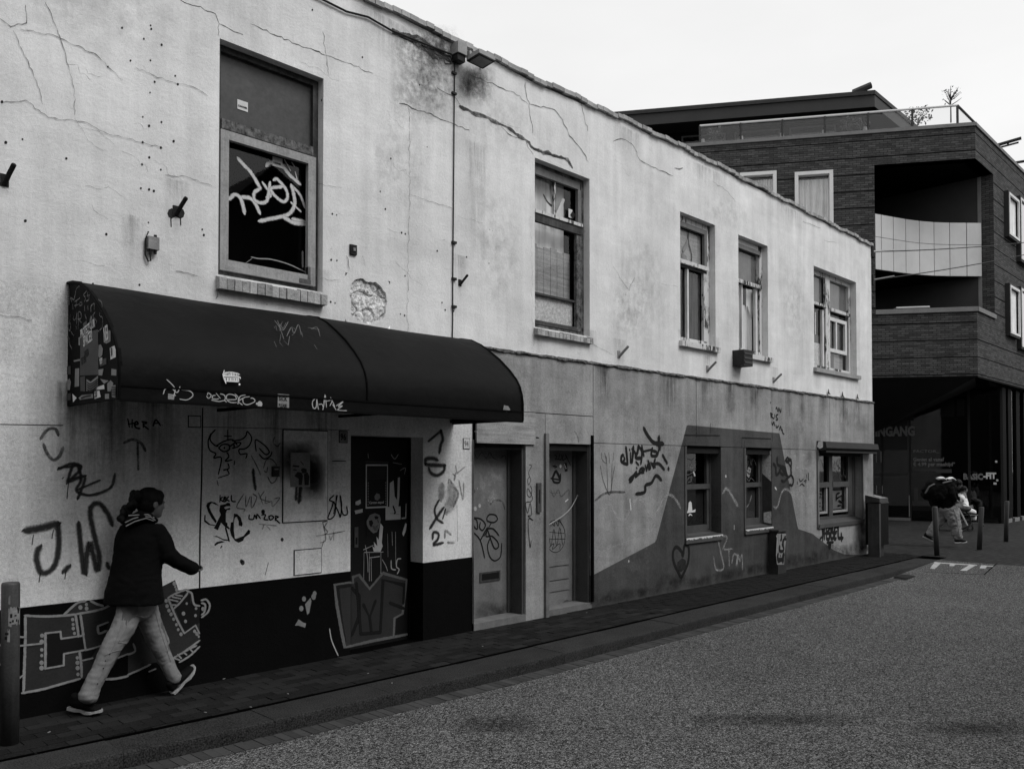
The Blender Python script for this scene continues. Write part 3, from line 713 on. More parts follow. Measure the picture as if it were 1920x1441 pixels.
# W3
a = UPW['c']
f = win('c', *a, .12, 'peeling_paint', .09, 'upper window with a cracked board above and a dark board beside a white glazing bar',
        bars=[(10.33, 11.14, 4.71, 4.77, -.06, 'peeling_paint', 'transom'), (10.33, 11.14, 4.67, 4.71, -.02, 'dark_wood', 'transom'), (10.33, 11.13, 5.27, 5.34, -.03, 'mid_paint', 'sash'), (11.06, 11.13, 4.77, 5.27, -.03, 'mid_paint', 'sash'),
              (10.60, 10.64, 3.62, 4.67, -.01, 'white_paint', 'muntin'), (11.05, 11.13, 3.6, 4.67, -.02, 'peeling_paint', 'sash')],
        back=[(10.33, 11.06, 4.77, 5.27, .04, 'board_wood', 'board'), (10.66, 11.05, 3.6, 4.66, .05, 'dark_board', 'board')])
g = MB(); g.stroke([(1291, 430), (1291, 452), (1297, 478), (1296, 490)], .018, PY(.15)); g.build('crack', 'marker_black', f)
g = MB(); g.poly([(1279, 468), (1291, 445), (1290, 462), (1282, 474)], PY(.15)); g.poly([(1279, 474), (1287, 480), (1290, 490), (1279, 484)], PY(.15)); g.build('torn_paper', 'paper_grey', f)
sill(f, 10.20, 11.27, 3.53, .075, 'peeling_paint', .06)
# W4
a = UPW['d']
f = win('d', *a, .12, 'peeling_paint', .10, 'upper window with a ragged curtain, right of the dark lamp box',
        bars=[(12.03, 12.83, 4.69, 4.75, -.06, 'peeling_paint', 'transom'), (12.03, 12.83, 5.27, 5.34, -.03, 'mid_paint', 'sash'), (12.23, 12.265, 3.62, 4.69, -.01, 'white_paint', 'muntin'), (12.70, 12.76, 3.62, 4.69, -.01, 'white_paint', 'muntin')],
        back=[(12.02, 12.82, 4.75, 5.30, .05, 'mid_paint', 'board')])
curtain(f, 12.04, 12.36, 4.1, 4.69, .22, 'curtain', .012, 30, lambda x: 4.2 + .15 * math.sin(x * 21))
curtain(f, 12.38, 12.8, 3.63, 4.4, .24, 'curtain', .02, 26, None)
curtain(f, 12.55, 12.78, 4.3, 4.69, .21, 'curtain', .012, 30, lambda x: 4.3 + .1 * math.sin(x * 31))
sill(f, 11.90, 12.99, 3.53, .075, 'peeling_paint', .06)
# W5
a = UPW['e']
f = win('e', *a, .14, 'peeling_paint', .09, 'double upper window nearest the end of the house with white centre post',
        bars=[(15.46, 15.66, 3.6, 5.33, -.03, 'peeling_paint', 'mullion'), (14.79, 15.46, 4.74, 4.79, -.06, 'peeling_paint', 'transom'), (15.66, 16.57, 4.71, 4.77, -.06, 'peeling_paint', 'transom'), (14.83, 14.90, 3.6, 4.7, -.01, 'white_paint', 'sash'), (15.36, 15.42, 3.6, 4.7, -.01, 'white_paint', 'sash'),
              (15.66, 16.50, 4.54, 4.61, -.01, 'white_paint', 'sash'), (16.42, 16.50, 4.0, 4.54, -.01, 'white_paint', 'sash'), (15.66, 16.50, 3.93, 4.0, -.01, 'white_paint', 'sash'), (15.98, 16.04, 4.0, 4.54, -.005, 'white_paint', 'muntin'),
              (15.10, 15.13, 4.2, 4.62, .02, 'white_paint', 'muntin')],
        back=[(14.8, 15.46, 4.79, 5.32, .045, 'mid_paint', 'board'), (15.66, 16.57, 4.77, 5.32, .045, 'mid_paint', 'board'), (14.9, 15.4, 3.6, 4.05, .045, 'chipboard', 'board'), (14.9, 15.4, 4.05, 4.2, .05, 'grey_paint', 'board'), (15.7, 16.0, 3.6, 3.93, .05, 'grey_paint', 'board'), (16.0, 16.45, 3.6, 3.93, .06, 'board_wood', 'board'), (16.05, 16.45, 4.0, 4.54, .08, 'dark_board', 'board')])
sill(f, 14.66, 16.73, 3.52, .075, 'light_wood', .06)
# ground floor windows
def gw(x0, x1, z0, z1, mid, lab, pale):
    f = win('g', x0, x1, z0, z1, .19, 'grey_paint', .05, lab, y0=-.03,
            bars=[(x0 + .05, x1 - .05, mid, mid + .075, -.03, 'grey_paint', 'rail'), (x1 - .12, x1 - .05, z0 + .06, z1 - .05, -.01, 'grey_paint', 'sash'), (x0 + .05, x1 - .12, z0 + .05, z0 + .13, -.02, 'grey_paint', 'rail')], pm='pane_dark', back=[(x0 + .05, x1 - .12, z0 + .1, mid, .05, ('mid_paint' if pale else 'grey_paint'), 'board')])
    g = MB(); q = [Vector((x0 - .03, -.06, z0 - .10)), Vector((x0 - .03, .18, z0 - .10)), Vector((x0 - .03, .18, z0 + .03)), Vector((x0 - .03, -.06, z0 - .02))]; g.solidpoly(q, Vector((x1 - x0 + .03, 0, 0))); g.build('sill', 'grey_paint', f)
    g = MB(); x = x0 - .03
    while x < x1 - .02: h = random.uniform(.005, .028); g.box(x, x + .03, -.064, -.058, z0 - .02 - h - .005, z0 - .018); x += .03
    g.build('flaked_paint', 'white_paint', f)
    g = MB(); g.box(x0 - .03, x0 + .015, -.045, -.02, z0, z1 + .0); g.build('edge_strip', 'grey_paint', f)
    return f
g1 = gw(10.31, 11.31, .68, 2.0, 1.36, 'left small street-level window with white pointed stencil on its lower pane', False)
g2 = gw(12.04, 12.955, .71, 2.0, 1.36, 'right small street-level window above the sticker-covered cabinet', True)
Q = ztr(1265, 820, 7.39); GPp = PY(.155); g = MB()
for st in ([(200, 310), (280, 300), (300, 350), (240, 420), (200, 400), (160, 430)], [(230, 370), (260, 410)], [(170, 520), (240, 490), (280, 450)], [(170, 600), (200, 550), (230, 600), (180, 620)], [(190, 560), (240, 540), (230, 590)]): g.stroke(Q(st), .012, GPp)
g.build('graffiti', 'pen_mid', g1)
g = MB(); g.stroke(Q([(262, 475), (280, 525)]), .035, GPp, False); g.poly(Q([(190, 960), (195, 900), (215, 880), (235, 900), (240, 960), (245, 1010), (290, 990), (285, 1030), (170, 1045), (185, 1000)]), GPp, .004); g.stroke(Q([(130, 995), (160, 1030)]), .05, GPp, False); g.stroke(Q([(195, 1080), (215, 1060), (240, 1080)]), .02, GPp)
g.build('graffiti', 'letter_light', g1, label='white pointed stencil')
g = MB()
for i in range(9): x = 160 + i * 24; g.stroke(Q([(x, 1180), (x + random.randint(-20, 20), 1130), (x + random.randint(-10, 30), 1080)]), .018, GPp)
g.build('graffiti', 'marker_black', g1)
g = MB()
for st in ([(985, 340), (1010, 380), (1040, 300), (1060, 380), (1085, 290), (1130, 380)], [(1000, 560), (1030, 600), (1060, 560), (1100, 600)]): g.stroke(Q(st), .012, GPp)
g.stroke(Q([(965, 940), (1000, 960), (1040, 890), (1065, 800)]), .03, GPp); g.build('graffiti', 'pen_mid', g2)
g = MB(); g.poly(Q([(1000, 450), (1025, 405), (1060, 430), (1050, 500), (1030, 560), (1000, 530), (995, 480)]), GPp, .004); g.build('oval_sticker', 'paper_grey', g2)
g = MB(); g.stroke(Q([(1000, 470), (1030, 500), (1060, 490)]), .02, PY(.150)); g.dots(Q([(1015, 440), (1040, 450)]), .012, PY(.150)); g.build('sticker_print', 'ink_black', g2)
g = MB(); g.wdecal(12.955 - .001, 12.955, 1.55, 1.99, .0)
# big pale wear marks on the right reveal of the second street window
g = MB(); yy = [-.025, .12]
g.face([(12.953, -.02, 1.45), (12.953, .16, 1.6), (12.953, .16, 1.9), (12.953, -.02, 1.97)]); g.face([(12.953, -.02, .74), (12.953, .12, .76), (12.953, .12, .92), (12.953, -.02, .95)]); g.build('bare_plaster', 'chipboard', g2)
g3 = win('h', 14.73, 16.82, .64, 2.0, .17, 'grey_paint', .10, 'wide street-level window under the roller shutter box', y0=-.03, pm='pane_dark',
         bars=[(15.58, 15.74, .74, 1.9, -.02, 'grey_paint', 'mullion'), (14.83, 15.58, 1.30, 1.40, -.03, 'grey_paint', 'rail'), (15.74, 16.50, 1.30, 1.40, -.03, 'grey_paint', 'rail'), (16.50, 16.72, .74, 1.9, -.01, 'grey_paint', 'sash'),
               (15.47, 15.52, .84, 1.30, -.01, 'light_wood', 'sash'), (14.83, 15.52, .80, .84, -.01, 'light_wood', 'sash'), (16.42, 16.47, .84, 1.30, -.01, 'light_wood', 'sash'), (15.76, 16.47, .80, .84, -.01, 'light_wood', 'sash')],
         back=[(14.86, 15.44, .86, 1.22, .06, 'paper_white', 'paper'), (15.80, 16.36, .86, 1.22, .06, 'paper_white', 'paper'), (14.83, 15.56, 1.4, 1.9, .07, 'film_grey', 'board'), (15.74, 16.5, 1.4, 1.9, .07, 'film_grey', 'board')])
g = MB(); q = [Vector((14.70, -.06, .56)), Vector((14.70, .15, .56)), Vector((14.70, .15, .70)), Vector((14.70, -.06, .63))]; g.solidpoly(q, Vector((2.12, 0, 0))); g.build('sill', 'grey_paint', g3)
g = MB(); g.box(14.69, 14.74, -.06, -.02, .58, 2.0); g.box(16.80, 16.84, -.055, -.02, .64, 2.0); g.build('edge_strip', 'mid_paint', g3)
Q = ztr(1520, 815, 5.88); P3 = PY(.19); g = MB()
for st in ([(85, 640), (120, 655)], [(90, 690), (105, 680), (100, 700)], [(85, 750), (105, 750)], [(85, 790), (105, 785)], [(125, 690), (150, 670), (160, 700), (135, 720), (155, 740)], [(130, 790), (150, 800), (160, 760)], [(290, 700), (320, 680), (370, 660), (385, 700), (350, 740), (310, 720)], [(340, 690), (360, 740)], [(300, 780), (330, 775)], [(345, 795), (350, 765), (375, 770), (380, 795)], [(285, 720), (290, 650), (320, 640)]): g.stroke(Q(st), .04, P3)
g.build('graffiti', 'marker_black', g3)
g = MB()
for i in range(16): x = random.uniform(80, 450); y = random.uniform(240, 420); g.stroke(Q([(x, y), (x + random.uniform(-25, 25), y + 50), (x + random.uniform(-10, 30), y + 100)]), random.uniform(.02, .06), PY(.172))
g.build('smears', 'spray_faint', g3)
# number plates
def plate(px, py, s, lab):
    c = WALL(px, py, .008); t_ = thing('house_number_plate', lab, 'number plate', tuple(c)); g = MB(); g.box(c.x, c.x + .085, c.y, c.y + .008, c.z - .105, c.z); g.build('plate', 'paper_grey' if s == '96' else 'paper_white', t_)
    g = MB(); g.box(c.x - .006, c.x + .091, c.y + .002, c.y + .009, c.z - .111, c.z + .006); g.build('rim', 'joint_dark', t_)
    text(s, Vector((c.x + .007, c.y, c.z - .082)), UX, UZ, .085, 'ink_black' if s == '96' else 'paper_grey', t_, bold=.002, sx=.75)
plate(637, 808, '96', 'house number plate 96 beside the black door'); plate(869.5, 822, '94', 'pale house number plate just left of the grey door')

# ---- doors
g = MB(); g.box(4.53, 5.42, .22, .255, GZ - .02, 2.05)
d96 = g.build('door', 'door_black', house, label='black door covered in posters and paint')
g = MB(); g.box(4.532, 4.555, .20, .219, GZ, 2.008); g.box(5.395, 5.418, .20, .219, GZ, 2.008); g.box(4.556, 5.394, .20, .219, 1.985, 2.008); g.build('door_frame', 'cap_black', d96)
DP = PY(.22)
c = DP(664, 988); g = MB(); g.box(c.x, c.x + .045, c.y - .008, c.y, c.z - .2, c.z); g.build('lock_plate', 'steel_galv', d96)
g = MB(); g.box(c.x + .012, c.x + .033, c.y - .0092, c.y - .0081, c.z - .17, c.z - .10); g.build('keyhole', 'ink_black', d96)
g = MB(); g.stroke([(668, 1130), (668, 1240)], .01, DP)
# posters on the black door
def poster(px0, py0, px1, py1, P, lab, m, name='poster', cat='poster'):
    a = P(px0, py0, .004); b2 = P(px1, py1, .004); t_ = thing(name, lab, cat, tuple(a)); g = MB(); g.box(a.x, b2.x, a.y - .001, a.y + .001, b2.z, a.z); g.build('sheet', m, t_); return t_, a, b2
t_, a, b2 = poster(686, 870, 727, 951, DP, 'black concert poster with white border hanging on the black door', 'paper_white')
g = MB(); g.box(a.x + .012, b2.x - .012, a.y - .0022, a.y - .0012, b2.z + .016, a.z - .016); g.build('printed_field', 'ink_black', t_)
w_ = b2.x - a.x; h_ = a.z - b2.z
g = MB()
for i in range(11): z = a.z - .03 - i * .0115; g.box(a.x + .022, b2.x - .022 - .01 * (i % 3), a.y - .0031, a.y - .0024, z - .005, z)
g.build('print_lines', 'letter_dim', t_)
g = MB()
for sx_ in (a.x + .022, b2.x - .034):
    for i in range(9): z = a.z - .18 - i * .027; g.box(sx_, sx_ + .012, a.y - .0031, a.y - .0024, z - .016, z)
g.build('print_marks', 'letter_mid', t_)
text('Carsten stayed', Vector((a.x + .04, a.y - .0025, b2.z + .045)), UX, UZ, .038, 'letter_light', t_, bold=.0006, sx=.78)
g = MB(); g.poly([(702, 930), (706, 924), (712, 926), (713, 933), (708, 938), (703, 936)], PY(.2135)); g.build('print_emblem', 'letter_mid', t_)
t_, a, b2 = poster(723, 950, 751, 973, DP, 'torn grey flyer under the right corner of the black door poster', 'letter_light', 'flyer', 'flyer')
g = MB(); g.poly([(730, 952), (731, 905), (738, 900), (740, 930), (744, 936), (748, 952)], PY(.217)); g.poly([(744, 948), (746, 895), (750, 894), (749, 930), (747, 948)], PY(.217)); g.build('torn_strip', 'letter_light', t_); g = MB(); g.stroke([(737, 948), (741, 960), (739, 962)], .02, PY(.214)); g.stroke([(731, 962), (748, 963)], .004, PY(.214)); g.build('print_marks', 'marker_black', t_)
t_, a, b2 = poster(687, 962, 720, 1002, DP, 'dark poster with a pale skull-like face in the middle of the black door', 'ink_black')
Q = ztr(660, 850, 6.0); PP = PY(.214); g = MB(); g.poly(Q([(165, 760), (200, 690), (260, 668), (310, 690), (325, 740), (305, 830), (280, 880), (240, 895), (190, 850), (165, 800)]), PP); g.build('printed_face', 'letter_mid', t_)
g = MB(); g.poly(Q([(250, 705), (280, 700), (300, 715), (290, 735), (262, 738)]), PY(.2125), .0); g.poly(Q([(190, 755), (225, 745), (240, 780), (215, 830), (195, 800)]), PY(.2125), .0003)
for k in range(4): g.stroke(Q([(225 + k * 8, 812 + k * 16), (262, 822 + k * 14), (298 - k * 4, 800 + k * 18)]), .005, PY(.2125))
g.stroke(Q([(290, 745), (298, 775)]), .012, PY(.2125)); g.poly(Q([(160, 770), (175, 830), (230, 890), (200, 880), (165, 830)]), PY(.2125), .0006); g.build('printed_shade', 'ink_black', t_)
g = MB(); g.poly(Q([(320, 780), (350, 820), (335, 1000), (345, 1040), (320, 1100), (245, 1102), (230, 1040), (255, 1060), (245, 990), (285, 1040), (275, 930), (300, 970), (310, 850)]), PP); g.build('torn_paper', 'paper_white', t_)
g = MB()
for st, w_ in (([(130, 1080), (240, 1030)], .012), ([(140, 1110), (350, 1105)], .012), ([(150, 1030), (175, 1180), (180, 1330)], .008), ([(200, 1170), (310, 1155)], .014), ([(195, 1120), (195, 1430)], .008), ([(215, 1180), (218, 1430)], .008), ([(325, 1110), (325, 1370)], .008), ([(135, 1110), (132, 1400)], .006), ([(440, 1200), (445, 1290), (490, 1305)], .014), ([(550, 1180), (510, 1190), (500, 1270), (530, 1300), (510, 1350)], .014), ([(490, 880), (492, 1240)], .006), ([(400, 900), (405, 1160)], .005), ([(450, 880), (455, 1030)], .008), ([(340, 1190), (380, 1260), (400, 1320)], .008), ([(180, 0), (185, 50)], .01),
               ([(440, 10), (480, 60), (520, 10)], .012), ([(460, 100), (560, 120)], .01), ([(540, 190), (600, 160), (590, 230)], .01)): g.stroke(Q(st), w_, DP)
g.build('graffiti', 'pen_light', d96, label='thin pale drips and pen marks')
g = MB(); g.poly(Q([(600, 780), (618, 790), (605, 870), (580, 930), (565, 900), (575, 860)]), DP, .003); g.poly(Q([(40, 540), (95, 515), (100, 560), (70, 580), (40, 575)]), DP, .003); g.poly(Q([(555, 720), (600, 715), (605, 560), (612, 560), (610, 730), (560, 735)]), DP, .003); g.poly(Q([(30, 640), (120, 620), (120, 660), (40, 680)]), DP, .003); g.build('sticker_remains', 'paper_white', d96)
g = MB(); g.poly([(698, 805), (703, 810), (700, 820)], DP, .003); g.stroke(Q([(155, 92), (410, 98)]), .018, DP, False); g.build('tape', 'letter_dim', d96)
# the large grey letters across the foot of the black door
Q = ztr(500, 780, 3.0025)
for nm, PPl, par, lo, hi in (('graffiti', WALL, dado, 0, 474), ('graffiti', PY(.22), d96, 476, 800)):
    off = .0045
    g = MB()
    if lo == 0: g.poly(Q([(382, 948), (474, 942), (474, 1290), (440, 1300), (420, 1200), (395, 1060)]), PPl, off)
    else: g.poly(Q([(476, 940), (487, 938), (485, 905), (520, 892), (580, 970), (655, 882), (788, 920), (765, 1110), (720, 1135), (715, 1240), (476, 1290)]), PPl, off)
    g.build(nm, 'fill_grey', par, label='large grey block letters D M F')
    Pf = (lambda q, w: (lambda a, b, o2=0.0: q(a, b, o2 + w)))(PPl, .004)
    g = MB()
    if lo == 0: S = [[(474, 936), (382, 948), (395, 1060), (420, 1200), (440, 1300), (474, 1292)]]
    else: S = [[(487, 935), (485, 905), (520, 892), (580, 970), (655, 882), (788, 920), (765, 1110), (720, 1135), (715, 1240)], [(476, 1292), (600, 1262), (800, 1225)]]
    for st in S: g.stroke(Q(st), .040, Pf, False)
    g.build('outline', 'outline_dim', par)
    g = MB()
    if lo == 0: S = [[(400, 960), (410, 1100), (440, 1270)], [(400, 960), (470, 950)]]
    else: S = [[(480, 965), (520, 1010), (520, 1130), (480, 1230)], [(505, 940), (530, 1220)], [(545, 1060), (580, 1130), (612, 1040)], [(580, 1130), (590, 1220)], [(640, 1215), (655, 920), (775, 950), (770, 1050)], [(695, 1050), (770, 1080)], [(530, 1225), (640, 1215)]]
    for st in S: g.stroke(Q(st), .05, Pf, False)
    g.build('letter_lines', 'spray_black', par)
# grey door and the board above it
g = MB(); g.box(6.11, 6.93, .205, .228, .0, 2.05); d2 = g.build('door', 'door_grey', house, label='plain grey door with a letterbox near its foot')
g = MB(); g.box(6.895, 6.928, -.0, .204, .0, 1.955); g.box(6.85, 6.894, .185, .204, .0, 1.955); g.build('door_post', 'grey_paint', d2)
g = MB(); g.box(6.11, 6.93, -.03, .23, GZ - .05, -.004); g.build('threshold', 'mid_paint', d2)
c = PY(.205)(899, 1073); e = PY(.205)(937, 1086)
g = MB(); g.box(c.x, e.x, c.y - .012, c.y, e.z, c.z); lb = g.build('letterbox', 'steel_galv', d2); g = MB(); g.box(c.x + .025, e.x - .025, c.y - .0135, c.y - .0125, e.z + .02, c.z - .018); g.build('letter_slot', 'ink_black', d2)
g = MB(); g.box(6.13, 7.07, -.055, -.034, 1.965, 2.335); bd = g.build('door_board', 'board_wood', house, label='wooden board with a chalked number over the grey door')
Q = ztr(860, 780, 3.696); BP = PY(-.055)
g = MB()
for st in ([(268, 50), (225, 145), (290, 150)], [(290, 60), (320, 60), (330, 90), (300, 105), (285, 80), (310, 55)], [(380, 50), (340, 110), (395, 100)], [(370, 60), (345, 160)], [(110, 105), (160, 108)], [(262, 50), (285, 52)]): g.stroke(Q(st), .014, BP)
g.build('graffiti', 'spray_chalk', bd)
PD = PY(.205)
g = MB()
for st, w_ in (([(100, 700), (105, 760), (130, 780), (125, 720), (100, 705), (150, 710), (185, 750), (165, 790), (145, 770), (150, 735)], .02), ([(195, 705), (215, 680), (255, 685), (268, 715), (240, 735), (200, 725), (195, 705)], .02), ([(97, 800), (150, 860), (180, 980)], .02), ([(150, 860), (200, 770), (190, 830), (230, 830), (270, 870), (275, 905), (245, 910), (205, 800), (200, 780), (240, 780), (278, 825)], .02), ([(215, 850), (200, 900), (215, 970), (250, 1000), (290, 970), (298, 880)], .018), ([(225, 740), (175, 830)], .018)): g.stroke(Q(st), w_, PD)
g.build('graffiti', 'marker_black', d2, label='looping black tag')
g = MB()
for st, w_ in (([(105, 250), (130, 290), (160, 250), (190, 290), (215, 250), (240, 290), (270, 300)], .014), ([(290, 290), (320, 270), (325, 300)], .014), ([(220, 610), (250, 580), (300, 590), (320, 640)], .03), ([(100, 360), (95, 390), (103, 420)], .02), ([(95, 500), (112, 515), (95, 550)], .02)): g.stroke(Q(st), w_, PD)
g.build('graffiti', 'spray_grey', d2)
g = MB(); g.dots(Q([(115, 640), (145, 620)]), .02, PD); g.dots(Q([(205, 585), (225, 592), (215, 480), (250, 460), (130, 500), (210, 520)]), .007, PD); g.build('sticker_remains', 'pen_light', d2)
g = MB(); g.decal(887, 1125, 962, 1170, PD, .002); g.build('foot_dirt', 'foot_dirt', d2); g = MB(); g.decal(890, 850, 955, 960, PD, .0024); g.build('scuffs', 'chalky', d2)
# second grey door with slatted foot
g = MB(); g.box(7.28, 8.14, .215, .238, .0, 2.05); d3 = g.build('door', 'door_grey', house, label='scribbled grey door with ribbed lower panel')
for i, (ya, yb) in enumerate(((1050, 1059), (1064, 1085), (1089, 1106), (1110, 1126))):
    c = PY(.215)(1024, ya + 2 + (1 if i == 0 else 0)); e = PY(.215)(1074, yb); g = MB(); g.box(7.36, 7.98, .203, .2145, PY(.215)(1050, yb).z, PY(.215)(1050, ya).z); g.build('slat', 'door_grey', d3)
g = MB(); g.box(8.10, 8.138, .0, .214, .0, 1.975); g.box(8.05, 8.099, .19, .214, .0, 1.975); g.build('door_post', 'grey_paint', d3)
g = MB(); g.box(7.28, 8.14, -.03, .24, GZ - .05, -.01); g.box(7.3, 7.86, .19, .24, -.01, .05); g.build('threshold', 'mid_paint', d3)
g = MB(); g.box(7.245, 7.30, -.065, -.03, GZ, 2.10); g.build('edge_strip', 'mid_paint', d3); g = MB(); g.box(8.125, 8.155, -.06, -.03, .0, 2.1); g.build('edge_strip', 'cap_black', d3)
P3d = PY(.215); c = PY(.19)(1084, 935)
g = MB(); g.box(c.x - .02, c.x + .03, .178, .189, c.z - .22, c.z + .04); hp = g.build('lock_plate', 'steel_dark', d3); g = MB(); g.tube([(c.x + .02, .175, c.z), (c.x + .02, .11, c.z), (c.x + .06, .10, c.z + .0), (c.x + .14, .10, c.z - .02)], .014, 8); g.build('handle', 'cable_black', d3)
g = MB()
for st, w_ in (([(640, 775), (605, 800), (640, 760), (690, 730), (740, 690)], 0), ):
    pass
for st, w_ in (([(665, 265), (680, 280), (670, 300), (690, 295)], .012), ([(700, 260), (695, 300), (715, 290), (710, 265)], .012), ([(725, 265), (720, 300), (745, 290), (740, 265), (775, 340)], .012), ([(690, 300), (730, 308)], .01), ([(650, 420), (660, 455), (700, 455), (705, 400)], .03), ([(655, 420), (675, 380), (700, 430)], .04), ([(640, 430), (700, 440)], .03), ([(655, 345), (680, 350)], .03), ([(668, 335), (668, 362)], .02), ([(603, 245), (625, 270), (605, 300)], .05)): 
    if w_: g.stroke(Q(st), w_, P3d)
g.build('graffiti', 'marker_black', d3)
g = MB(); import math as _m
el = [(670 + 68 * math.cos(t_), 830 + 112 * math.sin(t_)) for t_ in [k * math.pi / 8 for k in range(17)]]; g.stroke(Q(el), .008, P3d)
for st in ([(620, 780), (640, 900), (660, 780), (680, 900), (700, 770), (720, 890)], [(610, 800), (730, 810)], [(615, 850), (738, 850)], [(640, 760), (640, 730), (665, 760), (665, 715), (690, 760), (695, 710), (715, 750)], [(620, 915), (660, 880), (650, 920), (700, 880), (700, 920)], [(610, 790), (625, 840), (612, 870)]): g.stroke(Q(st), .009, P3d)
g.build('graffiti', 'marker_black', d3, label='round scribbled tag')
g = MB(); g.stroke(Q([(600, 765), (650, 735), (720, 690), (780, 630), (825, 545)]), .016, PY(.16)); g.build('hanging_tape', 'pen_light', d3, label='curved white strip hanging across the door')
g = MB(); g.poly(Q([(600, 420), (620, 430), (612, 470), (605, 520), (598, 480)]), P3d, .002); g.dots(Q([(706, 345)]), .025, P3d); g.stroke(Q([(740, 590), (758, 575)]), .02, P3d); g.build('sticker', 'letter_light', d3); g = MB(); g.poly(Q([(728, 325), (748, 320), (756, 380), (736, 384)]), P3d, .002); g.build('sticker', 'ink_black', d3)
g = MB(); g.dots(Q([(733, 335), (738, 348), (743, 360)]), .008, PY(.2135)); g.build('sticker_print', 'letter_light', d3)
g = MB(); g.stroke(Q([(640, 510), (660, 555), (690, 510), (710, 555), (760, 510), (765, 550)]), .03, P3d); g.stroke(Q([(625, 500), (640, 530), (700, 530)]), .012, P3d); g.build('graffiti', 'spray_faint', d3)
# mailbox slot on the pier, pier tag
CL = PY(-.03)
c = CL(1005, 905); g = MB(); t_ = thing('letterbox', 'narrow metal letterbox upright on the pier between the two grey doors', 'letterbox', tuple(c)); g.box(c.x, c.x + .07, -.055, -.03, CL(1005, 960).z, c.z); g.build('plate', 'steel_galv', t_); g = MB(); g.box(c.x + .025, c.x + .045, -.0565, -.0555, c.z - .24, c.z - .08); g.build('slot', 'ink_black', t_)
g = MB(); g.stroke(Q([(488, 335), (505, 345), (485, 390), (498, 440), (485, 475), (478, 440), (490, 420)]), .009, CL); g.stroke(Q([(495, 480), (508, 510), (495, 560), (475, 540), (480, 500), (510, 560), (500, 590), (465, 600), (478, 670), (495, 600), (505, 680), (480, 690), (515, 720), (485, 710), (482, 780), (488, 850), (495, 910), (502, 860)]), .010, CL); g.build('graffiti', 'marker_black', rend, label='tall thin looping tag on the pier')
g = MB(); g.stroke(Q([(545, 105), (520, 120), (545, 135), (520, 145), (555, 150)]), .02, CL); g.stroke(Q([(555, 105), (540, 130)]), .02, CL); g.build('graffiti', 'marker_black', rend)
g = MB(); g.stroke(Q([(615, 150), (640, 120), (660, 150)]), .03, CL); g.stroke(Q([(720, 180), (740, 120), (780, 90), (820, 130), (830, 180)]), .03, CL); g.build('graffiti', 'spray_faint', rend)

# ================================================================ GRAFFITI, CRACKS AND STAINS ON THE WALLS
Q = ztr(0, 760, 3.431)
g = MB(); g.stroke(Q([(165, 805), (270, 785), (370, 757)]), .075, WALL); g.stroke(Q([(372, 757), (378, 900), (355, 1020), (300, 1075), (255, 1060), (235, 965), (258, 905)]), .055, WALL); g.stroke(Q([(440, 1035), (415, 1065)]), .07, WALL)
g.stroke(Q([(505, 755), (525, 950), (545, 1085), (562, 930), (580, 885), (600, 960), (625, 1060), (640, 980), (610, 850), (580, 700), (595, 640), (640, 630), (690, 690), (722, 765)]), .052, WALL); g.stroke(Q([(690, 1020), (700, 1040)]), .06, WALL)
g.build('graffiti', 'spray_soft', lw, label='large sprayed initials J W')
g = MB()
for x, a, b2 in ((210, 830, 895), (338, 800, 855), (255, 1075, 1135), (421, 1060, 1115), (435, 500, 600), (405, 460, 470)): g.stroke(Q([(x + 6, a), (x, (a + b2) / 2), (x - 4, b2)]), .010, WALL)
for st in ([(375, 410), (460, 372), (520, 390), (500, 430), (440, 490), (545, 455), (515, 560), (500, 600)], [(430, 500), (470, 385), (505, 400), (520, 480), (490, 545), (560, 575), (640, 562), (715, 522), (738, 440)], [(380, 400), (520, 385)], [(470, 470), (550, 450)], [(500, 540), (640, 480)]): g.stroke(Q(st), .03, WALL)
g.build('graffiti', 'spray_soft', lw, label='dark scribble above the initials')
g = MB(); g.stroke(Q([(262, 215), (305, 155), (355, 150), (375, 190)]), .03, WALL); g.stroke(Q([(280, 250), (305, 310), (345, 350), (385, 320), (405, 270)]), .03, WALL); g.stroke(Q([(800, 240), (850, 218), (905, 240), (935, 290)]), .03, WALL); g.stroke(Q([(885, 240), (890, 410)]), .03, WALL); g.build('graffiti', 'spray_grey', lw)
g = MB()
for st in ([(822, 85), (832, 138)], [(850, 90), (850, 142)], [(825, 120), (865, 112)], [(868, 122), (888, 118), (878, 102), (865, 120), (875, 142), (900, 148)], [(920, 105), (922, 140)], [(912, 103), (945, 110), (922, 124), (955, 152)], [(985, 132), (1003, 92), (1032, 128)], [(992, 115), (1015, 113)]): g.stroke(Q(st), .014, WALL)
g.build('graffiti', 'marker_black', lw, label='small black tag HeRA')
Q = ztr(360, 770, 4.366); g = MB()
for st in ([(190, 155), (155, 195), (150, 240), (185, 280), (215, 290)], [(155, 185), (132, 250), (145, 320), (195, 350), (178, 385), (240, 385), (215, 520)], [(200, 285), (260, 250), (330, 235), (370, 280)], [(330, 245), (400, 235), (440, 205), (452, 168), (488, 220), (470, 280), (430, 310), (385, 315), (395, 355), (448, 350), (440, 388)], [(218, 305), (250, 275), (300, 278), (305, 315), (260, 333), (218, 305)], [(310, 290), (355, 262), (400, 262), (375, 292), (330, 305)], [(285, 340), (302, 372), (272, 410), (328, 400)], [(293, 155), (293, 230)], [(265, 205), (325, 208)], [(295, 430), (302, 470), (255, 485), (285, 480), (305, 515)], [(215, 548), (300, 520)], [(350, 410), (345, 440)],
           [(525, 330), (518, 240), (560, 255), (612, 300), (632, 340), (600, 355), (550, 305)], [(550, 355), (590, 392), (640, 370), (655, 335)]): g.stroke(Q(st), .013, WALL)
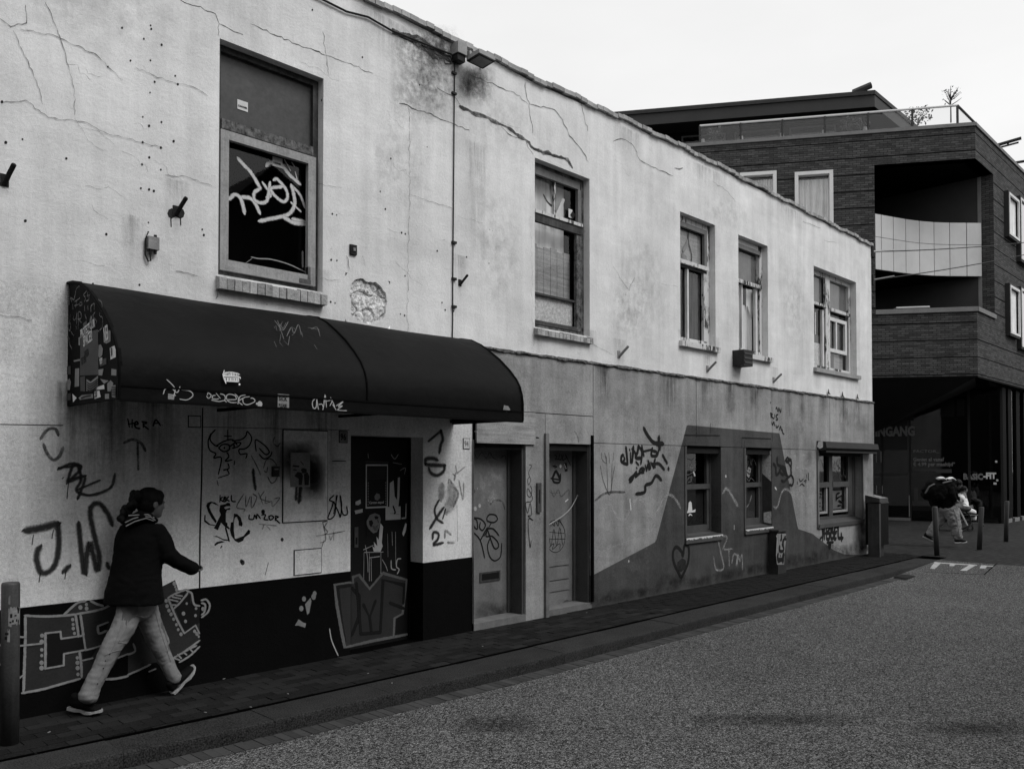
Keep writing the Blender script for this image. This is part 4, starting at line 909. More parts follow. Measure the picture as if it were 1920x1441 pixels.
g.dots(Q([(265, 302), (345, 285)]), .008, WALL); g.build('graffiti', 'marker_black', lw, label='thin drawing of a horned mask')
g = MB()
for st in ([(425, 678), (365, 785), (430, 802), (425, 820)], [(440, 690), (442, 785), (475, 700)], [(485, 700), (488, 795), (530, 710), (500, 680)], [(545, 672), (580, 762)], [(590, 660), (560, 715), (640, 745)], [(605, 700), (600, 755), (650, 740), (660, 782), (718, 712), (675, 718)], [(485, 365), (530, 450), (560, 520)], [(585, 470), (610, 400), (660, 400), (700, 470), (690, 560), (650, 590), (620, 540)], [(590, 490), (610, 500), (620, 460)], [(675, 215), (665, 260), (700, 290), (720, 260)], [(205, 570), (215, 610)], [(1070, 910), (1095, 1050), (1050, 1078)], [(1070, 910), (1110, 905), (1085, 950), (1110, 990), (1085, 1010)], [(1020, 1022), (1160, 1000), (1250, 982)], [(1125, 1020), (1135, 1055), (1150, 1020)], [(1160, 985), (1160, 1055)], [(550, 925), (690, 938)], [(590, 930), (575, 968)], [(612, 940), (640, 972)], [(1080, 1060), (1060, 1120)]): g.stroke(Q(st), .013, WALL)
g.build('graffiti', 'spray_grey', lw, label='faint grey tags')
g = MB(); Z = ztr(375, 900, 7.32)
for pl in ([(85, 350), (100, 310), (150, 290), (210, 305), (260, 345), (215, 335), (165, 310), (140, 330), (130, 370), (160, 440), (230, 560), (215, 590), (160, 520), (110, 430)], [(275, 340), (350, 325), (375, 305), (410, 310), (420, 355), (360, 355), (330, 375), (350, 395), (415, 375), (415, 400), (370, 410), (355, 450), (355, 570), (380, 590), (375, 620), (410, 655), (400, 675), (345, 640), (290, 580), (245, 685), (190, 655), (220, 600), (240, 560), (285, 470), (265, 420)], [(465, 455), (510, 460), (560, 510), (585, 600), (575, 635), (530, 615), (530, 560), (505, 500), (480, 510), (465, 570), (465, 690), (480, 800), (500, 800), (600, 760), (665, 675), (690, 690), (685, 730), (610, 785), (590, 830), (530, 855), (480, 830), (430, 760), (410, 680), (425, 575), (455, 570)], [(180, 770), (230, 760), (320, 805), (390, 815), (395, 830), (330, 825), (240, 780)], [(195, 880), (230, 845), (300, 830), (340, 845), (250, 870), (205, 900)], [(60, 475), (78, 475), (75, 545), (140, 600), (210, 610), (200, 622), (120, 612), (55, 565)]): g.poly(Z(pl), WALL, .0016)
g.stroke(Z([(350, 650), (375, 740), (400, 835)]), .016, WALL); g.stroke(Z([(300, 900), (285, 925)]), .014, WALL)
g.build('graffiti', 'marker_black', lw, label='bold black tag S F C')
g = MB()
for st in ([(230, 690), (228, 745)], [(250, 705), (232, 722), (256, 742)], [(262, 705), (262, 742), (282, 730), (262, 720), (278, 708), (262, 703)], [(300, 700), (285, 722), (305, 738)], [(322, 690), (325, 735), (356, 742)],
           [(470, 850), (468, 882), (502, 885), (512, 850), (528, 882), (532, 845), (560, 880)], [(570, 850), (602, 850), (590, 885), (622, 890)], [(628, 860), (640, 892), (668, 872), (650, 855), (628, 865)], [(682, 858), (682, 897)], [(682, 858), (708, 868), (685, 882), (718, 918)],
           [(1162, 690), (1125, 728), (1155, 755), (1112, 880), (1168, 850), (1182, 690)], [(1192, 690), (1160, 840)], [(1160, 740), (1200, 830), (1215, 868), (1225, 765), (1213, 690), (1232, 838), (1272, 842), (1265, 782)], [(1110, 880), (1125, 830)],
           [(780, 740), (782, 800), (820, 802), (838, 765), (838, 802)], [(862, 742), (870, 802)], [(872, 772), (852, 790), (892, 815)], [(900, 785), (920, 770), (932, 800), (905, 825), (898, 790)], [(930, 822), (985, 828)], [(962, 770), (950, 820)], [(770, 828), (830, 788)]): g.stroke(Q(st), .014, WALL)
g.dots(Q([(582, 825)]), .02, WALL); g.build('graffiti', 'marker_black', lw, label='small black handwritten tags')
g = MB(); g.stroke(Q([(500, 480), (510, 580), (520, 640)]), .04, WALL); g.stroke(Q([(625, 1240), (600, 1340)]), .012, WALL); g.dots(Q([(405, 1230), (738, 1052), (415, 1240)]), .02, WALL); g.build('graffiti', 'spray_soft', lw)
# shallow boards and meter hatches set on the lower wall
def lb_(px0, py0, px1, py1, name, m, lab, th=.012, border=True):
    a = WALL(px0, py0); b2 = WALL(px1, py1); g = MB(); g.box(a.x, b2.x, -th, 0, b2.z, a.z); o = g.build(name, m, house, label=lab)
    if border:
        g = MB(); e = .008; g.box(a.x - e, a.x, -th * .5, 0, b2.z - e, a.z + e); g.box(b2.x, b2.x + e, -th * .5, 0, b2.z - e, a.z + e); g.box(a.x, b2.x, -th * .5, 0, a.z, a.z + e); g.box(a.x, b2.x, -th * .5, 0, b2.z - e, b2.z); g.build('joint_line', 'joint_dark', o)
    return o
bdp = lb_(531, 806, 612, 974, 'service_board', 'lower_plaster', 'thin painted board screwed to the wall', .014)
g = MB(); BW = PY(-.014); g.decal(515, 825, 600, 905, BW, .002); g.decal(560, 850, 612, 940, BW, .0025); g.build('soot', 'soot', bdp)
g = MB(); g.stroke([(556, 912), (555, 935)], .05, BW); g.stroke([(563, 912), (562, 930), (561, 940)], .06, BW); g.build('graffiti', 'spray_soft', bdp)
hat = lb_(552, 1032, 601, 1072, 'meter_hatch', 'lower_plaster', 'small square hatch above the black band', .01)
lb_(354, 780, 375, 800, 'cover_plate', 'lower_plaster', 'small square cover plate', .006)
t_, a, b2 = poster(545, 848, 581, 912, BW, 'stencilled pale poster of two dark figures in the sooty patch of wall', 'paper_grey')
PP = PY(-.020); g = MB(); g.poly([(552, 892), (558, 884), (566, 886), (568, 892), (566, 909), (560, 909), (560, 897)], PP); g.poly([(570, 888), (577, 885), (580, 893), (579, 909), (571, 909)], PP); g.poly([(564, 880), (568, 877), (575, 879), (575, 886), (567, 887)], PP); g.stroke([(550, 873), (560, 874)], .02, PP); g.stroke([(550, 880), (556, 881)], .012, PP); g.stroke([(564, 865), (569, 871)], .01, PP); g.build('stencil_figures', 'ink_black', t_)
bell = thing('doorbell', 'small dark intercom box on the tagged wall under the awning', 'doorbell', tuple(WALL(509, 874)))
a = WALL(509, 874); b2 = WALL(521, 893); g = MB(); g.box(a.x, b2.x, -.03, 0, b2.z, a.z); g.build('case', 'cabinet_dark', bell); g = MB(); g.box(a.x + .012, b2.x - .012, -.033, -.0305, a.z - .03, a.z - .018); g.build('name_strip', 'letter_mid', bell)
g = MB(); g.box(WALL(623, 862).x, WALL(648, 862).x, -.004, 0, WALL(623, 863).z - .008, WALL(623, 863).z); g.build('slot', 'joint_dark', house)
# vertical joint line in the lower wall, small dark dots and drips
g = MB()
g.stroke([(380, 765), (378, 900), (375, 1000), (373, 1268)], .014, WALL, False); g.stroke([(379, 800), (655, 806)], .006, WALL, False); g.stroke([(0, 795), (118, 797)], .007, WALL)
g.build('joint_line', 'joint_dark', lw)
# letters piece in the corner: C, S, then L with dotted rims
Q = ztr(0, 1080, 6.004); J = ztr(240, 1040, 6.005)
DWL = lambda a, b2, o2=0.0: WALL(a, b2, o2 + .003)
DW2 = lambda a, b2, o2=0.0: WALL(a, b2, o2 + .0065)
g = MB(); g.poly(Q([(280, 445), (500, 450), (850, 425), (1240, 330), (1440, 300), (1440, 880), (1330, 930), (1180, 1150), (900, 1150), (600, 1240), (265, 1310)]), DWL)
g.poly(J([(0, 560), (390, 350), (530, 280), (570, 400), (680, 390), (730, 460), (740, 540), (805, 560), (805, 980), (600, 1200), (470, 1180), (250, 1220), (0, 1330)]), lambda a, b2, o2=0: DWL(a, b2, o2 + .0006)); g.poly(Q([(0, 770), (40, 780), (35, 1000), (0, 1000)]), DWL); g.poly(Q([(720, 432), (800, 370), (880, 300), (960, 280), (1060, 290), (1180, 350), (1000, 420)]), lambda a, b2, o2=0: DWL(a, b2, o2 + .0012))
g.build('graffiti', 'fill_grey', dado, label='big sprayed block letters C S K')
g = MB(); DWI = lambda a, b2, o2=0: DWL(a, b2, o2 + .002)
for pl in ([(515, 640), (685, 620), (700, 700), (890, 680), (945, 680), (955, 820), (900, 835), (720, 870), (715, 1000), (515, 1035)], [(875, 430), (895, 430), (925, 670), (890, 670)], [(1105, 560), (1215, 520), (1200, 600), (1115, 630)], [(930, 840), (1100, 800), (1020, 920), (935, 940)]): g.poly(Q(pl), DWI)
for pl in ([(460, 480), (560, 430), (660, 395), (650, 430), (560, 500), (525, 580)], [(290, 660), (330, 680), (460, 990), (400, 1040)], [(500, 1170), (790, 1025), (800, 1050), (590, 1200)], [(530, 600), (620, 440), (700, 450), (700, 540), (800, 580), (805, 760), (640, 870)]): g.poly(J(pl), DWI)
g.build('fill_areas', 'fill_black', dado)
g = MB()
S = [[(280, 440), (500, 450), (720, 440), (850, 425)], [(850, 425), (1100, 380), (1240, 325)], [(285, 440), (285, 700), (275, 1000), (265, 1300)], [(250, 1310), (450, 1275), (600, 1235), (900, 1150)], [(510, 1040), (512, 800), (510, 640)], [(510, 640), (680, 620)], [(680, 620), (690, 700)], [(690, 700), (935, 665)], [(850, 430), (870, 560), (885, 675)], [(905, 430), (925, 560), (940, 670)], [(940, 670), (965, 830)], [(965, 830), (1140, 780)], [(900, 838), (720, 870)], [(720, 870), (718, 1000)], [(718, 1000), (510, 1038)], [(895, 840), (915, 1000), (920, 1130)], [(900, 838), (965, 825)], [(720, 432), (830, 330), (890, 290), (960, 278)], [(1020, 275), (1090, 310), (1160, 330)], [(1215, 515), (1100, 560)], [(1100, 560), (1115, 640), (1200, 610)], [(930, 945), (1040, 920)], [(1180, 1155), (1300, 1150), (1440, 1120)], [(225, 680), (290, 685)], [(215, 1145), (270, 1105)], [(225, 780), (470, 755)], [(0, 770), (40, 785)], [(0, 990), (35, 1000)], [(1330, 915), (1440, 870)]]
for st in S: g.stroke(Q(st), .022, DW2)
S = [[(250, 570), (290, 575), (350, 700), (400, 820), (460, 970)], [(460, 970), (450, 1000), (395, 1045)], [(450, 480), (540, 700), (635, 880)], [(450, 480), (540, 430), (660, 385)], [(635, 880), (760, 790)], [(760, 790), (805, 880)], [(475, 1180), (640, 1080), (805, 960)], [(805, 1030), (700, 1130), (580, 1205)], [(770, 1020), (700, 1050), (600, 1110)], [(580, 1180), (520, 1160)], [(660, 400), (715, 430), (730, 500), (750, 560), (805, 570)], [(520, 600), (600, 520), (670, 430)], [(0, 1345), (130, 1290), (250, 1230)], [(240, 1310), (310, 1280)], [(825, 510), (880, 500), (920, 560), (900, 640), (830, 700)], [(830, 540), (870, 560), (860, 640), (830, 670)], [(285, 660), (320, 655)], [(350, 820), (395, 800)], [(380, 890), (410, 885)], [(60, 1000), (80, 1080), (0, 1120)],
     [(470, 500), (560, 520)], [(500, 470), (590, 490)], [(540, 450), (610, 460)], [(480, 560), (540, 560)], [(620, 1090), (660, 1120)], [(690, 1050), (730, 1090)], [(560, 1120), (600, 1160)]]
for st in S: g.stroke(J(st), .020, DW2)
g.build('outline', 'outline_light', dado)
g = MB(); g.dots(Q([(818, 485), (823, 540), (825, 585), (838, 640), (473, 665), (470, 735), (470, 825), (470, 890), (468, 970), (468, 1030), (870, 915), (872, 970), (874, 1030), (878, 1100), (905, 348), (973, 315), (975, 360)]), .013, DW2)
g.dots(J([(430, 515), (440, 573), (461, 623), (485, 665), (514, 720), (545, 782), (565, 838), (597, 890), (522, 320), (533, 357), (547, 390), (661, 545), (625, 657), (760, 680), (648, 745), (750, 857), (778, 885), (797, 917), (767, 600), (845, 605)]), .013, DW2)
g.build('paint_dots', 'outline_light', dado)
g = MB(); g.stroke([(618, 1178), (622, 1200), (634, 1228)], .012, DWL); g.build('white_scratch', 'pen_light', dado)
g = MB(); g.poly([(572, 1132), (582, 1120), (584, 1126), (580, 1148), (576, 1152)], DWL); g.poly([(553, 1172), (560, 1160), (568, 1166), (574, 1168), (572, 1176), (560, 1172)], DWL); g.dots([(588, 1118), (590, 1112), (570, 1122), (565, 1140)], .02, DWL); g.build('chipped_paint', 'letter_mid', dado)
# pier right of the black door
Q = ztr(785, 800, 3.967); g = MB()
for st, w_ in (([(75, 105), (165, 30)], .055), ([(165, 30), (180, 90), (165, 130), (155, 190)], .06), ([(50, 275), (55, 240), (100, 232), (140, 245)], .06), ([(55, 280), (140, 285), (195, 285)], .06), ([(195, 285), (185, 330), (140, 360), (95, 345), (75, 310)], .055), ([(150, 545), (120, 610), (135, 680), (180, 712)], .04), ([(185, 600), (130, 680), (85, 755)], .05), ([(105, 830), (110, 785), (145, 790), (145, 830), (110, 875), (180, 860)], .045), ([(180, 680), (200, 610)], .035)): g.stroke(Q(st), w_, WALL)
g.build('graffiti', 'spray_soft', lw, label='soft sprayed figures on the pier')
g = MB()
for st, w_ in (([(170, 450), (170, 520)], .16), ([(240, 450), (250, 520), (220, 610)], .20), ([(265, 450), (295, 500), (260, 590)], .04), ([(220, 420), (225, 390), (240, 400), (245, 420)], .025), ([(255, 350), (275, 370), (262, 395), (275, 340)], .025), ([(275, 290), (285, 350)], .03), ([(290, 340), (340, 300)], .03), ([(300, 400), (330, 540), (335, 420)], .03), ([(195, 820), (200, 770), (240, 800)], .04), ([(220, 860), (260, 860)], .05), ([(285, 580), (290, 850)], .015)): g.stroke(Q(st), w_, WALL)
g.build('graffiti', 'spray_faint', lw)
# right-hand grey front
Q = ztr(1090, 680, 3.203); Q = ztr(1150, 770, 5.6); g = MB()
for st, w_ in (([(105, 460), (85, 480), (85, 530), (115, 550), (150, 560)], .055), ([(110, 480), (120, 510), (105, 520)], .04), ([(132, 380), (140, 450), (150, 555)], .055), ([(170, 405), (172, 412)], .045), ([(180, 440), (180, 545)], .045), ([(210, 375), (205, 450), (195, 545)], .06), ([(195, 400), (230, 440), (235, 490)], .045), ([(265, 365), (255, 430), (235, 490), (290, 495)], .06), ([(265, 370), (300, 430), (290, 555)], .05), ([(300, 370), (320, 470)], .06), ([(320, 425), (400, 405)], .05),
               ([(410, 390), (400, 465), (455, 470), (450, 430), (415, 420)], .055), ([(465, 460), (480, 400)], .06), ([(320, 180), (345, 230), (380, 285), (430, 335), (520, 340)], .07), ([(480, 270), (478, 330), (490, 400)], .075), ([(455, 345), (520, 345)], .10),
               ([(170, 720), (205, 690), (200, 715), (175, 745)], .06), ([(205, 690), (245, 640), (230, 690), (290, 640)], .05), ([(245, 595), (248, 602)], .04), ([(290, 600), (275, 640), (310, 645), (325, 610), (295, 600), (320, 650)], .042), ([(335, 570), (350, 630)], .042), ([(350, 620), (365, 560), (375, 610), (390, 590), (365, 520)], .042), ([(410, 550), (440, 590)], .05), ([(440, 505), (425, 570), (455, 550), (490, 560), (535, 615)], .05), ([(395, 540), (425, 600)], .042), ([(520, 465), (565, 545)], .065), ([(580, 600), (582, 612)], .07), ([(240, 870), (330, 850), (340, 780), (400, 755), (440, 685), (470, 685), (505, 725)], .055), ([(240, 535), (265, 565)], .045)): g.stroke(Q(st), w_, CLAD)
g.build('graffiti', 'spray_black', rend, label='black exclamation tag with wavy underline')
g = MB()
for st in ([(330, 70), (340, 130), (355, 200)],): g.stroke(Q(st), .16, CLAD)
Q = ztr(1090, 680, 3.203)
g.build('graffiti', 'spray_soft', rend)
g = MB()
for st, w_ in (([(120, 540), (125, 580), (150, 600), (140, 540)], .02), ([(165, 540), (170, 600)], .02), ([(195, 540), (190, 590)], .02), ([(115, 620), (130, 700), (160, 780), (175, 780), (190, 680), (200, 620)], .02), ([(85, 825), (150, 780), (260, 775)], .04), ([(150, 560), (160, 780)], .02), ([(185, 600), (180, 770)], .02)): g.stroke(Q(st), w_, CLAD)
g.build('graffiti', 'spray_grey', rend, label='faint grey trident drawing')
g = MB()
for st, w_ in (([(300, 850), (330, 820), (365, 830), (400, 890), (430, 930)], .07), ([(455, 900), (490, 820), (520, 790), (560, 810), (595, 870)], .065), ([(850, 780), (870, 755), (900, 790), (940, 855)], .065), ([(180, 860), (220, 930), (265, 940), (290, 880)], .065), ([(130, 880), (150, 850), (190, 850)], .065)): g.stroke(Q(st), w_, CLAD)
Q2 = ztr(1360, 720, 3.791)
for st, w_ in (([(0, 740), (30, 760), (80, 860)], .065), ([(345, 870), (370, 870), (400, 770), (430, 745), (465, 770), (495, 850)], .065), ([(500, 800), (530, 755), (560, 790), (578, 860)], .065)): g.stroke(Q2(st), w_, CLAD)
g.build('graffiti', 'spray_chalk', rend, label='pale sprayed wavy line along the front')
g = MB(); g.stroke([(1104, 1043), (1220, 997), (1280, 784), (1462, 796), (1498, 985), (1530, 1003), (1590, 1038)], .016, CLAD, False); g.build('edge_line', 'spray_chalk', rend)
g = MB(); CL2 = PY(-.038)
for st in ([(1283, 834), (1283, 815), (1350, 816), (1350, 836)], [(1391, 838), (1391, 820), (1446, 822), (1446, 840)], [(1332, 793), (1333, 812)]): g.stroke(st, .012, CL2, False)
g.build('joint_line', 'joint_dark', rend)
g = MB(); g.stroke(Q([(292, 820), (298, 880)]), .05, CLAD); g.stroke(Q2([(355, 735), (362, 745)]), .06, CLAD); g.stroke(Q([(918, 975), (918, 1000)]), .02, CLAD); g.dots(Q([(868, 680), (285, 1190)]), .02, CLAD); g.build('white_splash', 'spray_white', rend)
g = MB(); g.stroke(Q([(600, 1290), (560, 1210), (550, 1140), (570, 1105), (600, 1130), (610, 1160), (620, 1095), (645, 1110), (640, 1200), (600, 1290)]), .06, CLAD); g.build('graffiti', 'spray_black', rend, label='dark sprayed heart')
g = MB(); g.poly(Q([(578, 1195), (605, 1170), (628, 1185), (628, 1230), (600, 1255), (575, 1240)]), CLAD, .004); g.build('bare_patch', 'rust_dark', rend)
g = MB()
for st in ([(795, 1165), (810, 1240), (855, 1230), (835, 1130), (825, 1050), (875, 1045), (850, 1115)], [(860, 1120), (905, 1115)], [(885, 1120), (890, 1215)], [(905, 1200), (915, 1150), (935, 1160), (930, 1210)], [(935, 1215), (940, 1150), (952, 1190), (965, 1150), (968, 1240)]): g.stroke(Q(st), .05, CLAD)
g.build('graffiti', 'spray_chalk', rend, label='chalky tag S Tom below the window')
g = MB()
for st in ([(315, 170), (345, 165)], [(320, 185), (345, 182)], [(342, 150), (350, 190)], [(355, 190), (365, 165), (372, 195)], [(378, 195), (380, 170), (392, 200), (396, 175)], [(320, 205), (325, 240)], [(320, 205), (335, 215), (325, 225), (345, 245)], [(350, 215), (352, 240)], [(375, 215), (360, 225), (372, 250), (360, 255)], [(330, 270), (335, 290), (345, 268), (350, 295)], [(360, 290), (365, 310), (378, 295)], [(385, 325), (392, 300), (400, 330)], [(405, 320), (408, 345), (418, 355)], [(322, 128), (323, 135)]): g.stroke(Q2(st), .034, CLAD)
T3 = ztr(1435, 750, 5.6)
for st, w_ in (([(85, 665), (110, 700), (115, 780), (145, 760)], .055), ([(125, 600), (130, 670), (170, 700), (150, 740), (185, 780), (215, 750), (205, 710), (170, 700), (225, 790)], .055), ([(215, 740), (235, 800)], .07), ([(210, 635), (235, 600), (245, 650), (215, 640), (275, 630), (240, 610)], .045), ([(275, 640), (270, 720), (270, 780), (240, 810), (200, 850), (170, 840)], .05), ([(270, 780), (295, 830), (285, 890), (255, 885)], .05), ([(240, 650), (275, 710)], .04)): g.stroke(T3(st), w_, CLAD)
for st, w_ in (([(512, 690), (515, 710)], .02), ([(525, 670), (535, 690), (555, 672)], .02), ([(560, 690), (575, 680), (570, 700)], .02), ([(530, 720), (545, 708), (562, 722)], .022), ([(590, 630), (592, 680)], .03), ([(578, 640), (580, 665)], .02)): g.stroke(Q2(st), w_, CLAD)
g.build('graffiti', 'marker_black', rend, label='black tags beside the dark painted shape')
g = MB(); T5 = ztr(1520, 970, 13.6)
for st in ([(305, 580), (310, 400), (300, 300), (320, 260), (350, 300), (320, 380)], [(350, 250), (350, 545)], [(310, 400), (380, 400)], [(400, 240), (405, 550)], [(410, 240), (460, 215), (470, 300), (420, 390), (480, 400), (470, 540), (410, 540)], [(510, 240), (520, 540)], [(510, 240), (560, 260), (540, 360), (590, 390), (580, 510), (520, 540)], [(640, 225), (610, 300), (620, 400), (660, 350)], [(640, 225), (690, 260)], [(610, 400), (610, 550), (650, 520)], [(705, 195), (705, 500), (780, 520), (790, 590)], [(780, 400), (790, 520), (825, 510)], [(240, 545), (275, 500)], [(420, 635), (575, 625)]): g.stroke(T5(st), .075, CLAD)
g.dots(T5([(485, 705)]), .07, CLAD)
g.build('graffiti', 'marker_black', rend, label='heavy black word under the wide window')
g = MB()
for st in ([(470, 480), (500, 520), (470, 500)], [(540, 500), (590, 520), (570, 560)], [(500, 590), (580, 600)], [(780, 1165), (790, 1160)], [(800, 1165), (830, 1175)]): g.stroke(Q2(st), .08, CLAD)
g.build('graffiti', 'spray_chalk', rend)
# stencilled beetle-like marks faint above; meter label
# cracks in the plaster
def crack(mb, pts, w, P, rough=2.0):
    q = []
    for (a, b2), (c, d) in zip(pts, pts[1:]):
        n = max(2, int(math.hypot(c - a, d - b2) / 7))
        for i in range(n): t_ = i / n; q.append((a + (c - a) * t_ + (random.uniform(-rough, rough) if i else 0), b2 + (d - b2) * t_ + (random.uniform(-rough, rough) if i else 0)))
    q.append(pts[-1]); mb.stroke(q, w, P, False, .3, .45)
g = MB()
for st, w_ in (([(338, 0), (370, 12), (404, 26), (411, 45), (455, 65)], .010), ([(411, 45), (409, 68)], .008), ([(470, 45), (520, 68), (575, 90), (612, 104)], .012), ([(612, 104), (650, 118), (700, 138)], .008), ([(612, 104), (617, 142)], .009), ([(605, 60), (612, 104)], .006),
               ([(749, 194), (800, 212), (880, 244)], .013), ([(736, 55), (760, 65), (790, 72), (830, 100), (860, 120)], .03), ([(820, 165), (850, 180), (865, 200), (890, 213)], .010), ([(862, 200), (900, 216), (950, 238), (985, 262), (1003, 280), (1035, 290), (1065, 300), (1073, 314)], .042), ([(940, 238), (960, 255), (985, 262), (1000, 290)], .012), ([(1000, 278), (1025, 287), (1060, 298)], .03),
               ([(880, 140), (930, 160), (975, 180), (990, 195)], .014), ([(985, 155), (992, 200), (999, 250)], .014), ([(992, 195), (1040, 206), (1055, 225), (1068, 255), (1090, 280), (1105, 305)], .016), ([(1085, 182), (1095, 215), (1102, 245)], .018), ([(1150, 265), (1165, 260), (1185, 270), (1200, 300), (1230, 315), (1262, 330)], .012), ([(1265, 315), (1280, 315)], .02),
               ([(768, 195), (767, 400), (765, 520), (764, 622)], .005), ([(0, 35), (20, 50), (50, 43), (48, 10)], .007), ([(85, 5), (100, 40), (114, 75), (130, 130), (140, 170), (140, 215)], .006), ([(38, 55), (105, 68), (140, 85), (180, 102), (205, 128), (230, 150)], .007), ([(25, 58), (50, 110), (70, 160), (80, 195)], .006), ([(5, 192), (48, 188), (90, 220), (155, 228), (200, 250), (270, 268), (305, 278)], .006), ([(255, 127), (310, 150), (360, 162), (390, 180)], .006), ([(310, 328), (355, 333), (405, 352)], .005), ([(160, 348), (190, 355)], .004), ([(60, 600), (0, 590)], .006), ([(330, 508), (370, 517)], .007), ([(405, 560), (418, 520)], .008), ([(595, 345), (640, 352)], .004), ([(600, 522), (640, 525)], .004), ([(770, 365), (850, 392)], .005), ([(860, 405), (905, 418)], .004), ([(995, 405), (1000, 650)], .003),
               ([(1105, 640), (1130, 655), (1150, 665)], .006), ([(1335, 340), (1365, 360), (1380, 380)], .008), ([(1505, 415), (1540, 428)], .010), ([(1545, 450), (1570, 455)], .008), ([(680, 480), (685, 500)], .006), ([(650, 480), (656, 505)], .010), ([(1150, 500), (1180, 545), (1190, 520)], .008)):
    crack(g, st, w_ * (.75 if w_ < .02 else 1.05), WALL)
g.build('crack', 'crack_dark', upw)
g = MB()
for k in range(5): crack(g, [(736, 56 + k * 2), (752, 66 + k), (770, 70 + k * 2), (792, 76 + k * 3), (812, 90 + k * 3), (832, 104 + k * 2), (846, 116 + k)], .020, WALL, 4)
for k in range(3): crack(g, [(790, 84 + k * 4), (806, 98 + k * 3), (820, 108 + k * 2)], .022, WALL, 4)
g.build('broken_edge', 'crack_dark', upw, label='crumbled plaster edge under the roof')
g = MB(); random.seed(5)
for i in range(34):
    x0 = random.uniform(0, 1600); ztop = 30 if x0 < 600 else (x0 - 620) * .47 + 20; y0 = random.uniform(max(0, ztop + 20), 520 + x0 * .08)
    st = [(x0, y0)]
    for k in range(random.randint(2, 5)): st.append((st[-1][0] + random.uniform(4, 20), st[-1][1] + random.uniform(-3, 16)))
    c = WALL(*st[0]); e = WALL(*st[-1])
    if any(k_[0] - .05 < p.x < k_[1] + .05 and k_[2] - .05 < p.z < k_[3] + .05 for k_ in UPW.values() for p in (c, e)) or e.x > 17.3: continue
    crack(g, st, .004, WALL)
g.build('crack', 'crack_fine', upw)
# pock marks and screw holes
g = MB()
for (a, b2) in ztr(0, 0, 2.669)([(611, 140), (754, 128), (757, 146), (720, 195), (809, 225), (653, 304), (753, 303), (774, 410), (877, 380), (890, 422), (751, 464), (540, 334), (715, 585), (808, 611), (746, 630), (714, 712), (805, 739), (711, 823), (805, 849), (747, 788), (705, 942), (746, 948), (770, 956), (332, 793), (127, 1105), (532, 1172), (1012, 1148), (1020, 1176), (10, 510), (29, 713), (113, 697), (869, 707), (743, 1113), (465, 1420), (698, 1425)]) + ztr(380, 0, 2.324)([(478, 44), (696, 250), (820, 691), (774, 834), (796, 911), (565, 932), (584, 936), (560, 1132), (585, 1135), (867, 1014), (883, 1019), (1022, 1093), (882, 1202), (558, 1315), (577, 1320), (862, 1368), (880, 1374), (1150, 1120), (1043, 1318), (1057, 1350), (1093, 1355), (945, 370), (518, 438)]): g.dots([(a, b2)], .0085, WALL)
for i in range(30):
    x = random.uniform(3.4, 17.2); z = random.uniform(3.1, 6.1)
    if any(k_[0] - .05 < x < k_[1] + .05 and k_[2] - .05 < z < k_[3] + .05 for k_ in UPW.values()): continue
    r = random.uniform(.003, .008); g.face([(x + r * math.cos(k * 1.05), -.0018, z + r * math.sin(k * 1.05)) for k in range(6)])
g.build('drill_hole', 'rust_dark', upw, kind='stuff')
# weather stains on the upper plaster
g = MB()
for q in ((728, 55, 872, 235), (735, 45, 860, 120), (860, 115, 930, 200)): g.decal(*q, WALL, .0022 + .0003 * len(g.f))
g.build('stain', 'grime', upw); g = MB(); g.decal(855, 125, 915, 185, WALL, .0034); g.decal(795, 70, 862, 130, WALL, .0037); g.build('stain', 'grime_heavy', upw)
g = MB(); random.seed(11)
for x, z, w_, h_ in ((2.83, 3.50, .22, .55), (2.5, 3.28, .2, .4), (5.93, 3.50, .25, .5), (6.15, 3.9, .4, 1.4), (8.78, 3.0, .3, .4), (10.98, 3.0, .3, .4), (13.13, 3.0, .3, .4), (3.3, 3.02, .3, .4), (4.15, 3.05, .3, .5), (7.2, 3.02, .3, .4), (8.15, 3.05, .3, .4), (10.3, 3.2, .3, .5), (11.2, 3.2, .3, .5), (16.6, 3.2, .4, .5), (14.8, 3.1, .4, .5), (.2, 5.9, 1.2, 1.4), (2.0, 6.0, .8, 1.2), (4.9, 5.8, .8, 1.4), (9.0, 5.8, .7, 1.0), (11.0, 5.9, 1.2, .9), (13.8, 5.8, 1.2, .9)) :
    g.wdecal(x - w_ / 2, x + w_ / 2, z, min(z + h_, rooftop(x) - .07), -.0042 - .0002 * len(g.f))
g.build('stain', 'drip', upw)
g = MB()
for x, z, w_, h_ in ((9.3, 4.2, 1.3, 1.5), (8.9, 3.7, 1.0, .9), (13.9, 4.6, 1.1, 1.6), (5.1, 4.8, .9, 1.3), (2.2, 5.3, 1.4, .8), (6.5, 4.2, .8, 1.6), (11.5, 5.7, 1.6, .5), (6.5, 5.6, 1.2, .8)):
    g.wdecal(x - w_ / 2, x + w_ / 2, z - h_ / 2, min(z + h_ / 2, rooftop(x) - .07), -.0092 - .0002 * len(g.f))
g.build('stain', 'rub', upw)
g = MB()
for x in (8.4, 9.9, 10.9, 11.6, 12.4, 13.6, 14.1, 15.0, 15.9, 16.6): w_ = random.uniform(.25, .5); h_ = random.uniform(.35, .8); g.wdecal(x - w_ / 2, x + w_ / 2, 3.0 - h_, 3.02, -.0340 - .0003 * len(g.f))
g.build('stain', 'drip_and_shade', rend)
g = MB()
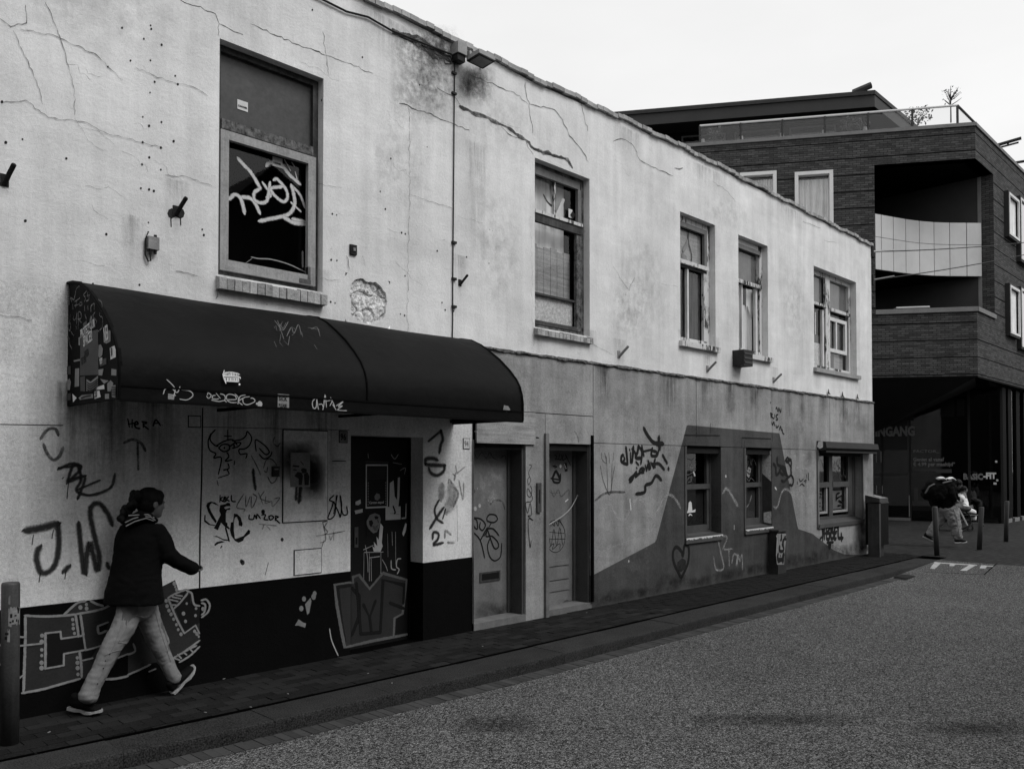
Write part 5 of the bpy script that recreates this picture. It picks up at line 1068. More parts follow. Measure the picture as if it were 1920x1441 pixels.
for x, z, w_, h_ in ((8.9, 2.5, 1.1, .7), (9.4, 1.3, 1.2, .9), (11.7, 2.6, 1.2, .5), (13.9, 2.4, 1.2, .6), (14.2, 1.2, .8, 1.2), (16.2, 2.6, 1.2, .6), (6.9, 2.7, 1.0, .5), (17.05, 1.1, .4, 1.6), (11.65, 1.3, .6, 1.2), (9.0, .5, 1.4, .8)):
    g.wdecal(x - w_ / 2, x + w_ / 2, z - h_ / 2, z + h_ / 2, -.0330 - .00005 * len(g.f))
g.build('stain', 'rub', rend)
g = MB()
for x in (2.1, 2.35, 2.7, 3.3, 3.7, 4.2): g.wdecal(x - .2, x + .2, 1.4, 2.35, -.0022 - .0003 * len(g.f))  # dark drips that also paint in the awning's shade, strongest at the top
g.build('stain', 'drip_and_shade', lw)
g = MB()
for x in [6.2 + .75 * i for i in range(15)]:
    if any(d[0] - .3 < x < d[1] + .1 for d in DW[:2]): continue
    g.wdecal(x - .4, x + .5, GZ, GZ + random.uniform(.15, .4), -.0338 - .0003 * len(g.f))
g.wdecal(16.3, 17.38, GZ, .9, -.040); g.build('foot_dirt', 'foot_dirt', rend)

# ================================================================ AWNING
AX0, AX1 = 2.03, 5.84
prof = [(0, 3.07), (-.12, 3.06), (-.27, 3.03), (-.42, 2.965), (-.56, 2.88), (-.70, 2.785), (-.84, 2.665), (-.93, 2.57), (-.98, 2.49), (-1.01, 2.40), (-1.02, 2.32), (-1.02, 2.245), (-1.02, 2.155)]
aw = thing('awning', 'black half-barrel awning covered in stickers over the shuttered shopfront', 'awning', (3.9, 0, 2.15))
g = MB(); nx = 40
for i in range(nx):
    a, b2 = AX0 + (AX1 - AX0) * i / nx, AX0 + (AX1 - AX0) * (i + 1) / nx
    def pt(x, k):
        y, z = prof[k]; s_ = .006 * math.sin(x * 3.1 + k) + (.012 if abs(x - 3.99) < .03 else 0)
        return (x, y + s_ * .5, z + s_) if 0 < k < len(prof) - 2 else (x, y, z)
    for k in range(len(prof) - 2): g.face([pt(a, k), pt(a, k + 1), pt(b2, k + 1), pt(b2, k)])
can = g.build('canopy', 'canopy_black', aw, smooth=True)
g = MB(); g.box(AX0, AX1, -1.024, -1.006, 2.155, 2.243); val_ = g.build('valance', 'canopy_black', aw)
g = MB(); g.box(AX0, AX1, -1.03, -1.0, 2.238, 2.252); g.box(AX0, AX1, -1.03, -1.0, 2.14, 2.156); g.build('rail', 'cap_black', val_)
for nm, x in (('end_cap', AX0), ('end_cap', AX1 - .02)):
    g = MB(); g.solidpoly([Vector((x, y, z)) for y, z in prof] + [Vector((x, 0, 2.155))], Vector((.02, 0, 0))); o = g.build(nm, 'cap_black', aw)
    if x == AX0: capo = o; o['label'] = 'left end covered in stickers and a chalk scrawl'
g = MB(); g.tube([(AX0 - .004, y, z) for y, z in prof], .012, 6); g.tube([(AX1 + .004, y, z) for y, z in prof], .012, 6); g.tube([(3.99, y - .004, z + .004) for y, z in prof[:-1]], .009, 6); g.build('frame_hoop', 'cap_black', aw)
g = MB()
for x in (2.05, 3.2, 4.4, 5.8): g.box(x - .012, x + .012, -1.0, 0, 2.17, 2.195)
g.build('support_bar', 'cap_black', aw)
CAPN = Vector((1, 0, 0)); CP = lambda px, py, off=0.0: onplane(px, py, Vector((AX0 - off, 0, 0)), CAPN)
Q = ztr(110, 520, 5.764); g = MB()
for st in ([(225, 95), (195, 120), (175, 200), (165, 240), (125, 215), (140, 260)], [(100, 290), (100, 370), (105, 420)], [(150, 290), (155, 340)], [(175, 262), (230, 222)], [(195, 260), (180, 330)], [(170, 305), (215, 290)], [(230, 270), (225, 300), (250, 300), (250, 270), (232, 268)], [(300, 150), (270, 190), (290, 220), (280, 260)], [(320, 150), (310, 200), (335, 190), (325, 240), (300, 255)], [(280, 310), (282, 360)], [(315, 305), (318, 350)], [(350, 370), (350, 310), (385, 285), (385, 340)], [(430, 238), (465, 270), (468, 340), (440, 405), (475, 440), (470, 540), (430, 580)], [(105, 420), (65, 450), (60, 560), (80, 630), (115, 655), (120, 720), (145, 770)], [(130, 400), (120, 470)], [(155, 410), (165, 460), (190, 440), (200, 380), (190, 560)], [(215, 370), (240, 380), (245, 440), (215, 450), (250, 490)], [(215, 370), (210, 560)], [(80, 480), (120, 580), (130, 500), (105, 500)], [(135, 590), (165, 630)], [(285, 400), (300, 450)], [(390, 380), (370, 420), (410, 470), (400, 500)]): g.stroke(Q(st), .012, CP)
g.build('graffiti', 'pen_mid', capo, label='chalky handwritten scrawl')
def capstk(pts, m): g = MB(); g.poly(Q(pts), CP, .003 + .0008 * random.random()); g.build('sticker', m, capo)
for pts, m in (([(235, 610), (425, 560), (430, 1050), (230, 1060)], 'letter_dim'), ([(65, 125), (112, 118), (116, 295), (66, 300)], 'paper_grey'), ([(490, 580), (560, 570), (560, 690), (515, 715), (488, 700)], 'letter_mid'), ([(553, 760), (615, 730), (618, 860), (560, 888)], 'paper_white'), ([(432, 730), (455, 722), (478, 770), (470, 840), (440, 872), (428, 850)], 'letter_mid'), ([(62, 965), (128, 955), (130, 1045), (64, 1052)], 'letter_dim'), ([(178, 985), (222, 980), (220, 1175), (172, 1182)], 'letter_mid'), ([(78, 1130), (118, 1088), (132, 1130), (120, 1215), (92, 1215)], 'paper_grey'), ([(32, 1192), (75, 1190), (75, 1295), (28, 1285)], 'paper_white'), ([(85, 1255), (130, 1250), (128, 1325), (82, 1328)], 'letter_dim'), ([(148, 1255), (195, 1300), (155, 1350)], 'paper_white'), ([(215, 1300), (250, 1270), (370, 1258), (372, 1300), (230, 1322)], 'paper_grey'), ([(300, 1095), (345, 1125), (425, 1060), (425, 1180), (300, 1228)], 'paper_grey'), ([(385, 1230), (440, 1222), (455, 1290), (388, 1312)], 'paper_white'), ([(395, 1190), (490, 1158), (495, 1205), (400, 1215)], 'paper_white'), ([(430, 995), (485, 985), (470, 1060), (428, 1055)], 'paper_grey'), ([(440, 890), (515, 870), (515, 935), (445, 962)], 'letter_dim'), ([(448, 1095), (540, 1115), (490, 1150)], 'paper_grey'), ([(570, 985), (625, 995), (622, 1060), (568, 1055)], 'letter_mid'), ([(525, 1145), (560, 1110), (592, 1140), (560, 1230), (528, 1230)], 'letter_mid'), ([(570, 1165), (615, 1162), (612, 1300), (575, 1290)], 'paper_grey'), ([(500, 1258), (545, 1255), (545, 1310), (500, 1312)], 'letter_mid'), ([(310, 550), (350, 410), (385, 500), (370, 540)], 'letter_mid'), ([(262, 500), (300, 465), (310, 520), (270, 570)], 'letter_dim'), ([(215, 650), (232, 640), (230, 735), (215, 730)], 'paper_grey'), ([(160, 895), (230, 880), (230, 900), (165, 912)], 'letter_mid'), ([(232, 1075), (285, 1065), (285, 1230), (235, 1225)], 'letter_dim')): capstk(pts, m)
CU = lambda a, b2: (CP(*Q([b2])[0]) - CP(*Q([a])[0])).normalized()
ud = Vector((0, -1, 0)); tilt = Vector((0, -.985, .17)).normalized(); vv = UZ
def captext(s, x, y, size, m, sx=.6, off=.0045): text(s, CP(*Q([(x, y)])[0], off), tilt, Vector((0, .17, .985)), size, m, capo, bold=.0012, sx=sx)
captext('PROTECT OUR', 240, 655, .085, 'letter_light', .50); captext('SPACES!', 270, 752, .11, 'letter_light', .46); captext('NEB', 492, 700, .15, 'letter_light', .30, .0052); captext('HIER', 280, 870, .07, 'ink_black', .6); captext('IS ER', 248, 945, .075, 'ink_black', .6); captext('YEP!', 446, 940, .055, 'letter_light', .5, .0052); captext('55', 392, 1300, .09, 'ink_black', .5, .0052); captext('50', 566, 850, .08, 'ink_black', .35, .0052)
g = MB()
for i in range(9): yy = 130 + i * 19; g.stroke(Q([(66, yy), (114, yy - 3)]), .007, lambda a, b2, o=0: CP(a, b2, o + .004))
for i in range(4): g.stroke(Q([(305, 1130 + i * 25), (345, 1150 + i * 24), (422, 1098 + i * 24)]), .01, lambda a, b2, o=0: CP(a, b2, o + .004))
for i in range(6): g.stroke(Q([(572, 1180 + i * 18), (612, 1184 + i * 18)]), .008, lambda a, b2, o=0: CP(a, b2, o + .004))
g.stroke(Q([(45, 1205), (60, 1230), (40, 1250), (62, 1275)]), .012, lambda a, b2, o=0: CP(a, b2, o + .004)); g.stroke(Q([(240, 1305), (290, 1285), (350, 1275)]), .012, lambda a, b2, o=0: CP(a, b2, o + .004)); g.stroke(Q([(335, 450), (345, 530)]), .012, lambda a, b2, o=0: CP(a, b2, o + .004)); g.stroke(Q([(350, 440), (362, 530)]), .012, lambda a, b2, o=0: CP(a, b2, o + .004))
g.build('sticker_print', 'ink_black', capo)
VP_ = PY(-1.024)
Q = ztr(410, 680, 12.8); g = MB()
for st in ([(-270, 770), (-250, 720), (-180, 780), (-240, 850), (-290, 800)], [(-80, 780), (-140, 790), (-150, 850), (-60, 870), (0, 860)], [(-60, 730), (40, 850)], [(-170, 890), (0, 925), (130, 905), (185, 940)], [(40, 740), (130, 770), (160, 840), (140, 900)], [(190, 870), (190, 790), (260, 750), (380, 780), (420, 840), (400, 880), (200, 880)], [(200, 900), (300, 950), (430, 950)], [(385, 735), (470, 840), (460, 990), (480, 900), (520, 800), (640, 770)], [(640, 820), (480, 920), (570, 1010)], [(740, 810), (650, 820)], [(580, 870), (590, 950), (650, 1000), (740, 990), (860, 930), (860, 880), (810, 845), (770, 850)]): g.stroke(Q(st), .0075, VP_)
g.dots(Q([(918, 980)]), .01, VP_); g.dots(Q([(988, 990)]), .017, VP_)
Q = ztr(560, 560, 3.84)
for st in ([(130, 710), (100, 740), (105, 785), (125, 780), (130, 720)], [(130, 715), (145, 800), (175, 795), (170, 760), (145, 760)], [(180, 780), (190, 690), (200, 780)], [(180, 740), (230, 730)], [(205, 720), (240, 730), (225, 770)], [(230, 710), (260, 775), (245, 760), (270, 800)], [(270, 770), (320, 740), (285, 775), (315, 770), (280, 800), (345, 805)]): g.stroke(Q(st), .0085, VP_)
Q = ztr(80, 500, 3.692)
for st in ([(835, 880), (850, 845), (890, 840), (930, 870), (950, 830)], [(860, 780), (915, 840), (905, 900)], [(960, 850), (1020, 860), (1040, 890), (1000, 920), (950, 915)], [(870, 880), (920, 890)]): g.stroke(Q(st), .0075, VP_)
g.build('graffiti', 'pen_light', val_, label='thin white marker tags along the lip')
g = MB(); g.poly([(315, 738), (328, 740), (326, 749), (315, 748)], VP_, .003); g.poly([(945, 759), (953, 761), (957, 768), (951, 772), (943, 770)], VP_, .003); g.build('sticker', 'paper_grey', val_)
a = VP_(521, 738, .003); g = MB(); g.box(a.x, a.x + .095, a.y, a.y + .001, a.z - .115, a.z); g.build('sticker', 'paper_grey', val_)
text('SICK', Vector((a.x + .007, a.y, a.z - .05)), UX, UZ, .045, 'ink_black', val_, bold=.001, sx=.75); text('PLEASE', Vector((a.x + .006, a.y, a.z - .10)), UX, UZ, .038, 'ink_black', val_, bold=.001, sx=.58)
cn = Vector((0, -.97, .24)); CS = lambda px, py, off=0.0: onplane(px, py, Vector((0, -1.022, 2.40)) + cn * off, cn)
Q = ztr(410, 680, 12.8); g = MB()
for i, x in enumerate(range(125, 480, 26)): g.stroke(Q([(x, 240 + (i % 3) * 8), (x + random.randint(-14, 14), 280), (x + random.randint(-10, 10), 330)]), .0055, CS); g.stroke(Q([(x + 20, 350), (x + 25 + random.randint(-12, 12), 390), (x + 24, 445)]), .0055, CS)
for st in ([(105, 290), (135, 180)], [(105, 260), (120, 350), (175, 490)], [(140, 240), (300, 225), (470, 260)], [(140, 320), (480, 330), (515, 380)], [(190, 440), (470, 455)], [(470, 270), (500, 275)], [(300, 225), (310, 330)]): g.stroke(Q(st), .0075, CS)
g.dots(Q([(500, 515)]), .008, CS); g.build('graffiti', 'letter_light', can, label='dense white hand-lettered tag')
cn2 = Vector((0, -.80, .60)); CS2 = lambda px, py, off=0.0: onplane(px, py, Vector((0, -.87, 2.655)) + cn2 * off, cn2)
Q = ztr(80, 500, 3.692); g = MB()
for st in ([(1605, 370), (1640, 420), (1670, 500)], [(1625, 370), (1660, 440), (1700, 380)], [(1690, 480), (1720, 420), (1740, 460), (1770, 400), (1790, 470)], [(1700, 540), (1710, 480)], [(1860, 430), (1900, 420), (1920, 480)], [(1880, 540), (1900, 570)], [(1840, 420), (1915, 435)]): g.stroke(Q(st), .006, CS2)
for i in range(16): x, y = random.uniform(1600, 1800), random.uniform(370, 530); g.stroke(Q([(x, y), (x + random.uniform(-20, 30), y + random.uniform(10, 40))]), .004, CS2)
g.build('graffiti', 'outline_dim', can, label='faint scratched tag on the canopy')

# ================================================================ FITTINGS ON THE WALL
c = WALL(880, 118); lampc = Vector((6.02, 0, 6.14))
t_ = thing('flood_lamp', 'square grey flood lamp tilted down under the roof edge', 'lamp', (6.0, 0, 6.1))
R_ = Matrix.Rotation(math.radians(0), 3, 'X'); tl = math.radians(28)
u = Vector((1, 0, 0)); n_ = Vector((0, -math.cos(tl), -math.sin(tl) * .0)) ; dn = Vector((0, -math.cos(tl), math.sin(tl) * .15)).normalized(); w2 = Vector((0, dn.z, -dn.y)).normalized()
o_ = Vector((5.90, -.10, 6.09)); g = MB(); g.obox(o_, u, dn, .03, .27, 0, .20, 0, .045, w2); hd = g.build('housing', 'lamp_grey', t_)
g = MB(); g.obox(o_, u, dn, .03, .27, 0, .20, -.012, -.001, w2); g.build('bezel', 'ink_black', hd); g = MB(); g.obox(o_, u, dn, .055, .245, .02, .175, -.016, -.0125, w2); g.build('lens', 'mid_paint', hd)
g = MB(); g.box(5.94, 5.97, -.14, .0, 6.15, 6.19); g.box(6.22, 6.24, -.14, .0, 6.15, 6.18); g.tube([(6.05, 0, 6.22), (6.07, -.06, 6.24), (6.08, -.12, 6.17)], .008); g.build('bracket', 'lamp_grey', t_)
t_ = thing('junction_box', 'square pale junction box at the top of the vertical cable', 'junction box', (5.84, 0, 6.15)); g = MB(); g.box(5.79, 5.92, -.12, 0, 6.13, 6.25); g.build('case', 'lamp_grey', t_); g = MB(); g.box(5.80, 5.91, -.10, -.01, 6.06, 6.129); g.build('gland', 'cable_black', t_)
t_ = thing('cable', 'black cable running down the wall from the junction box', 'cable', (5.85, 0, 3.1)); g = MB()
pts = [WALL(x, y, .012) for x, y in ((853, 108), (852, 180), (851, 300), (850, 420), (849, 520), (849, 600), (848, 640))]; g.tube(pts, .0065, 6)
g.build('run', 'cable_black', t_); g = MB()
for y in (138, 176, 455, 523, 575): c = WALL(850, y); g.box(c.x - .03, c.x + .03, -.025, 0, c.z - .012, c.z + .012)
g.build('clip', 'cable_black', t_)
t_ = thing('cable', 'slack cable sagging along the wall under the roof edge', 'cable', (5.0, 0, 6.2)); g = MB(); g.tube([WALL(x, y, .02) for x, y in ((560, -22), (610, 2), (650, 22), (690, 32), (735, 58), (780, 76), (820, 92), (846, 102))], .010, 6); g.build('run', 'cable_black', t_)
t_ = thing('junction_box', 'small pale weathered switch box with looped wires above the awning', 'junction box', tuple(WALL(282, 452))); c = WALL(274, 444); g = MB(); g.box(c.x, c.x + .085, -.05, 0, c.z - .10, c.z); g.build('case', 'box_grey', t_); g = MB(); g.tube([(c.x + .02, -.03, c.z - .10), (c.x + .02, -.03, c.z - .14)], .013, 8); g.tube([(c.x + .06, -.03, c.z - .10), (c.x + .06, -.03, c.z - .13)], .013, 8); g.tube([(c.x + .06, -.03, c.z), (c.x + .06, -.03, c.z + .02)], .013, 8); g.build('gland', 'rust_dark', t_)
g = MB(); g.tube([(c.x + .02, -.03, c.z - .13), (c.x + .025, -.03, c.z - .19), (c.x + .01, -.025, c.z - .20), (c.x - .012, -.02, c.z - .15), (c.x - .012, -.02, c.z - .02), (c.x + .01, -.02, c.z + .04)], .007, 6); g.build('wire', 'rust_dark', t_)
t_ = thing('bracket', 'small square metal plate above the broken plaster patch', 'bracket', tuple(WALL(662, 466))); c = WALL(655, 458); g = MB(); g.box(c.x, c.x + .075, -.02, 0, c.z - .095, c.z); g.build('plate', 'rust_dark', t_); g = MB(); g.box(c.x + .03, c.x + .055, -.03, -.021, c.z - .06, c.z - .03); g.build('lug', 'letter_mid', t_)
t_ = thing('lamp_box', 'dark louvred box on the wall between two upper windows', 'lamp', tuple(WALL(1371, 668))); a = WALL(1366, 653); b2 = WALL(1383, 690)
g = MB(); g.box(a.x + .12, a.x + .40, -.20, 0, a.z - .27, a.z - .02); cs_ = g.build('case', 'cabinet_dark', t_); g = MB(); x = a.x
for k in range(3): g.box(a.x + .13, a.x + .39, -.21, -.20, a.z - .09 - k * .07, a.z - .07 - k * .07)
g.build('slat', 'steel_dark', t_)
# flag pole holders: one kind, copied
hp_ = thing('flagpole_holder', 'rusty flagpole holder left of the big window with black drips', 'flagpole holder', (0, 0, 0), 'flagpole holders along the front')
g = MB(); g.box(-.045, .045, -.012, 0, -.07, .07); g.build('plate', 'rust_dark', hp_); g = MB(); g.tube([(0, -.01, -.05), (.02, -.11, .05), (.045, -.20, .14)], .027, 10); tb_ = g.build('socket', 'rust_dark', hp_)
g = MB(); g.tube([(.0455, -.202, .142), (.047, -.207, .147)], .020, 10); g.build('opening', 'ink_black', tb_)
hp_.scale = (.62,) * 3
H = [(330, 396), (8, 338), (862, 530), (1160, 664), (1326, 691), (1450, 712)]
HL = ['rusty flagpole holder left of the big window with black drips', 'flagpole holder at the far left edge of the wall', 'small flagpole holder beside the vertical cable', 'pale flagpole holder below and right of the folded-paper window', 'pale flagpole holder left under the dark lamp box', 'pale flagpole holder nearest the end of the house']
for i, (px, py) in enumerate(H):
    c = WALL(px, py)
    if i == 0: hp_.location = c
    else: copy_thing(hp_, c, label=HL[i])
pale_holders = [o for o in COL.objects if o.name.startswith('flagpole_holder') and o.location.x > 8]
for o in pale_holders:
    for ch in o.children:
        ch.data = ch.data.copy(); ch.data.materials[0] = MATS['box_grey']  # holders along the right half get a paler grey
for o in COL.objects:
    if o.name.startswith('flagpole_holder') and o.location.x > 5: o.scale = (.5,) * 3 if o.location.x < 8 else (.66,) * 3
g = MB(); g.dots([(322, 400), (338, 400)], .034, WALL); g.stroke([(320, 400), (321, 425)], .012, WALL); g.stroke([(338, 400), (339, 422)], .012, WALL); g.build('paint_splash', 'rust_dark', upw)
# roller shutter box over the wide street window
t_ = thing('shutter_box', 'dark roller shutter box with a pale sticker above the wide street window', 'shutter box', (15, -.03, 2.0)); g = MB()
g.solidpoly([Vector((14.70, -.03, 2.0)), Vector((14.70, -.03, 2.17)), Vector((14.70, -.20, 2.15)), Vector((14.70, -.22, 2.04)), Vector((14.70, -.17, 1.99))], Vector((2.50, 0, 0))); g.build('case', 'cabinet_dark', t_)
g = MB(); SB = PY(-.205); g.poly([(1534, 828), (1543, 826), (1543, 838), (1537, 841), (1532, 837)], SB, .02); g.build('sticker', 'paper_grey', t_); g = MB(); g.box(14.74, 17.16, -.195, -.05, 1.955, 1.99); g.build('slot', 'ink_black', t_)
# wire hooks on the end of the house and the span wires
for i, (px, py, ex, ey, lab) in enumerate(((1634, 472, 1920, 452, 'upper span wire stretched from the end of the white house'), (1635, 525, 1920, 475, 'lower span wire stretched from the end of the white house'))):
    a = WALL(px, py); t_ = thing('span_wire', lab, 'wire', tuple(a)); e = onplane(ex, ey, Vector((26, 0, 0)), Vector((1, 0, 0))); e = a + (e - a) * 1.25
    g = MB(); pts = [a + (e - a) * k / 10 - Vector((0, 0, .25 * (k / 10) * (1 - k / 10))) for k in range(11)]; g.tube(pts, .012, 5); g.build('wire', 'cable_black', t_)
    g = MB(); g.tube([a, a + (e - a) * .09], .022, 6); g.build('turnbuckle', 'light_wood' if i == 0 else 'steel_galv', t_); g = MB(); g.box(a.x - .03, a.x + .05, -.03, .1, a.z - .10, a.z + .12); g.build('hook', 'rust_dark', t_)

# ================================================================ STREET FURNITURE
def bollard(dia, h, lean, lab):
    t_ = thing('bollard', lab, 'bollard', (0, 0, 0)); g = MB(); r = dia / 2
    g.tube([(0, 0, -.05), (lean[0] * .5, lean[1] * .5, h * .5), (lean[0], lean[1], h - .012), (lean[0], lean[1], h)], [r, r, r, r * .9], 20); g.build('post', 'bollard_paint', t_, smooth=False)
    for p in t_.children[0].data.polygons: p.use_smooth = len(p.vertices) == 4
    return t_
b1 = bollard(.108, 1.04, (-.005, 0, 0), 'near steel bollard with peeling white stickers in front of the lettered wall')
b1.location = SZ_(18, 1393)
bc = b1.location; g = MB()
def onpost(a0, a1, z0, z1, m, nm='sticker', rr=.0555, rag=0):
    g = MB(); n = 8
    for i in range(n):
        A, B_ = math.radians(a0 + (a1 - a0) * i / n), math.radians(a0 + (a1 - a0) * (i + 1) / n); lo = z0 + (random.random() * rag); hi = z1 - random.random() * rag
        g.face([(math.cos(A) * rr, math.sin(A) * rr, lo), (math.cos(B_) * rr, math.sin(B_) * rr, lo), (math.cos(B_) * rr, math.sin(B_) * rr, hi), (math.cos(A) * rr, math.sin(A) * rr, hi)])
    o = g.build(nm, m, b1); o.matrix_parent_inverse = Matrix.Identity(4); return o
o = onpost(-120, -45, .76, .90, 'paper_grey', rag=.02); onpost(-150, -110, .90, .97, 'letter_mid', rag=.01); onpost(-160, -110, .66, .75, 'paper_grey', rag=.02)
for i in range(9): a0 = random.uniform(-115, -60); z = random.uniform(.77, .88); onpost(a0, a0 + random.uniform(6, 18), z, z + random.uniform(.01, .03), 'ink_black', 'sticker_print', .0562)
onpost(-150, -125, .68, .70, 'ink_black', 'sticker_print', .0562); onpost(-140, -118, .71, .725, 'ink_black', 'sticker_print', .0562)
b2_ = bollard(.10, .98, (-.05, .02, 0), 'leftmost of the three far bollards, leaning, in front of the hunched walker'); b2_.location = SZ_(1757, 1041)
for px, py, rz, s, lab in ((1836, 1030, 2.5, .93, 'middle far bollard, upright on the plaza'), (1886, 1015, 1.2, .98, 'far bollard nearest the glass shopfront corner')):
    c = copy_thing(b2_, SZ_(px, py), rz, label=lab); c.scale = (1, 1, s)
for o in COL.objects:
    if o.name.startswith('bollard') and o.get('category'): o['group'] = 'steel bollards on the pavement'
# litter bin
bp = SZ_(1650, 1044); t_ = thing('litter_bin', 'dark metal litter bin with a sticker-covered slanted lid at the end of the house', 'litter bin', tuple(bp))
x, y = bp.x, bp.y
g = MB(); g.box(x - .02, x + .06, y, y + .22, GZ, GZ + 1.05); g.build('post', 'steel_dark', t_)
g = MB(); g.box(x + .06, x + .46, y + .0, y + .30, GZ + .22, GZ + 1.05); g.build('body', 'canopy_black', t_)
g = MB(); g.box(x + .2, x + .34, y + .05, y + .2, GZ, GZ + .22); g.build('foot', 'cabinet_dark', t_)
g = MB(); g.box(x + .05, x + .47, y - .008, y + .31, GZ + 1.05, GZ + 1.07); g.build('rim', 'steel_galv', t_)
g = MB(); g.solidpoly([Vector((x - .05, y - .02, GZ + 1.07)), Vector((x - .05, y - .02, GZ + 1.15)), Vector((x - .05, y + .26, GZ + 1.21)), Vector((x - .05, y + .26, GZ + 1.07))], Vector((.45, 0, 0))); lid = g.build('lid', 'steel_dark', t_)
g = MB(); g.face([(x - .04, y - .015, GZ + 1.1535), (x + .38, y - .015, GZ + 1.1535), (x + .38, y + .25, GZ + 1.2105), (x - .04, y + .25, GZ + 1.2105)]); g.build('sticker', 'paper_grey', lid)
g = MB()
for i in range(9):
    a, b3 = random.uniform(0, .34), random.uniform(.03, .22); sl = lambda yy: GZ + 1.1535 + (yy + .015) * .2151 + .0015
    g.face([(x - .03 + a, y + b3 - .02, sl(b3 - .02)), (x + a + .03, y + b3 - .01, sl(b3 - .01)), (x + a + .02, y + b3 + .02, sl(b3 + .02)), (x + a - .02, y + b3 + .015, sl(b3 + .015))])
g.build('sticker_print', 'ink_black', lid)
# utility cabinet
cc = Vector((12.82, -.2, GZ)); t_ = thing('utility_cabinet', 'dark utility cabinet with torn white posters on its front against the wall', 'cabinet', tuple(cc)); x, y = 12.82, -.20
zt = onplane(1455, 997, Vector((0, y, 0)), Vector((0, 1, 0))).z
xr = onplane(1474, 1072, Vector((0, y, 0)), Vector((0, 1, 0))).x
g = MB(); g.box(x, xr, y, -.031, GZ, zt); g.build('body', 'cabinet_dark', t_); g = MB(); g.box(x - .02, xr + .03, y - .025, -.031, zt, zt + .03); g.build('lid', 'steel_dark', t_)
CBP = PY(y); g = MB(); g.poly([(1457, 1000), (1474, 1000), (1474, 1012), (1472, 1030), (1470, 1058), (1457, 1058), (1455, 1040), (1456, 1020)], CBP, .003); g.build('poster_remains', 'paper_grey', t_)
Q = ztr(1430, 980, 13.1); CBQ = PY(y - .004); g = MB()
for st, w_ in (([(460, 290), (460, 400), (440, 420)], .05), ([(520, 400), (500, 470), (510, 600)], .06), ([(420, 560), (420, 680), (500, 690)], .06), ([(480, 520), (520, 620), (500, 700)], .05), ([(380, 750), (370, 850), (400, 920)], .06), ([(430, 780), (440, 820)], .03), ([(380, 900), (500, 900)], .10), ([(520, 750), (500, 860), (500, 960)], .08), ([(380, 960), (440, 930)], .05), ([(560, 330), (540, 380), (575, 400)], .05), ([(400, 330), (395, 500)], .008)): g.stroke(Q(st), w_, CBQ)
g.build('poster_print', 'marker_black', t_)
g = MB(); g.poly(Q([(330, 300), (375, 290), (370, 360), (335, 350)]), lambda a, b2, o=0: PY(y)(a, b2, o), .004); g.build('sticker', 'letter_mid', t_)

# ================================================================ OPPOSITE HOUSES (behind the viewer, seen in the panes)
def gable(x0, x1, ze, zp, xp, lab, m='opposite_wall'):
    t_ = thing('opposite_house', lab, 'house', ((x0 + x1) / 2, -10.2, GZ), 'gabled houses across the street'); g = MB()
    g.face([(x0, -10.2, GZ), (x1, -10.2, GZ), (x1, -10.2, ze), (xp, -10.2, zp), (x0, -10.2, ze)]); g.face([(x0, -19, GZ), (x0, -10.2, GZ), (x0, -10.2, ze), (x0, -19, ze)]); g.face([(x1, -19, GZ), (x1, -10.2, GZ), (x1, -10.2, ze), (x1, -19, ze)]); g.face([(x0, -19, GZ), (x1, -19, GZ), (x1, -19, ze), (xp, -19, zp), (x0, -19, ze)])
    w_ = g.build('wall', m, t_); g = MB()
    for a, b2 in ((x0, ze), (x1, ze)):
        s_ = 1 if a == x1 else -1; g.face([(a + s_ * .25, -10.0, b2 - .2), (xp, -10.0, zp + .05), (xp, -19.2, zp + .05), (a + s_ * .25, -19.2, b2 - .2)])
    g.build('roof', 'opposite_roof', t_)
    for k in range(2):
        for i in range(2):
            xx = x0 + (x1 - x0) * (.28 + .44 * i); z = .9 + k * 2.9; g = MB(); g.box(xx - .5, xx + .5, -10.2, -10.14, z, z + 1.6); f_ = g.build('window', 'frame_light', t_); g = MB(); g.box(xx - .43, xx + .43, -10.14, -10.125, z + .07, z + 1.53); g.build('pane', 'shop_dark', f_)
gable(-16, -8.1, 9.5, 12, -12, 'tall gabled house added unseen farthest left across the street to darken the shop glass', 'cabinet_dark'); t_ = thing('opposite_house', 'unseen tall block added at the near end of the street to darken the shop glass', 'house', (-26, -4, GZ), 'gabled houses across the street'); g = MB(); g.box(-36, -26, -16, 6, GZ, 9.5); g.build('wall', 'cabinet_dark', t_)  # house and block both added out of view, keeping sky out of the shop glass
for k in range(5):
    g = MB(); g.box(-25.99, -25.95, -8 + k * 2.6, -6.8 + k * 2.6, 1.2, 2.9); g.build('window', 'frame_light', t_)
    g = MB(); g.box(-25.99, -25.95, -8 + k * 2.6, -6.8 + k * 2.6, 4.6, 6.2); g.build('window', 'frame_light', t_)
gable(-8, -2.5, 9.0, 11, -5.2, 'tall dark gabled house left of the one behind the viewer, heightened to darken the shop glass', 'cabinet_dark'); gable(-2.4, 3.2, 6.2, 8.2, .4, 'gabled house directly behind the viewer'); gable(3.3, 7.9, 4.6, 6.3, 5.4, 'lowest gabled house across the street'); gable(8.0, 12.4, 7.0, 8.5, 9.45, 'tall dark gabled house reflected in the big window', 'cabinet_dark'); gable(12.5, 18, 5.0, 7.0, 15, 'gabled house across from the wide window'); gable(18.1, 24, 6.0, 8.5, 21, 'gabled house farthest along across the street')  # first house made taller so the shop glass reflects it instead of sky

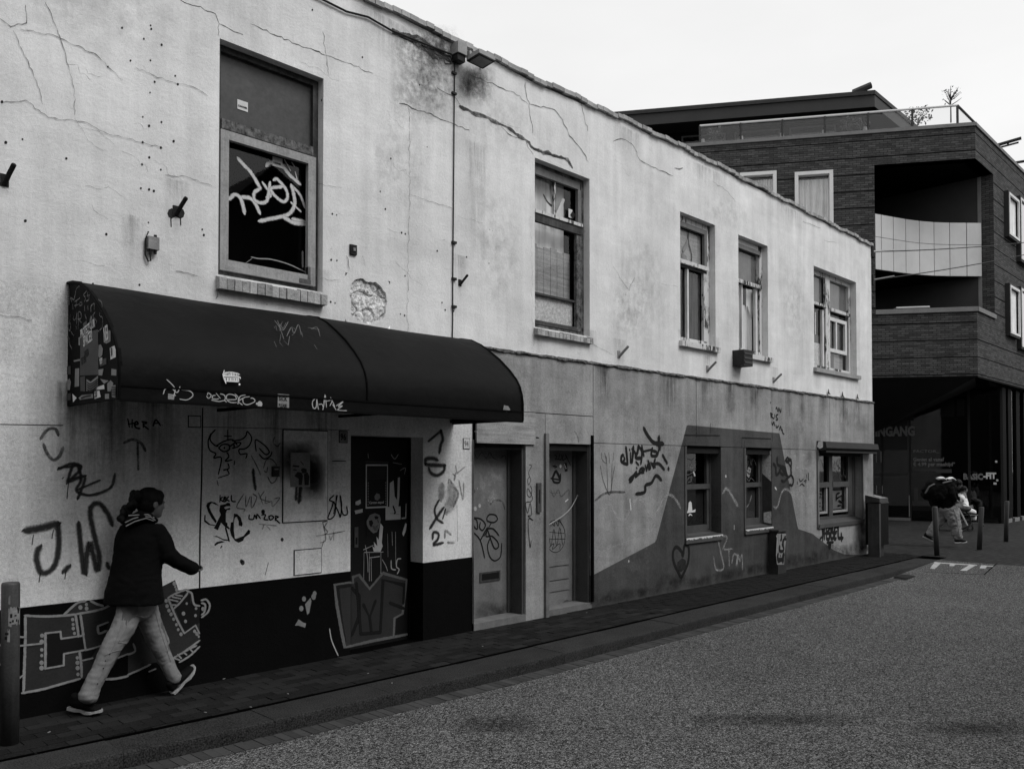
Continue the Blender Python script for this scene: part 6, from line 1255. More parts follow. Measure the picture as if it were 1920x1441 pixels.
# ================================================================ BRICK APARTMENT BUILDING BEYOND
dF = Vector((-0.54553, 0.83809, 0)); nF = Vector((-0.83809, -0.54553, 0)); FS = .947
C1 = CAM + (Vector((27.02, .55, 11.9)) - CAM) * FS; C1.z = 0
O = Vector((C1.x, C1.y, 0)); nS = Vector((0, -1, 0)); uS = Vector((1, 0, 0))
def FP(px, py, off=0.0): return onplane(px, py, O + nF * off, nF)
def SP(px, py, off=0.0): return onplane(px, py, O + nS * off, nS)
def fs(p): return (p - O).dot(dF)
ZT, ZB = 11.30, 4.24
zsill, zlog = 6.05, 10.38
apt = thing('apartment_building', 'dark brick apartment block with a curved pale balcony above a glass shopfront', 'building', (C1.x, C1.y, GZ))
sw = fs(FP(1640, 400)); xo = SP(1863, 400).x; SL = 14.0
def bandbox(mb, o, u, n, a, b, z0, z1, dep=.3): 
    if b - a > .02 and z1 - z0 > .01: mb.obox(o, u, n, a, b, -dep, 0, z0, z1)
wB = (fs(FP(1562, 340)), fs(FP(1490, 340)), 7.95, FP(1525, 321).z); wA = (fs(FP(1456, 340)), fs(FP(1456, 340)) + 1.05, 7.95, FP(1456, 320).z)
Fholes = [(-.01, sw, zsill, zlog), wB, wA]
sx = lambda p: p.x - C1.x
S1 = (sx(SP(1883, 400)), sx(SP(1902, 400)), SP(1883, 440).z, SP(1883, 362).z); S2 = (sx(SP(1905, 400)), sx(SP(1905, 400)) + 3.2, SP(1905, 486).z, SP(1905, 372).z)
S3 = (sx(SP(1885, 560)), sx(SP(1903, 560)), SP(1885, 625).z, SP(1885, 535).z); S4 = (sx(SP(1906, 560)), sx(SP(1906, 560)) + 3.2, SP(1906, 650).z, SP(1906, 541).z)
Sholes = [(-.01, xo - C1.x, zsill, zlog), S1, S2, S3, S4]
def facade(o, u, n, L, holes):
    z = ZB + .06; k = 0
    zs = [ZB]
    while z < ZT - .1: zs.append(z); z += .487
    zs = [ZB] + [zz for zz in zs[1:] if zz < ZT] + [ZT]
    zs = sorted(set(zs))
    for z0, z1 in zip(zs, zs[1:]):
        cuts = sorted(set([z0, z1] + [c for h in holes for c in h[2:4] if z0 < c < z1]))
        g = MB(); any_ = False
        for c0, c1 in zip(cuts, cuts[1:]):
            blk = sorted([(h[0], h[1]) for h in holes if h[2] < (c0 + c1) / 2 < h[3]]); x = 0
            top = .03 if abs(c1 - z1) < 1e-6 and z1 < ZT - .01 else 0
            for a, b in blk + [(L, L)]:
                if a > x: bandbox(g, o, u, n, x, min(a, L), c0, c1 - top); any_ = True
                x = max(x, b)
        if any_: g.build('brick_band', 'dark_brick', apt)
facade(O, dF, nF, 12.0, Fholes); facade(O, uS, nS, SL, Sholes)
g = MB(); g.obox(O, dF, nF, .02, 12, -.36, -.305, zlog, ZT - .01); g.obox(O, dF, nF, sw, 12, -.36, -.305, ZB, zlog); g.obox(O, dF, nF, .02, sw, -.36, -.305, ZB, zsill); g.obox(O, uS, nS, .3, SL, -.36, -.305, ZB, zsill); g.obox(O, uS, nS, .3, SL, -.36, -.305, zlog, ZT - .01); g.obox(O, uS, nS, xo - C1.x, SL, -.36, -.305, zsill, zlog)
g.build('backing', 'cap_black', apt)
# volume behind: roof deck, back mass
far = [O + dF * .3 - nF * .3, O + dF * 12, O + dF * 12 - nF * 9, Vector((C1.x + SL, C1.y + 9, 0)), Vector((C1.x + SL, C1.y + .3, 0))]
g = MB(); g.solidpoly([Vector((p.x, p.y, ZT - .3)) for p in far], Vector((0, 0, .1))); g.solidpoly([Vector((p.x, p.y, ZB - .05)) for p in [O] + far[1:4] + [Vector((C1.x + SL, C1.y, 0))]], Vector((0, 0, .05))); g.build('floor_slab', 'cap_black', apt)
# parapet coping
g = MB(); g.obox(O, dF, nF, -.03, 12, -.35, .04, ZT, ZT + .10); g.obox(O, uS, nS, .0, SL, -.35, .04, ZT, ZT + .097); g.build('coping', 'trim_light', apt)
# loggia: pier jamb, sills, back walls, floors
xj = xo; g = MB(); yj = onplane(1841, 460, Vector((xj, 0, 0)), Vector((1, 0, 0))).y
g.face([(xj - .006, C1.y - .002, zsill), (xj - .006, yj, zsill), (xj - .006, yj, zlog), (xj - .006, C1.y - .002, zlog)], [(0, zsill), (yj - C1.y, zsill), (yj - C1.y, zlog), (0, zlog)]); g.build('pier', 'dark_brick', apt)
g = MB(); g.box(xj - .02, xj + .12, yj, yj + .10, zsill, zlog); g.build('post', 'trim_light', apt)
g = MB(); g.obox(O, dF, nF, -.02, sw, -.32, .05, zsill, zsill + .13); g.obox(O, uS, nS, .0, xo - C1.x, -.32, .05, zsill, zsill + .127); g.build('sill', 'trim_light', apt)
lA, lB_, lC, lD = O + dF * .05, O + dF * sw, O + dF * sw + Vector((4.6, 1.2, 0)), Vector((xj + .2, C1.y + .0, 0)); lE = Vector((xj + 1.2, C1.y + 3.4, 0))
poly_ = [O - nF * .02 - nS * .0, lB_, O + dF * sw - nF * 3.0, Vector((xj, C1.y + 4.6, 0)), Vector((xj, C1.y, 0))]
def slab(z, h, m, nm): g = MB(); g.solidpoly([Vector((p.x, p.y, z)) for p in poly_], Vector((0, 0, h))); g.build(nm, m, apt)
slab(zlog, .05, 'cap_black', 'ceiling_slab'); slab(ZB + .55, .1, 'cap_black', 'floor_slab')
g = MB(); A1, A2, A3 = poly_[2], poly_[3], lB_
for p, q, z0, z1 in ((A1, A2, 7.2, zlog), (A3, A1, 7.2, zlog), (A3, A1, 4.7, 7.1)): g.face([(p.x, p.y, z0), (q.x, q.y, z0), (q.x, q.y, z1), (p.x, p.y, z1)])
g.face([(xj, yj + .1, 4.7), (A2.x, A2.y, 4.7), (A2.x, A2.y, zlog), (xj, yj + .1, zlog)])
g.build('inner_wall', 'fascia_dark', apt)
n = 9
for i in range(n):
    p = A1 + (A2 - A1) * (i / n + .01); q = A1 + (A2 - A1) * ((i + 1) / n - .015); g = MB(); g.face([(p.x, p.y, 4.7), (q.x, q.y, 4.7), (q.x, q.y, 7.0), (p.x, p.y, 7.0)]); g.build('loggia_pane', 'grey_paint' if i % 3 else 'mid_paint', apt)
t_ = thing('balcony_table', 'pale-edged table standing on the lower balcony', 'table', tuple(FP(1712, 580))); p = CAM + (FP(1712, 580) - CAM) * 1.02; g = MB(); g.obox(Vector((p.x, p.y, 0)), dF, nF, -.45, .45, -.5, 0, 6.30, 6.34); g.build('top', 'frame_light', t_); g = MB(); g.obox(Vector((p.x, p.y, 0)), dF, nF, -.3, -.26, -.4, -.1, 4.9, 6.3); g.obox(Vector((p.x, p.y, 0)), dF, nF, .26, .3, -.4, -.1, 4.9, 6.3); g.build('leg', 'fascia_dark', t_)
# curved balcony front: one panel per seam
ztop = FP(1640, 400.5).z; zbot = FP(1640, 504).z; bx = [(45, 155), (103, 165), (215, 185), (330, 205), (458, 222), (595, 234), (742, 239), (900, 240), (1040, 241.5)]
bpts = [onplane(1630 + a / 4.97, 370 + b / 4.97, Vector((0, 0, ztop)), Vector((0, 0, 1))) for a, b in bx]
for p, q in zip(bpts, bpts[1:]):
    e = (q - p).normalized() * .012; g = MB(); n_ = (q - p).normalized().cross(UZ); a = Vector((p.x, p.y, zbot)) + e; L = (q - p).length - .024; uu = (q - p).normalized(); uu.z = 0; uu.normalize()
    for z0, z1 in ((zbot, zbot + .93), (zbot + .945, ztop)): g = MB(); g.obox(Vector((a.x, a.y, 0)), uu, n_, 0, L, -.03, .03, z0, z1); g.build('balcony_panel', 'balcony_panel', apt)
g = MB(); cs2 = [Vector((p.x, p.y, zbot + .02)) - nF * .05 for p in bpts] + [Vector((A2.x, A2.y, zbot + .02)), Vector((A1.x, A1.y, zbot + .02))]; g.solidpoly(cs2, Vector((0, 0, .25))); g.build('floor_slab', 'cap_black', apt)
g = MB()
for p, q in zip(bpts, bpts[1:]):
    uu = (q - p); uu.z = 0; L = uu.length; uu.normalize(); n_ = uu.cross(UZ); sgn = 1 if n_.dot(CAM - p) < 0 else -1
    g.obox(Vector((p.x, p.y, 0)), uu, n_ * sgn, 0, L, .035, .12, zbot + .02, ztop - .02)
g.build('balcony_core', 'cap_black', apt)
# windows of the front wall
for h in (wB, wA):
    o2 = O + dF * h[0]; W_ = h[1] - h[0]; g = MB()
    for a, b, c, d in ((0, .10, h[2], h[3]), (W_ - .10, W_, h[2], h[3]), (.10, W_ - .10, h[3] - .10, h[3]), (.10, W_ - .10, h[2], h[2] + .10)): g.obox(o2, dF, nF, a, b, -.2, .03, c, d)
    f_ = g.build('window', 'frame_light', apt); g = MB(); g.obox(o2, dF, nF, .10, W_ - .10, -.14, -.13, h[2] + .1, h[3] - .1); g.build('pane', 'pane_clear', f_)
    g = MB(); m_ = 22
    for i in range(m_):
        a, b = .1 + (W_ - .2) * i / m_, .1 + (W_ - .2) * (i + 1) / m_; pa, pb = o2 + dF * a - nF * (.19 + .02 * (i % 2)), o2 + dF * b - nF * (.19 + .02 * ((i + 1) % 2)); g.face([(pa.x, pa.y, h[2]), (pb.x, pb.y, h[2]), (pb.x, pb.y, h[3] - .18), (pa.x, pa.y, h[3] - .18)])
    g.build('curtain', 'curtain', f_); g = MB(); g.obox(o2, dF, nF, 0, W_, -.3, -.27, h[2], h[3]); g.build('dark_room', 'room_dark', f_)
MATS['sky_glass'] = None
tt = NT('sky_glass'); b_ = tt.bsdf(.02, .06, .9); b_.inputs['Metallic'].default_value = .6; b_.inputs['Base Color'].default_value = (.5, .5, .5, 1); tt.done(b_)
for h, gm_ in ((S1, 'curtain'), (S2, 'sky_glass'), (S3, 'curtain'), (S4, 'sky_glass')):
    o2 = O + uS * h[0]; W_ = h[1] - h[0]; g = MB(); pr = .13
    for a, b, c, d in ((0, .07, h[2], h[3]), (W_ - .07, W_, h[2], h[3]), (.07, W_ - .07, h[3] - .07, h[3]), (.07, W_ - .07, h[2], h[2] + .07)): g.obox(o2, uS, nS, a, b, pr - .03, pr + .02, c, d)
    f_ = g.build('window', 'frame_light', apt, label='boxed-out window with a pale rim'); g = MB(); e = .0
    g.obox(o2, uS, nS, -.02, .0, 0, pr, h[2] - .02, h[3] + .02); g.obox(o2, uS, nS, W_, W_ + .02, 0, pr, h[2] - .02, h[3] + .02); g.obox(o2, uS, nS, -.02, W_ + .02, 0, pr, h[2] - .06, h[2] - .022); g.obox(o2, uS, nS, -.02, W_ + .02, 0, pr, h[3] + .022, h[3] + .06); g.build('casing', 'fascia_dark', f_)
    g = MB(); g.obox(o2, uS, nS, .07, W_ - .07, pr - (.10 if gm_ == 'curtain' else .05), pr - (.08 if gm_ == 'curtain' else .03), h[2] + .07, h[3] - .07); g.build('pane', gm_, f_)
# roof terrace glass rail
rp = [FP(1312, 237, -.35), FP(1795, 197, -.35)]; zr = (rp[0].z + rp[1].z) / 2; s0, s1 = fs(rp[1]), fs(rp[0]); rb = O - nF * .35; cr = rb + dF * s0
t_ = thing('terrace_railing', 'glass terrace railing with a thin bright handrail on the brick roof', 'railing', (cr.x, cr.y, ZT))
g = MB(); a = rb + dF * s1; e2 = cr + Vector((9, 0, 0)); g.tube([(a.x, a.y, zr), (cr.x, cr.y, zr)], .035, 8); g.build('handrail', 'frame_light', t_); g = MB(); g.tube([(cr.x, cr.y, zr), (e2.x, e2.y, zr)], .035, 8); g.build('handrail', 'fascia_dark', t_)
L = s1 - s0; m_ = 6
for i in range(m_): g = MB(); g.obox(rb, dF, nF, s0 + L * i / m_ + .03, s0 + L * (i + 1) / m_ - .03, -.006, .006, ZT + .12, zr - .06); g.build('glass_panel', 'pane_clear', t_)
g = MB(); g.obox(Vector((cr.x, cr.y, 0)), uS, nS, .05, 4, -.006, .006, ZT + .12, zr - .06); g.build('glass_panel', 'pane_clear', t_)
for i in range(m_ + 1): p = rb + dF * (s0 + L * i / m_); g = MB(); g.obox(Vector((p.x, p.y, 0)), dF, nF, -.025, .025, -.03, .03, ZT + .1, zr); g.build('post', 'fascia_dark', t_)
# penthouse
ph = thing('penthouse', 'flat-roofed penthouse set back on the roof with a deep dark fascia', 'penthouse', (C1.x, C1.y + 3, ZT)); PO = -2.2
pe = onplane(1640, 170, O + nF * PO, nF); pz = pe.z; po = Vector((pe.x, pe.y, 0)); pzb = onplane(1640, 200, O + nF * PO, nF).z
g = MB(); pl = [po, po + dF * 14, po + dF * 14 - nF * 9, po + Vector((12, 6, 0)), po + Vector((9, 0, 0))]; g.solidpoly([Vector((p.x, p.y, pzb)) for p in pl], Vector((0, 0, pz - pzb - .13))); g.build('fascia', 'fascia_dark', ph)
pc = po + nF * .05; pl2 = [pc - uS * .0, po + dF * 14 + nF * .06, po + dF * 14 - nF * 9, po + Vector((12, 6, 0)), po + Vector((9, -.06, 0))]; g = MB(); g.solidpoly([Vector((p.x, p.y, pz - .129)) for p in pl2], Vector((0, 0, .13))); g.build('roof_edge', 'cabinet_dark', ph)
wb = po + dF * .7 - nF * .9; g = MB(); pl3 = [wb, wb + dF * 12, wb + dF * 12 - nF * 7, wb + Vector((8, 4, 0)), wb + Vector((7, 0, 0))]; g.solidpoly([Vector((p.x, p.y, ZT - .2)) for p in pl3], Vector((0, 0, pzb - ZT + .2))); g.build('wall', 'cap_black', ph)
for i in range(5):
    g = MB(); g.obox(wb, dF, nF, .3 + i * 1.75, 1.75 + i * 1.75, .01, .03, ZT + .2, pzb - .12); f_ = g.build('window', 'grey_paint', ph); g = MB(); g.obox(wb, dF, nF, .36 + i * 1.75, 1.69 + i * 1.75, .032, .04, ZT + .26, pzb - .18); g.build('pane', 'sky_glass' if i == 4 else 'pane_dark', f_)
g = MB(); p = onplane(1600, 174, O + nF * (PO - 1), nF); q = onplane(1633, 160, O + nF * (PO - 1), nF); g.tube([p, q], .11, 8); g.build('vent_pipe', 'fascia_dark', ph)
def shrub(px, py0, py1, w_, lab, name='shrub', n=90, off=-.8, trunk=False, leafm='leaf_dark', spread=1.0):
    b0 = onplane(px, py0, O + nF * off, nF); t1 = onplane(px, py1, O + nF * off, nF); h = t1.z - b0.z; t_ = thing(name, lab, 'plant', tuple(b0)); rnd = random.Random(px)
    g = MB(); z0 = b0.z
    for i in range(7 if not trunk else 12):
        an = rnd.uniform(0, 6.28); r = w_ * rnd.uniform(.3, .55)
        if trunk: k = rnd.uniform(.5, .75); pts = [b0 + Vector((0, 0, h * k)), b0 + Vector((math.cos(an) * r * .6, math.sin(an) * r * .6, h * (k + .12))), b0 + Vector((math.cos(an) * r, math.sin(an) * r, h * min(1, k + .22)))]
        else: pts = [b0, b0 + Vector((math.cos(an) * r * .4, math.sin(an) * r * .4, h * .5)), b0 + Vector((math.cos(an) * r, math.sin(an) * r, h * rnd.uniform(.7, 1)))]
        g.tube(pts, [.014, .01, .005], 5)
    if trunk: g.tube([b0, b0 + Vector((0, 0, h * .9))], [.022, .012], 6)
    g.build('stem', 'bark', t_); g = MB()
    for i in range(n):
        an = rnd.uniform(0, 6.28); rr = w_ * .5 * math.sqrt(rnd.random()) * spread; zz = h * (rnd.uniform(.62, 1.0) if trunk else rnd.uniform(.15, 1.0)); c = b0 + Vector((math.cos(an) * rr, math.sin(an) * rr, zz)); s_ = rnd.uniform(.03, .06) * (.7 if trunk else 1)
        u1 = Vector((rnd.uniform(-1, 1), rnd.uniform(-1, 1), rnd.uniform(-1, 1))).normalized(); u2 = u1.cross(Vector((rnd.uniform(-1, 1), rnd.uniform(-1, 1), rnd.uniform(-1, 1)))).normalized(); g.face([c - u1 * s_, c + u2 * s_ * .5, c + u1 * s_, c - u2 * s_ * .5])
    g.build('foliage', leafm, t_)
shrub(1722, 233, 205, .75, 'bushy shrub behind the glass railing on the roof terrace', n=170, off=-.7)
shrub(1783, 230, 166, .60, 'bare young tree at the corner of the roof terrace', 'young_tree', n=45, off=-.6, trunk=True)
for px, w_ in ((1590, .45), (1616, .5), (1340, .5)): shrub(px, 247 if px > 1500 else 262, 222 if px > 1500 else 238, w_, 'low planter shrub at x behind the railing glass'.replace('at x ', {1590: 'left of the pair ', 1616: 'right of the pair ', 1340: 'near the white roof edge '}[px]), n=70, off=-.8)
for i, px in enumerate((1318, 1390, 1466, 1545, 1622)):
    b0 = FP(px, 242, -.75); t_ = thing('terrace_lantern', ('lantern behind the open end of the terrace railing', 'second lantern from the open end of the terrace railing', 'middle lantern of the row behind the terrace glass', 'fourth lantern from the open end, left of the planters', 'lantern nearest the terrace corner, beside the planters')[i], 'lantern', (b0.x, b0.y, ZT + .35), 'lanterns behind the terrace railing'); g = MB(); g.tube([(b0.x, b0.y, ZT + .17), (b0.x, b0.y, ZT + .30), (b0.x, b0.y, ZT + .50)], [.03, .075, .05], 8); g.build('shade', 'paper_grey', t_); g = MB(); g.tube([(b0.x, b0.y, ZT - .1), (b0.x, b0.y, ZT + .16)], .015, 6); g.box(b0.x - .14, b0.x + .14, b0.y - .14, b0.y + .14, ZT + .12, ZT + .15); g.build('stand', 'fascia_dark', t_)
t_ = thing('roof_rail', 'double bar bracket sticking out from the side roof edge against the sky', 'bracket', tuple(SP(1870, 275))); g = MB()
for (a, b), (c, d), r in (((1850, 278), (1915, 259), .05), ((1858, 281), (1910, 267), .03), ((1890, 266), (1890, 272), .03)):
    p = SP(a, b, -.3); q = onplane(c, d, p + Vector((0, 0, 0)), (p - CAM).normalized()); g.tube([p, q], r, 8)
g.build('bar', 'fascia_dark', t_)
t_ = thing('roof_rail', 'lower dark bar at the right border of the picture over the side roof', 'bracket', tuple(SP(1900, 305))); g = MB()
for (a, b), (c, d) in (((1898, 306), (1935, 300)), ((1903, 308), (1925, 328))): p = SP(a, b, -.3); q = onplane(c, d, p, (p - CAM).normalized()); g.tube([p, q], .045, 8)
g.build('bar', 'fascia_dark', t_)
# ground floor glass front
Gc = onplane(1880, 981, Vector((0, 0, GZ)), UZ); Gl = onplane(1655, 974, Vector((0, 0, GZ)), UZ); gd = (Gl - Gc).normalized(); gn = Vector((-gd.y, gd.x, 0)); gn = gn if gn.dot(CAM - Gc) > 0 else -gn
shop = thing('shopfront', 'dark glass shopfront of a gym and restaurant under the overhanging brick', 'shopfront', tuple(Gc))
GP_ = lambda px, py, off=0.0: onplane(px, py, Gc + gn * off, gn)
gs = lambda px: (GP_(px, 930) - Gc).dot(gd); GO = Vector((Gc.x, Gc.y, 0))
ZC = 4.15
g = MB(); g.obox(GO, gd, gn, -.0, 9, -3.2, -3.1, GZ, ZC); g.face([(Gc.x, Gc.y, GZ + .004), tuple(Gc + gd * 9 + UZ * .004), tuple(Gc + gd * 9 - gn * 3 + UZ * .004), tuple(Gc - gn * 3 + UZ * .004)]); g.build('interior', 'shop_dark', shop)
edges = [0, gs(1818), gs(1707), gs(1655), gs(1600), 8]
for a, b in zip(edges, edges[1:]):
    g = MB(); g.obox(GO, gd, gn, a + .03, b - .03, -.02, 0, GZ + .1, ZC); g.build('pane', 'pane_dark', shop)
for e in edges: g = MB(); g.obox(GO, gd, gn, e - .035, e + .035, -.08, .03, GZ, ZC); g.build('mullion', 'shop_panel', shop)
g = MB(); g.obox(GO, gd, gn, gs(1707), gs(1600), -.05, .035, GZ, GZ + .09); g.build('threshold', 'trim_light', shop)
g = MB(); zz = GP_(1680, 843).z; g.obox(GO, gd, gn, gs(1704) + .02, 8, .005, .03, zz, GP_(1680, 780).z + .6); sp_ = g.build('sign_panel', 'shop_panel', shop)
g = MB(); g.obox(GO, gd, gn, gs(1703), gs(1640), .002, .02, GP_(1680, 892).z, GP_(1680, 887).z); g.build('door_rail', 'fascia_dark', shop)
for px, y0, y1 in ((1705, 928, 968), (1644, 846, 866), (1653, 846, 866), (1644, 910, 925), (1655, 910, 925)): g = MB(); s_ = gs(px); g.obox(GO, gd, gn, s_ - .012, s_ + .012, .03, .06, GP_(px, y1).z, GP_(px, y0).z); g.build('door_handle', 'letter_mid', shop)
tu = -gd
text('INGANG', GP_(1641, 817, .034), tu, UZ, .42, 'sign_letter', sp_, bold=.02, sx=.72); text('NU OPEN', GP_(1622, 790, .034), tu, UZ, .42, 'shop_panel', sp_, bold=.02, sx=.8)
text('FACTOR_', GP_(1712, 848, .006), tu, UZ, .12, 'letter_mid', shop, sx=1.45); text('Geniet al vanaf', GP_(1712, 864, .006), tu, UZ, .165, 'letter_mid', shop, bold=.003, sx=.9); text('\u20ac 4.99 per maaltijd*', GP_(1712, 873, .006), tu, UZ, .165, 'letter_mid', shop, bold=.003, sx=.9)
g = MB(); s0_ = gs(1785); g.obox(GO, gd, gn, s0_, gs(1712), .003, .008, GP_(1750, 886).z, GP_(1750, 879).z); g.build('notice_strip', 'letter_dim', shop); text('bestel nu via de app', GP_(1714, 885, .011), tu, UZ, .08, 'shop_dark', shop)
text('BASIC', GP_(1806, 898, .006), tu, UZ, .25, 'letter_mid', shop, bold=.014, sx=.82); text('-FIT', GP_(1844, 896.5, .006), tu, UZ, .25, 'letter_light', shop, bold=.014, sx=.82)
g = MB(); 
for px, py, r in ((1868, 865, .035), (1870, 900, .035)): c = GP_(px, py, .006); g.face([c + tu * math.cos(k * .785) * r + UZ * math.sin(k * .785) * r for k in range(8)])
g.obox(GO, gd, gn, gs(1869), gs(1863), .003, .006, GP_(1866, 908).z, GP_(1866, 904).z); g.build('sticker', 'letter_light', shop)
g = MB(); g.obox(GO, gd, gn, gs(1765), gs(1707), -.6, -.55, GZ + .3, GZ + .62); g.obox(GO, gd, gn, gs(1718), gs(1711), -.6, -.56, GZ + .6, GZ + 1.05); g.build('interior_bench', 'letter_mid', shop)
for a, b, c, d in ((1764, 1790, 780, 748), (1795, 1809, 778, 746)): g = MB(); g.obox(GO, gd, gn, gs(b), gs(a), -.35, -.33, GP_(a, c).z, GP_(a, d).z); g.build('interior_notice', 'letter_mid', shop)
# sloping underside between brick and glass
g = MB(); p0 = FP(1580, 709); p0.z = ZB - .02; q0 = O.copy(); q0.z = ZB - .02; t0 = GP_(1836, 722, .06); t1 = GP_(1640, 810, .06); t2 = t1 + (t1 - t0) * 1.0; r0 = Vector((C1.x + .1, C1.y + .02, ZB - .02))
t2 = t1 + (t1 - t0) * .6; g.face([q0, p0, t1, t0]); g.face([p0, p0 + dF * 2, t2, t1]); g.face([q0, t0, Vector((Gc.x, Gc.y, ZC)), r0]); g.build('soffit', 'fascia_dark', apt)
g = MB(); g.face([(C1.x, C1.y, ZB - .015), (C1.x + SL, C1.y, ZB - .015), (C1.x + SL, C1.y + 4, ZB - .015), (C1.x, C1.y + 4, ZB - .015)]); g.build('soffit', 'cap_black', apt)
g = MB(); SY = Gc.y
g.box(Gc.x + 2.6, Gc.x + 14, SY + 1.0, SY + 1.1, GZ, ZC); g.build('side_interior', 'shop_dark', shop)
for px in (1882, 1893, 1908, 1922, 1940):
    p = onplane(px, 950, Vector((0, SY, 0)), Vector((0, 1, 0))); g = MB(); w_ = .10 if px != 1893 else .22; g.box(p.x - .12, p.x + .3, SY - .02, SY + .12, GZ, ZC); g.build('column', 'cap_black', shop)
for p0, p1 in ((1885, 1892), (1897, 1906), (1911, 1920)):
    a, b = onplane(p0, 950, Vector((0, SY + .04, 0)), Vector((0, 1, 0))).x, onplane(p1, 950, Vector((0, SY + .04, 0)), Vector((0, 1, 0))).x; g = MB(); g.box(a, b, SY + .04, SY + .05, .3, ZC); g.build('pane', 'pane_dark', shop)
    g = MB(); g.box(a, b, SY - .05, SY + .1, GZ, GZ + .12); g.build('plinth', 'trim_light', shop)

# ================================================================ PEOPLE
def loft(mb, pts, radii, lat, n=18, flat=False):
    """tapering limb: (lateral, depth) radii at each joint, rounded ends"""
    P = [Vector(p) for p in pts]; Rr = [r if isinstance(r, tuple) else (r, r) for r in radii]
    t0 = (P[0] - P[1]).normalized(); t1 = (P[-1] - P[-2]).normalized(); r0 = min(Rr[0]); r1 = min(Rr[-1])
    P = [P[0] + t0 * r0 * .62, P[0] + t0 * r0 * .35] + P + [P[-1] + t1 * r1 * .35, P[-1] + t1 * r1 * .62]
    if flat: P[0] = P[2] + t0 * .004; P[1] = P[2] + t0 * .002
    Rr = [tuple(x * (1 if flat else .45) for x in Rr[0]), tuple(x * (1 if flat else .85) for x in Rr[0])] + Rr + [tuple(x * .85 for x in Rr[-1]), tuple(x * .45 for x in Rr[-1])]
    b = len(mb.v)
    for i, p in enumerate(P):
        t_ = (P[min(i + 1, len(P) - 1)] - P[max(i - 1, 0)]).normalized(); a = (lat - t_ * lat.dot(t_)); a = a.normalized() if a.length > .05 else t_.orthogonal().normalized(); c = t_.cross(a).normalized()
        for k in range(n): an = 2 * math.pi * k / n; mb.v.append(tuple(p + a * math.cos(an) * Rr[i][0] + c * math.sin(an) * Rr[i][1]))
    for i in range(len(P) - 1):
        for k in range(n): k2 = (k + 1) % n; mb.f.append((b + i * n + k, b + i * n + k2, b + (i + 1) * n + k2, b + (i + 1) * n + k)); mb.uv.append([(0, 0)] * 4)
    mb.f.append(tuple(b + k for k in reversed(range(n)))); mb.uv.append([(0, 0)] * n); e = b + (len(P) - 1) * n; mb.f.append(tuple(e + k for k in range(n))); mb.uv.append([(0, 0)] * n)
def ell(mb, c, ax, n=16, m=10):
    """ellipsoid from three axis vectors"""
    b = len(mb.v); x_, y_, z_ = ax
    mb.v.append(tuple(c + z_))
    for i in range(1, m):
        th = math.pi * i / m
        for k in range(n): ph_ = 2 * math.pi * k / n; mb.v.append(tuple(c + z_ * math.cos(th) + (x_ * math.cos(ph_) + y_ * math.sin(ph_)) * math.sin(th)))
    mb.v.append(tuple(c - z_)); e = len(mb.v) - 1
    for k in range(n):
        k2 = (k + 1) % n; mb.f.append((b, b + 1 + k, b + 1 + k2)); mb.uv.append([(0, 0)] * 3); l0 = b + 1 + (m - 2) * n; mb.f.append((e, l0 + k2, l0 + k)); mb.uv.append([(0, 0)] * 3)
    for i in range(m - 2):
        for k in range(n): k2 = (k + 1) % n; a = b + 1 + i * n; mb.f.append((a + k, a + n + k, a + n + k2, a + k2)); mb.uv.append([(0, 0)] * 4)
def skin_mesh(name, mb, m, parent, voxel=.01, smooth=4, folds=(), **props):
    me = bpy.data.meshes.new(name); me.from_pydata(mb.v, [], mb.f); o = bpy.data.objects.new('tmp', me); COL.objects.link(o)
    bm = bmesh.new(); bm.from_mesh(me); bmesh.ops.recalc_face_normals(bm, faces=bm.faces); bm.to_mesh(me); bm.free()
    r = o.modifiers.new('r', 'REMESH'); r.mode = 'VOXEL'; r.voxel_size = voxel; s_ = o.modifiers.new('s', 'SMOOTH'); s_.factor = .5; s_.iterations = smooth
    out = bpy.data.meshes.new_from_object(o.evaluated_get(bpy.context.evaluated_depsgraph_get())); bpy.data.objects.remove(o)
    out.name = name; ns = [v_.normal.copy() for v_ in out.vertices]
    for v_, n_ in zip(out.vertices, ns):
        d = 0
        for fr, amp, st in folds:
            q = Vector((v_.co.x * st[0], v_.co.y * st[1], v_.co.z * st[2])) * fr; k = noise.noise(q); d += (abs(k) * 2 - .6 if amp < 0 else k) * abs(amp)
        v_.co += n_ * d
    out.materials.clear(); out.materials.append(MATS[m]); out.polygons.foreach_set('use_smooth', [True] * len(out.polygons))
    return link(name, out, parent, **props)
def head(mb, c, f, up, s=1.0):
    """skull, jaw, nose, brow, lips, chin and ears round c, looking along f"""
    f = f.normalized(); up = (up - f * up.dot(f)).normalized(); l = up.cross(f)
    E_ = lambda x, y, z, a, b, d: ell(mb, c + (f * x + l * y + up * z) * s, (f * a * s, l * b * s, up * d * s))
    E_(-.012, 0, .025, .092, .074, .088); E_(.022, 0, -.03, .066, .058, .075); E_(.055, 0, -.078, .032, .030, .026); E_(.084, 0, -.012, .017, .012, .026); E_(.092, 0, -.022, .014, .014, .011)
    E_(.070, 0, .020, .024, .046, .012); E_(.078, 0, -.050, .014, .022, .007); E_(.076, 0, -.060, .013, .020, .007)
    for y in (-1, 1): E_(-.012, y * .074, -.008, .017, .008, .030); E_(.058, y * .034, -.022, .022, .020, .024); E_(.069, y * .027, .002, .012, .014, .010)
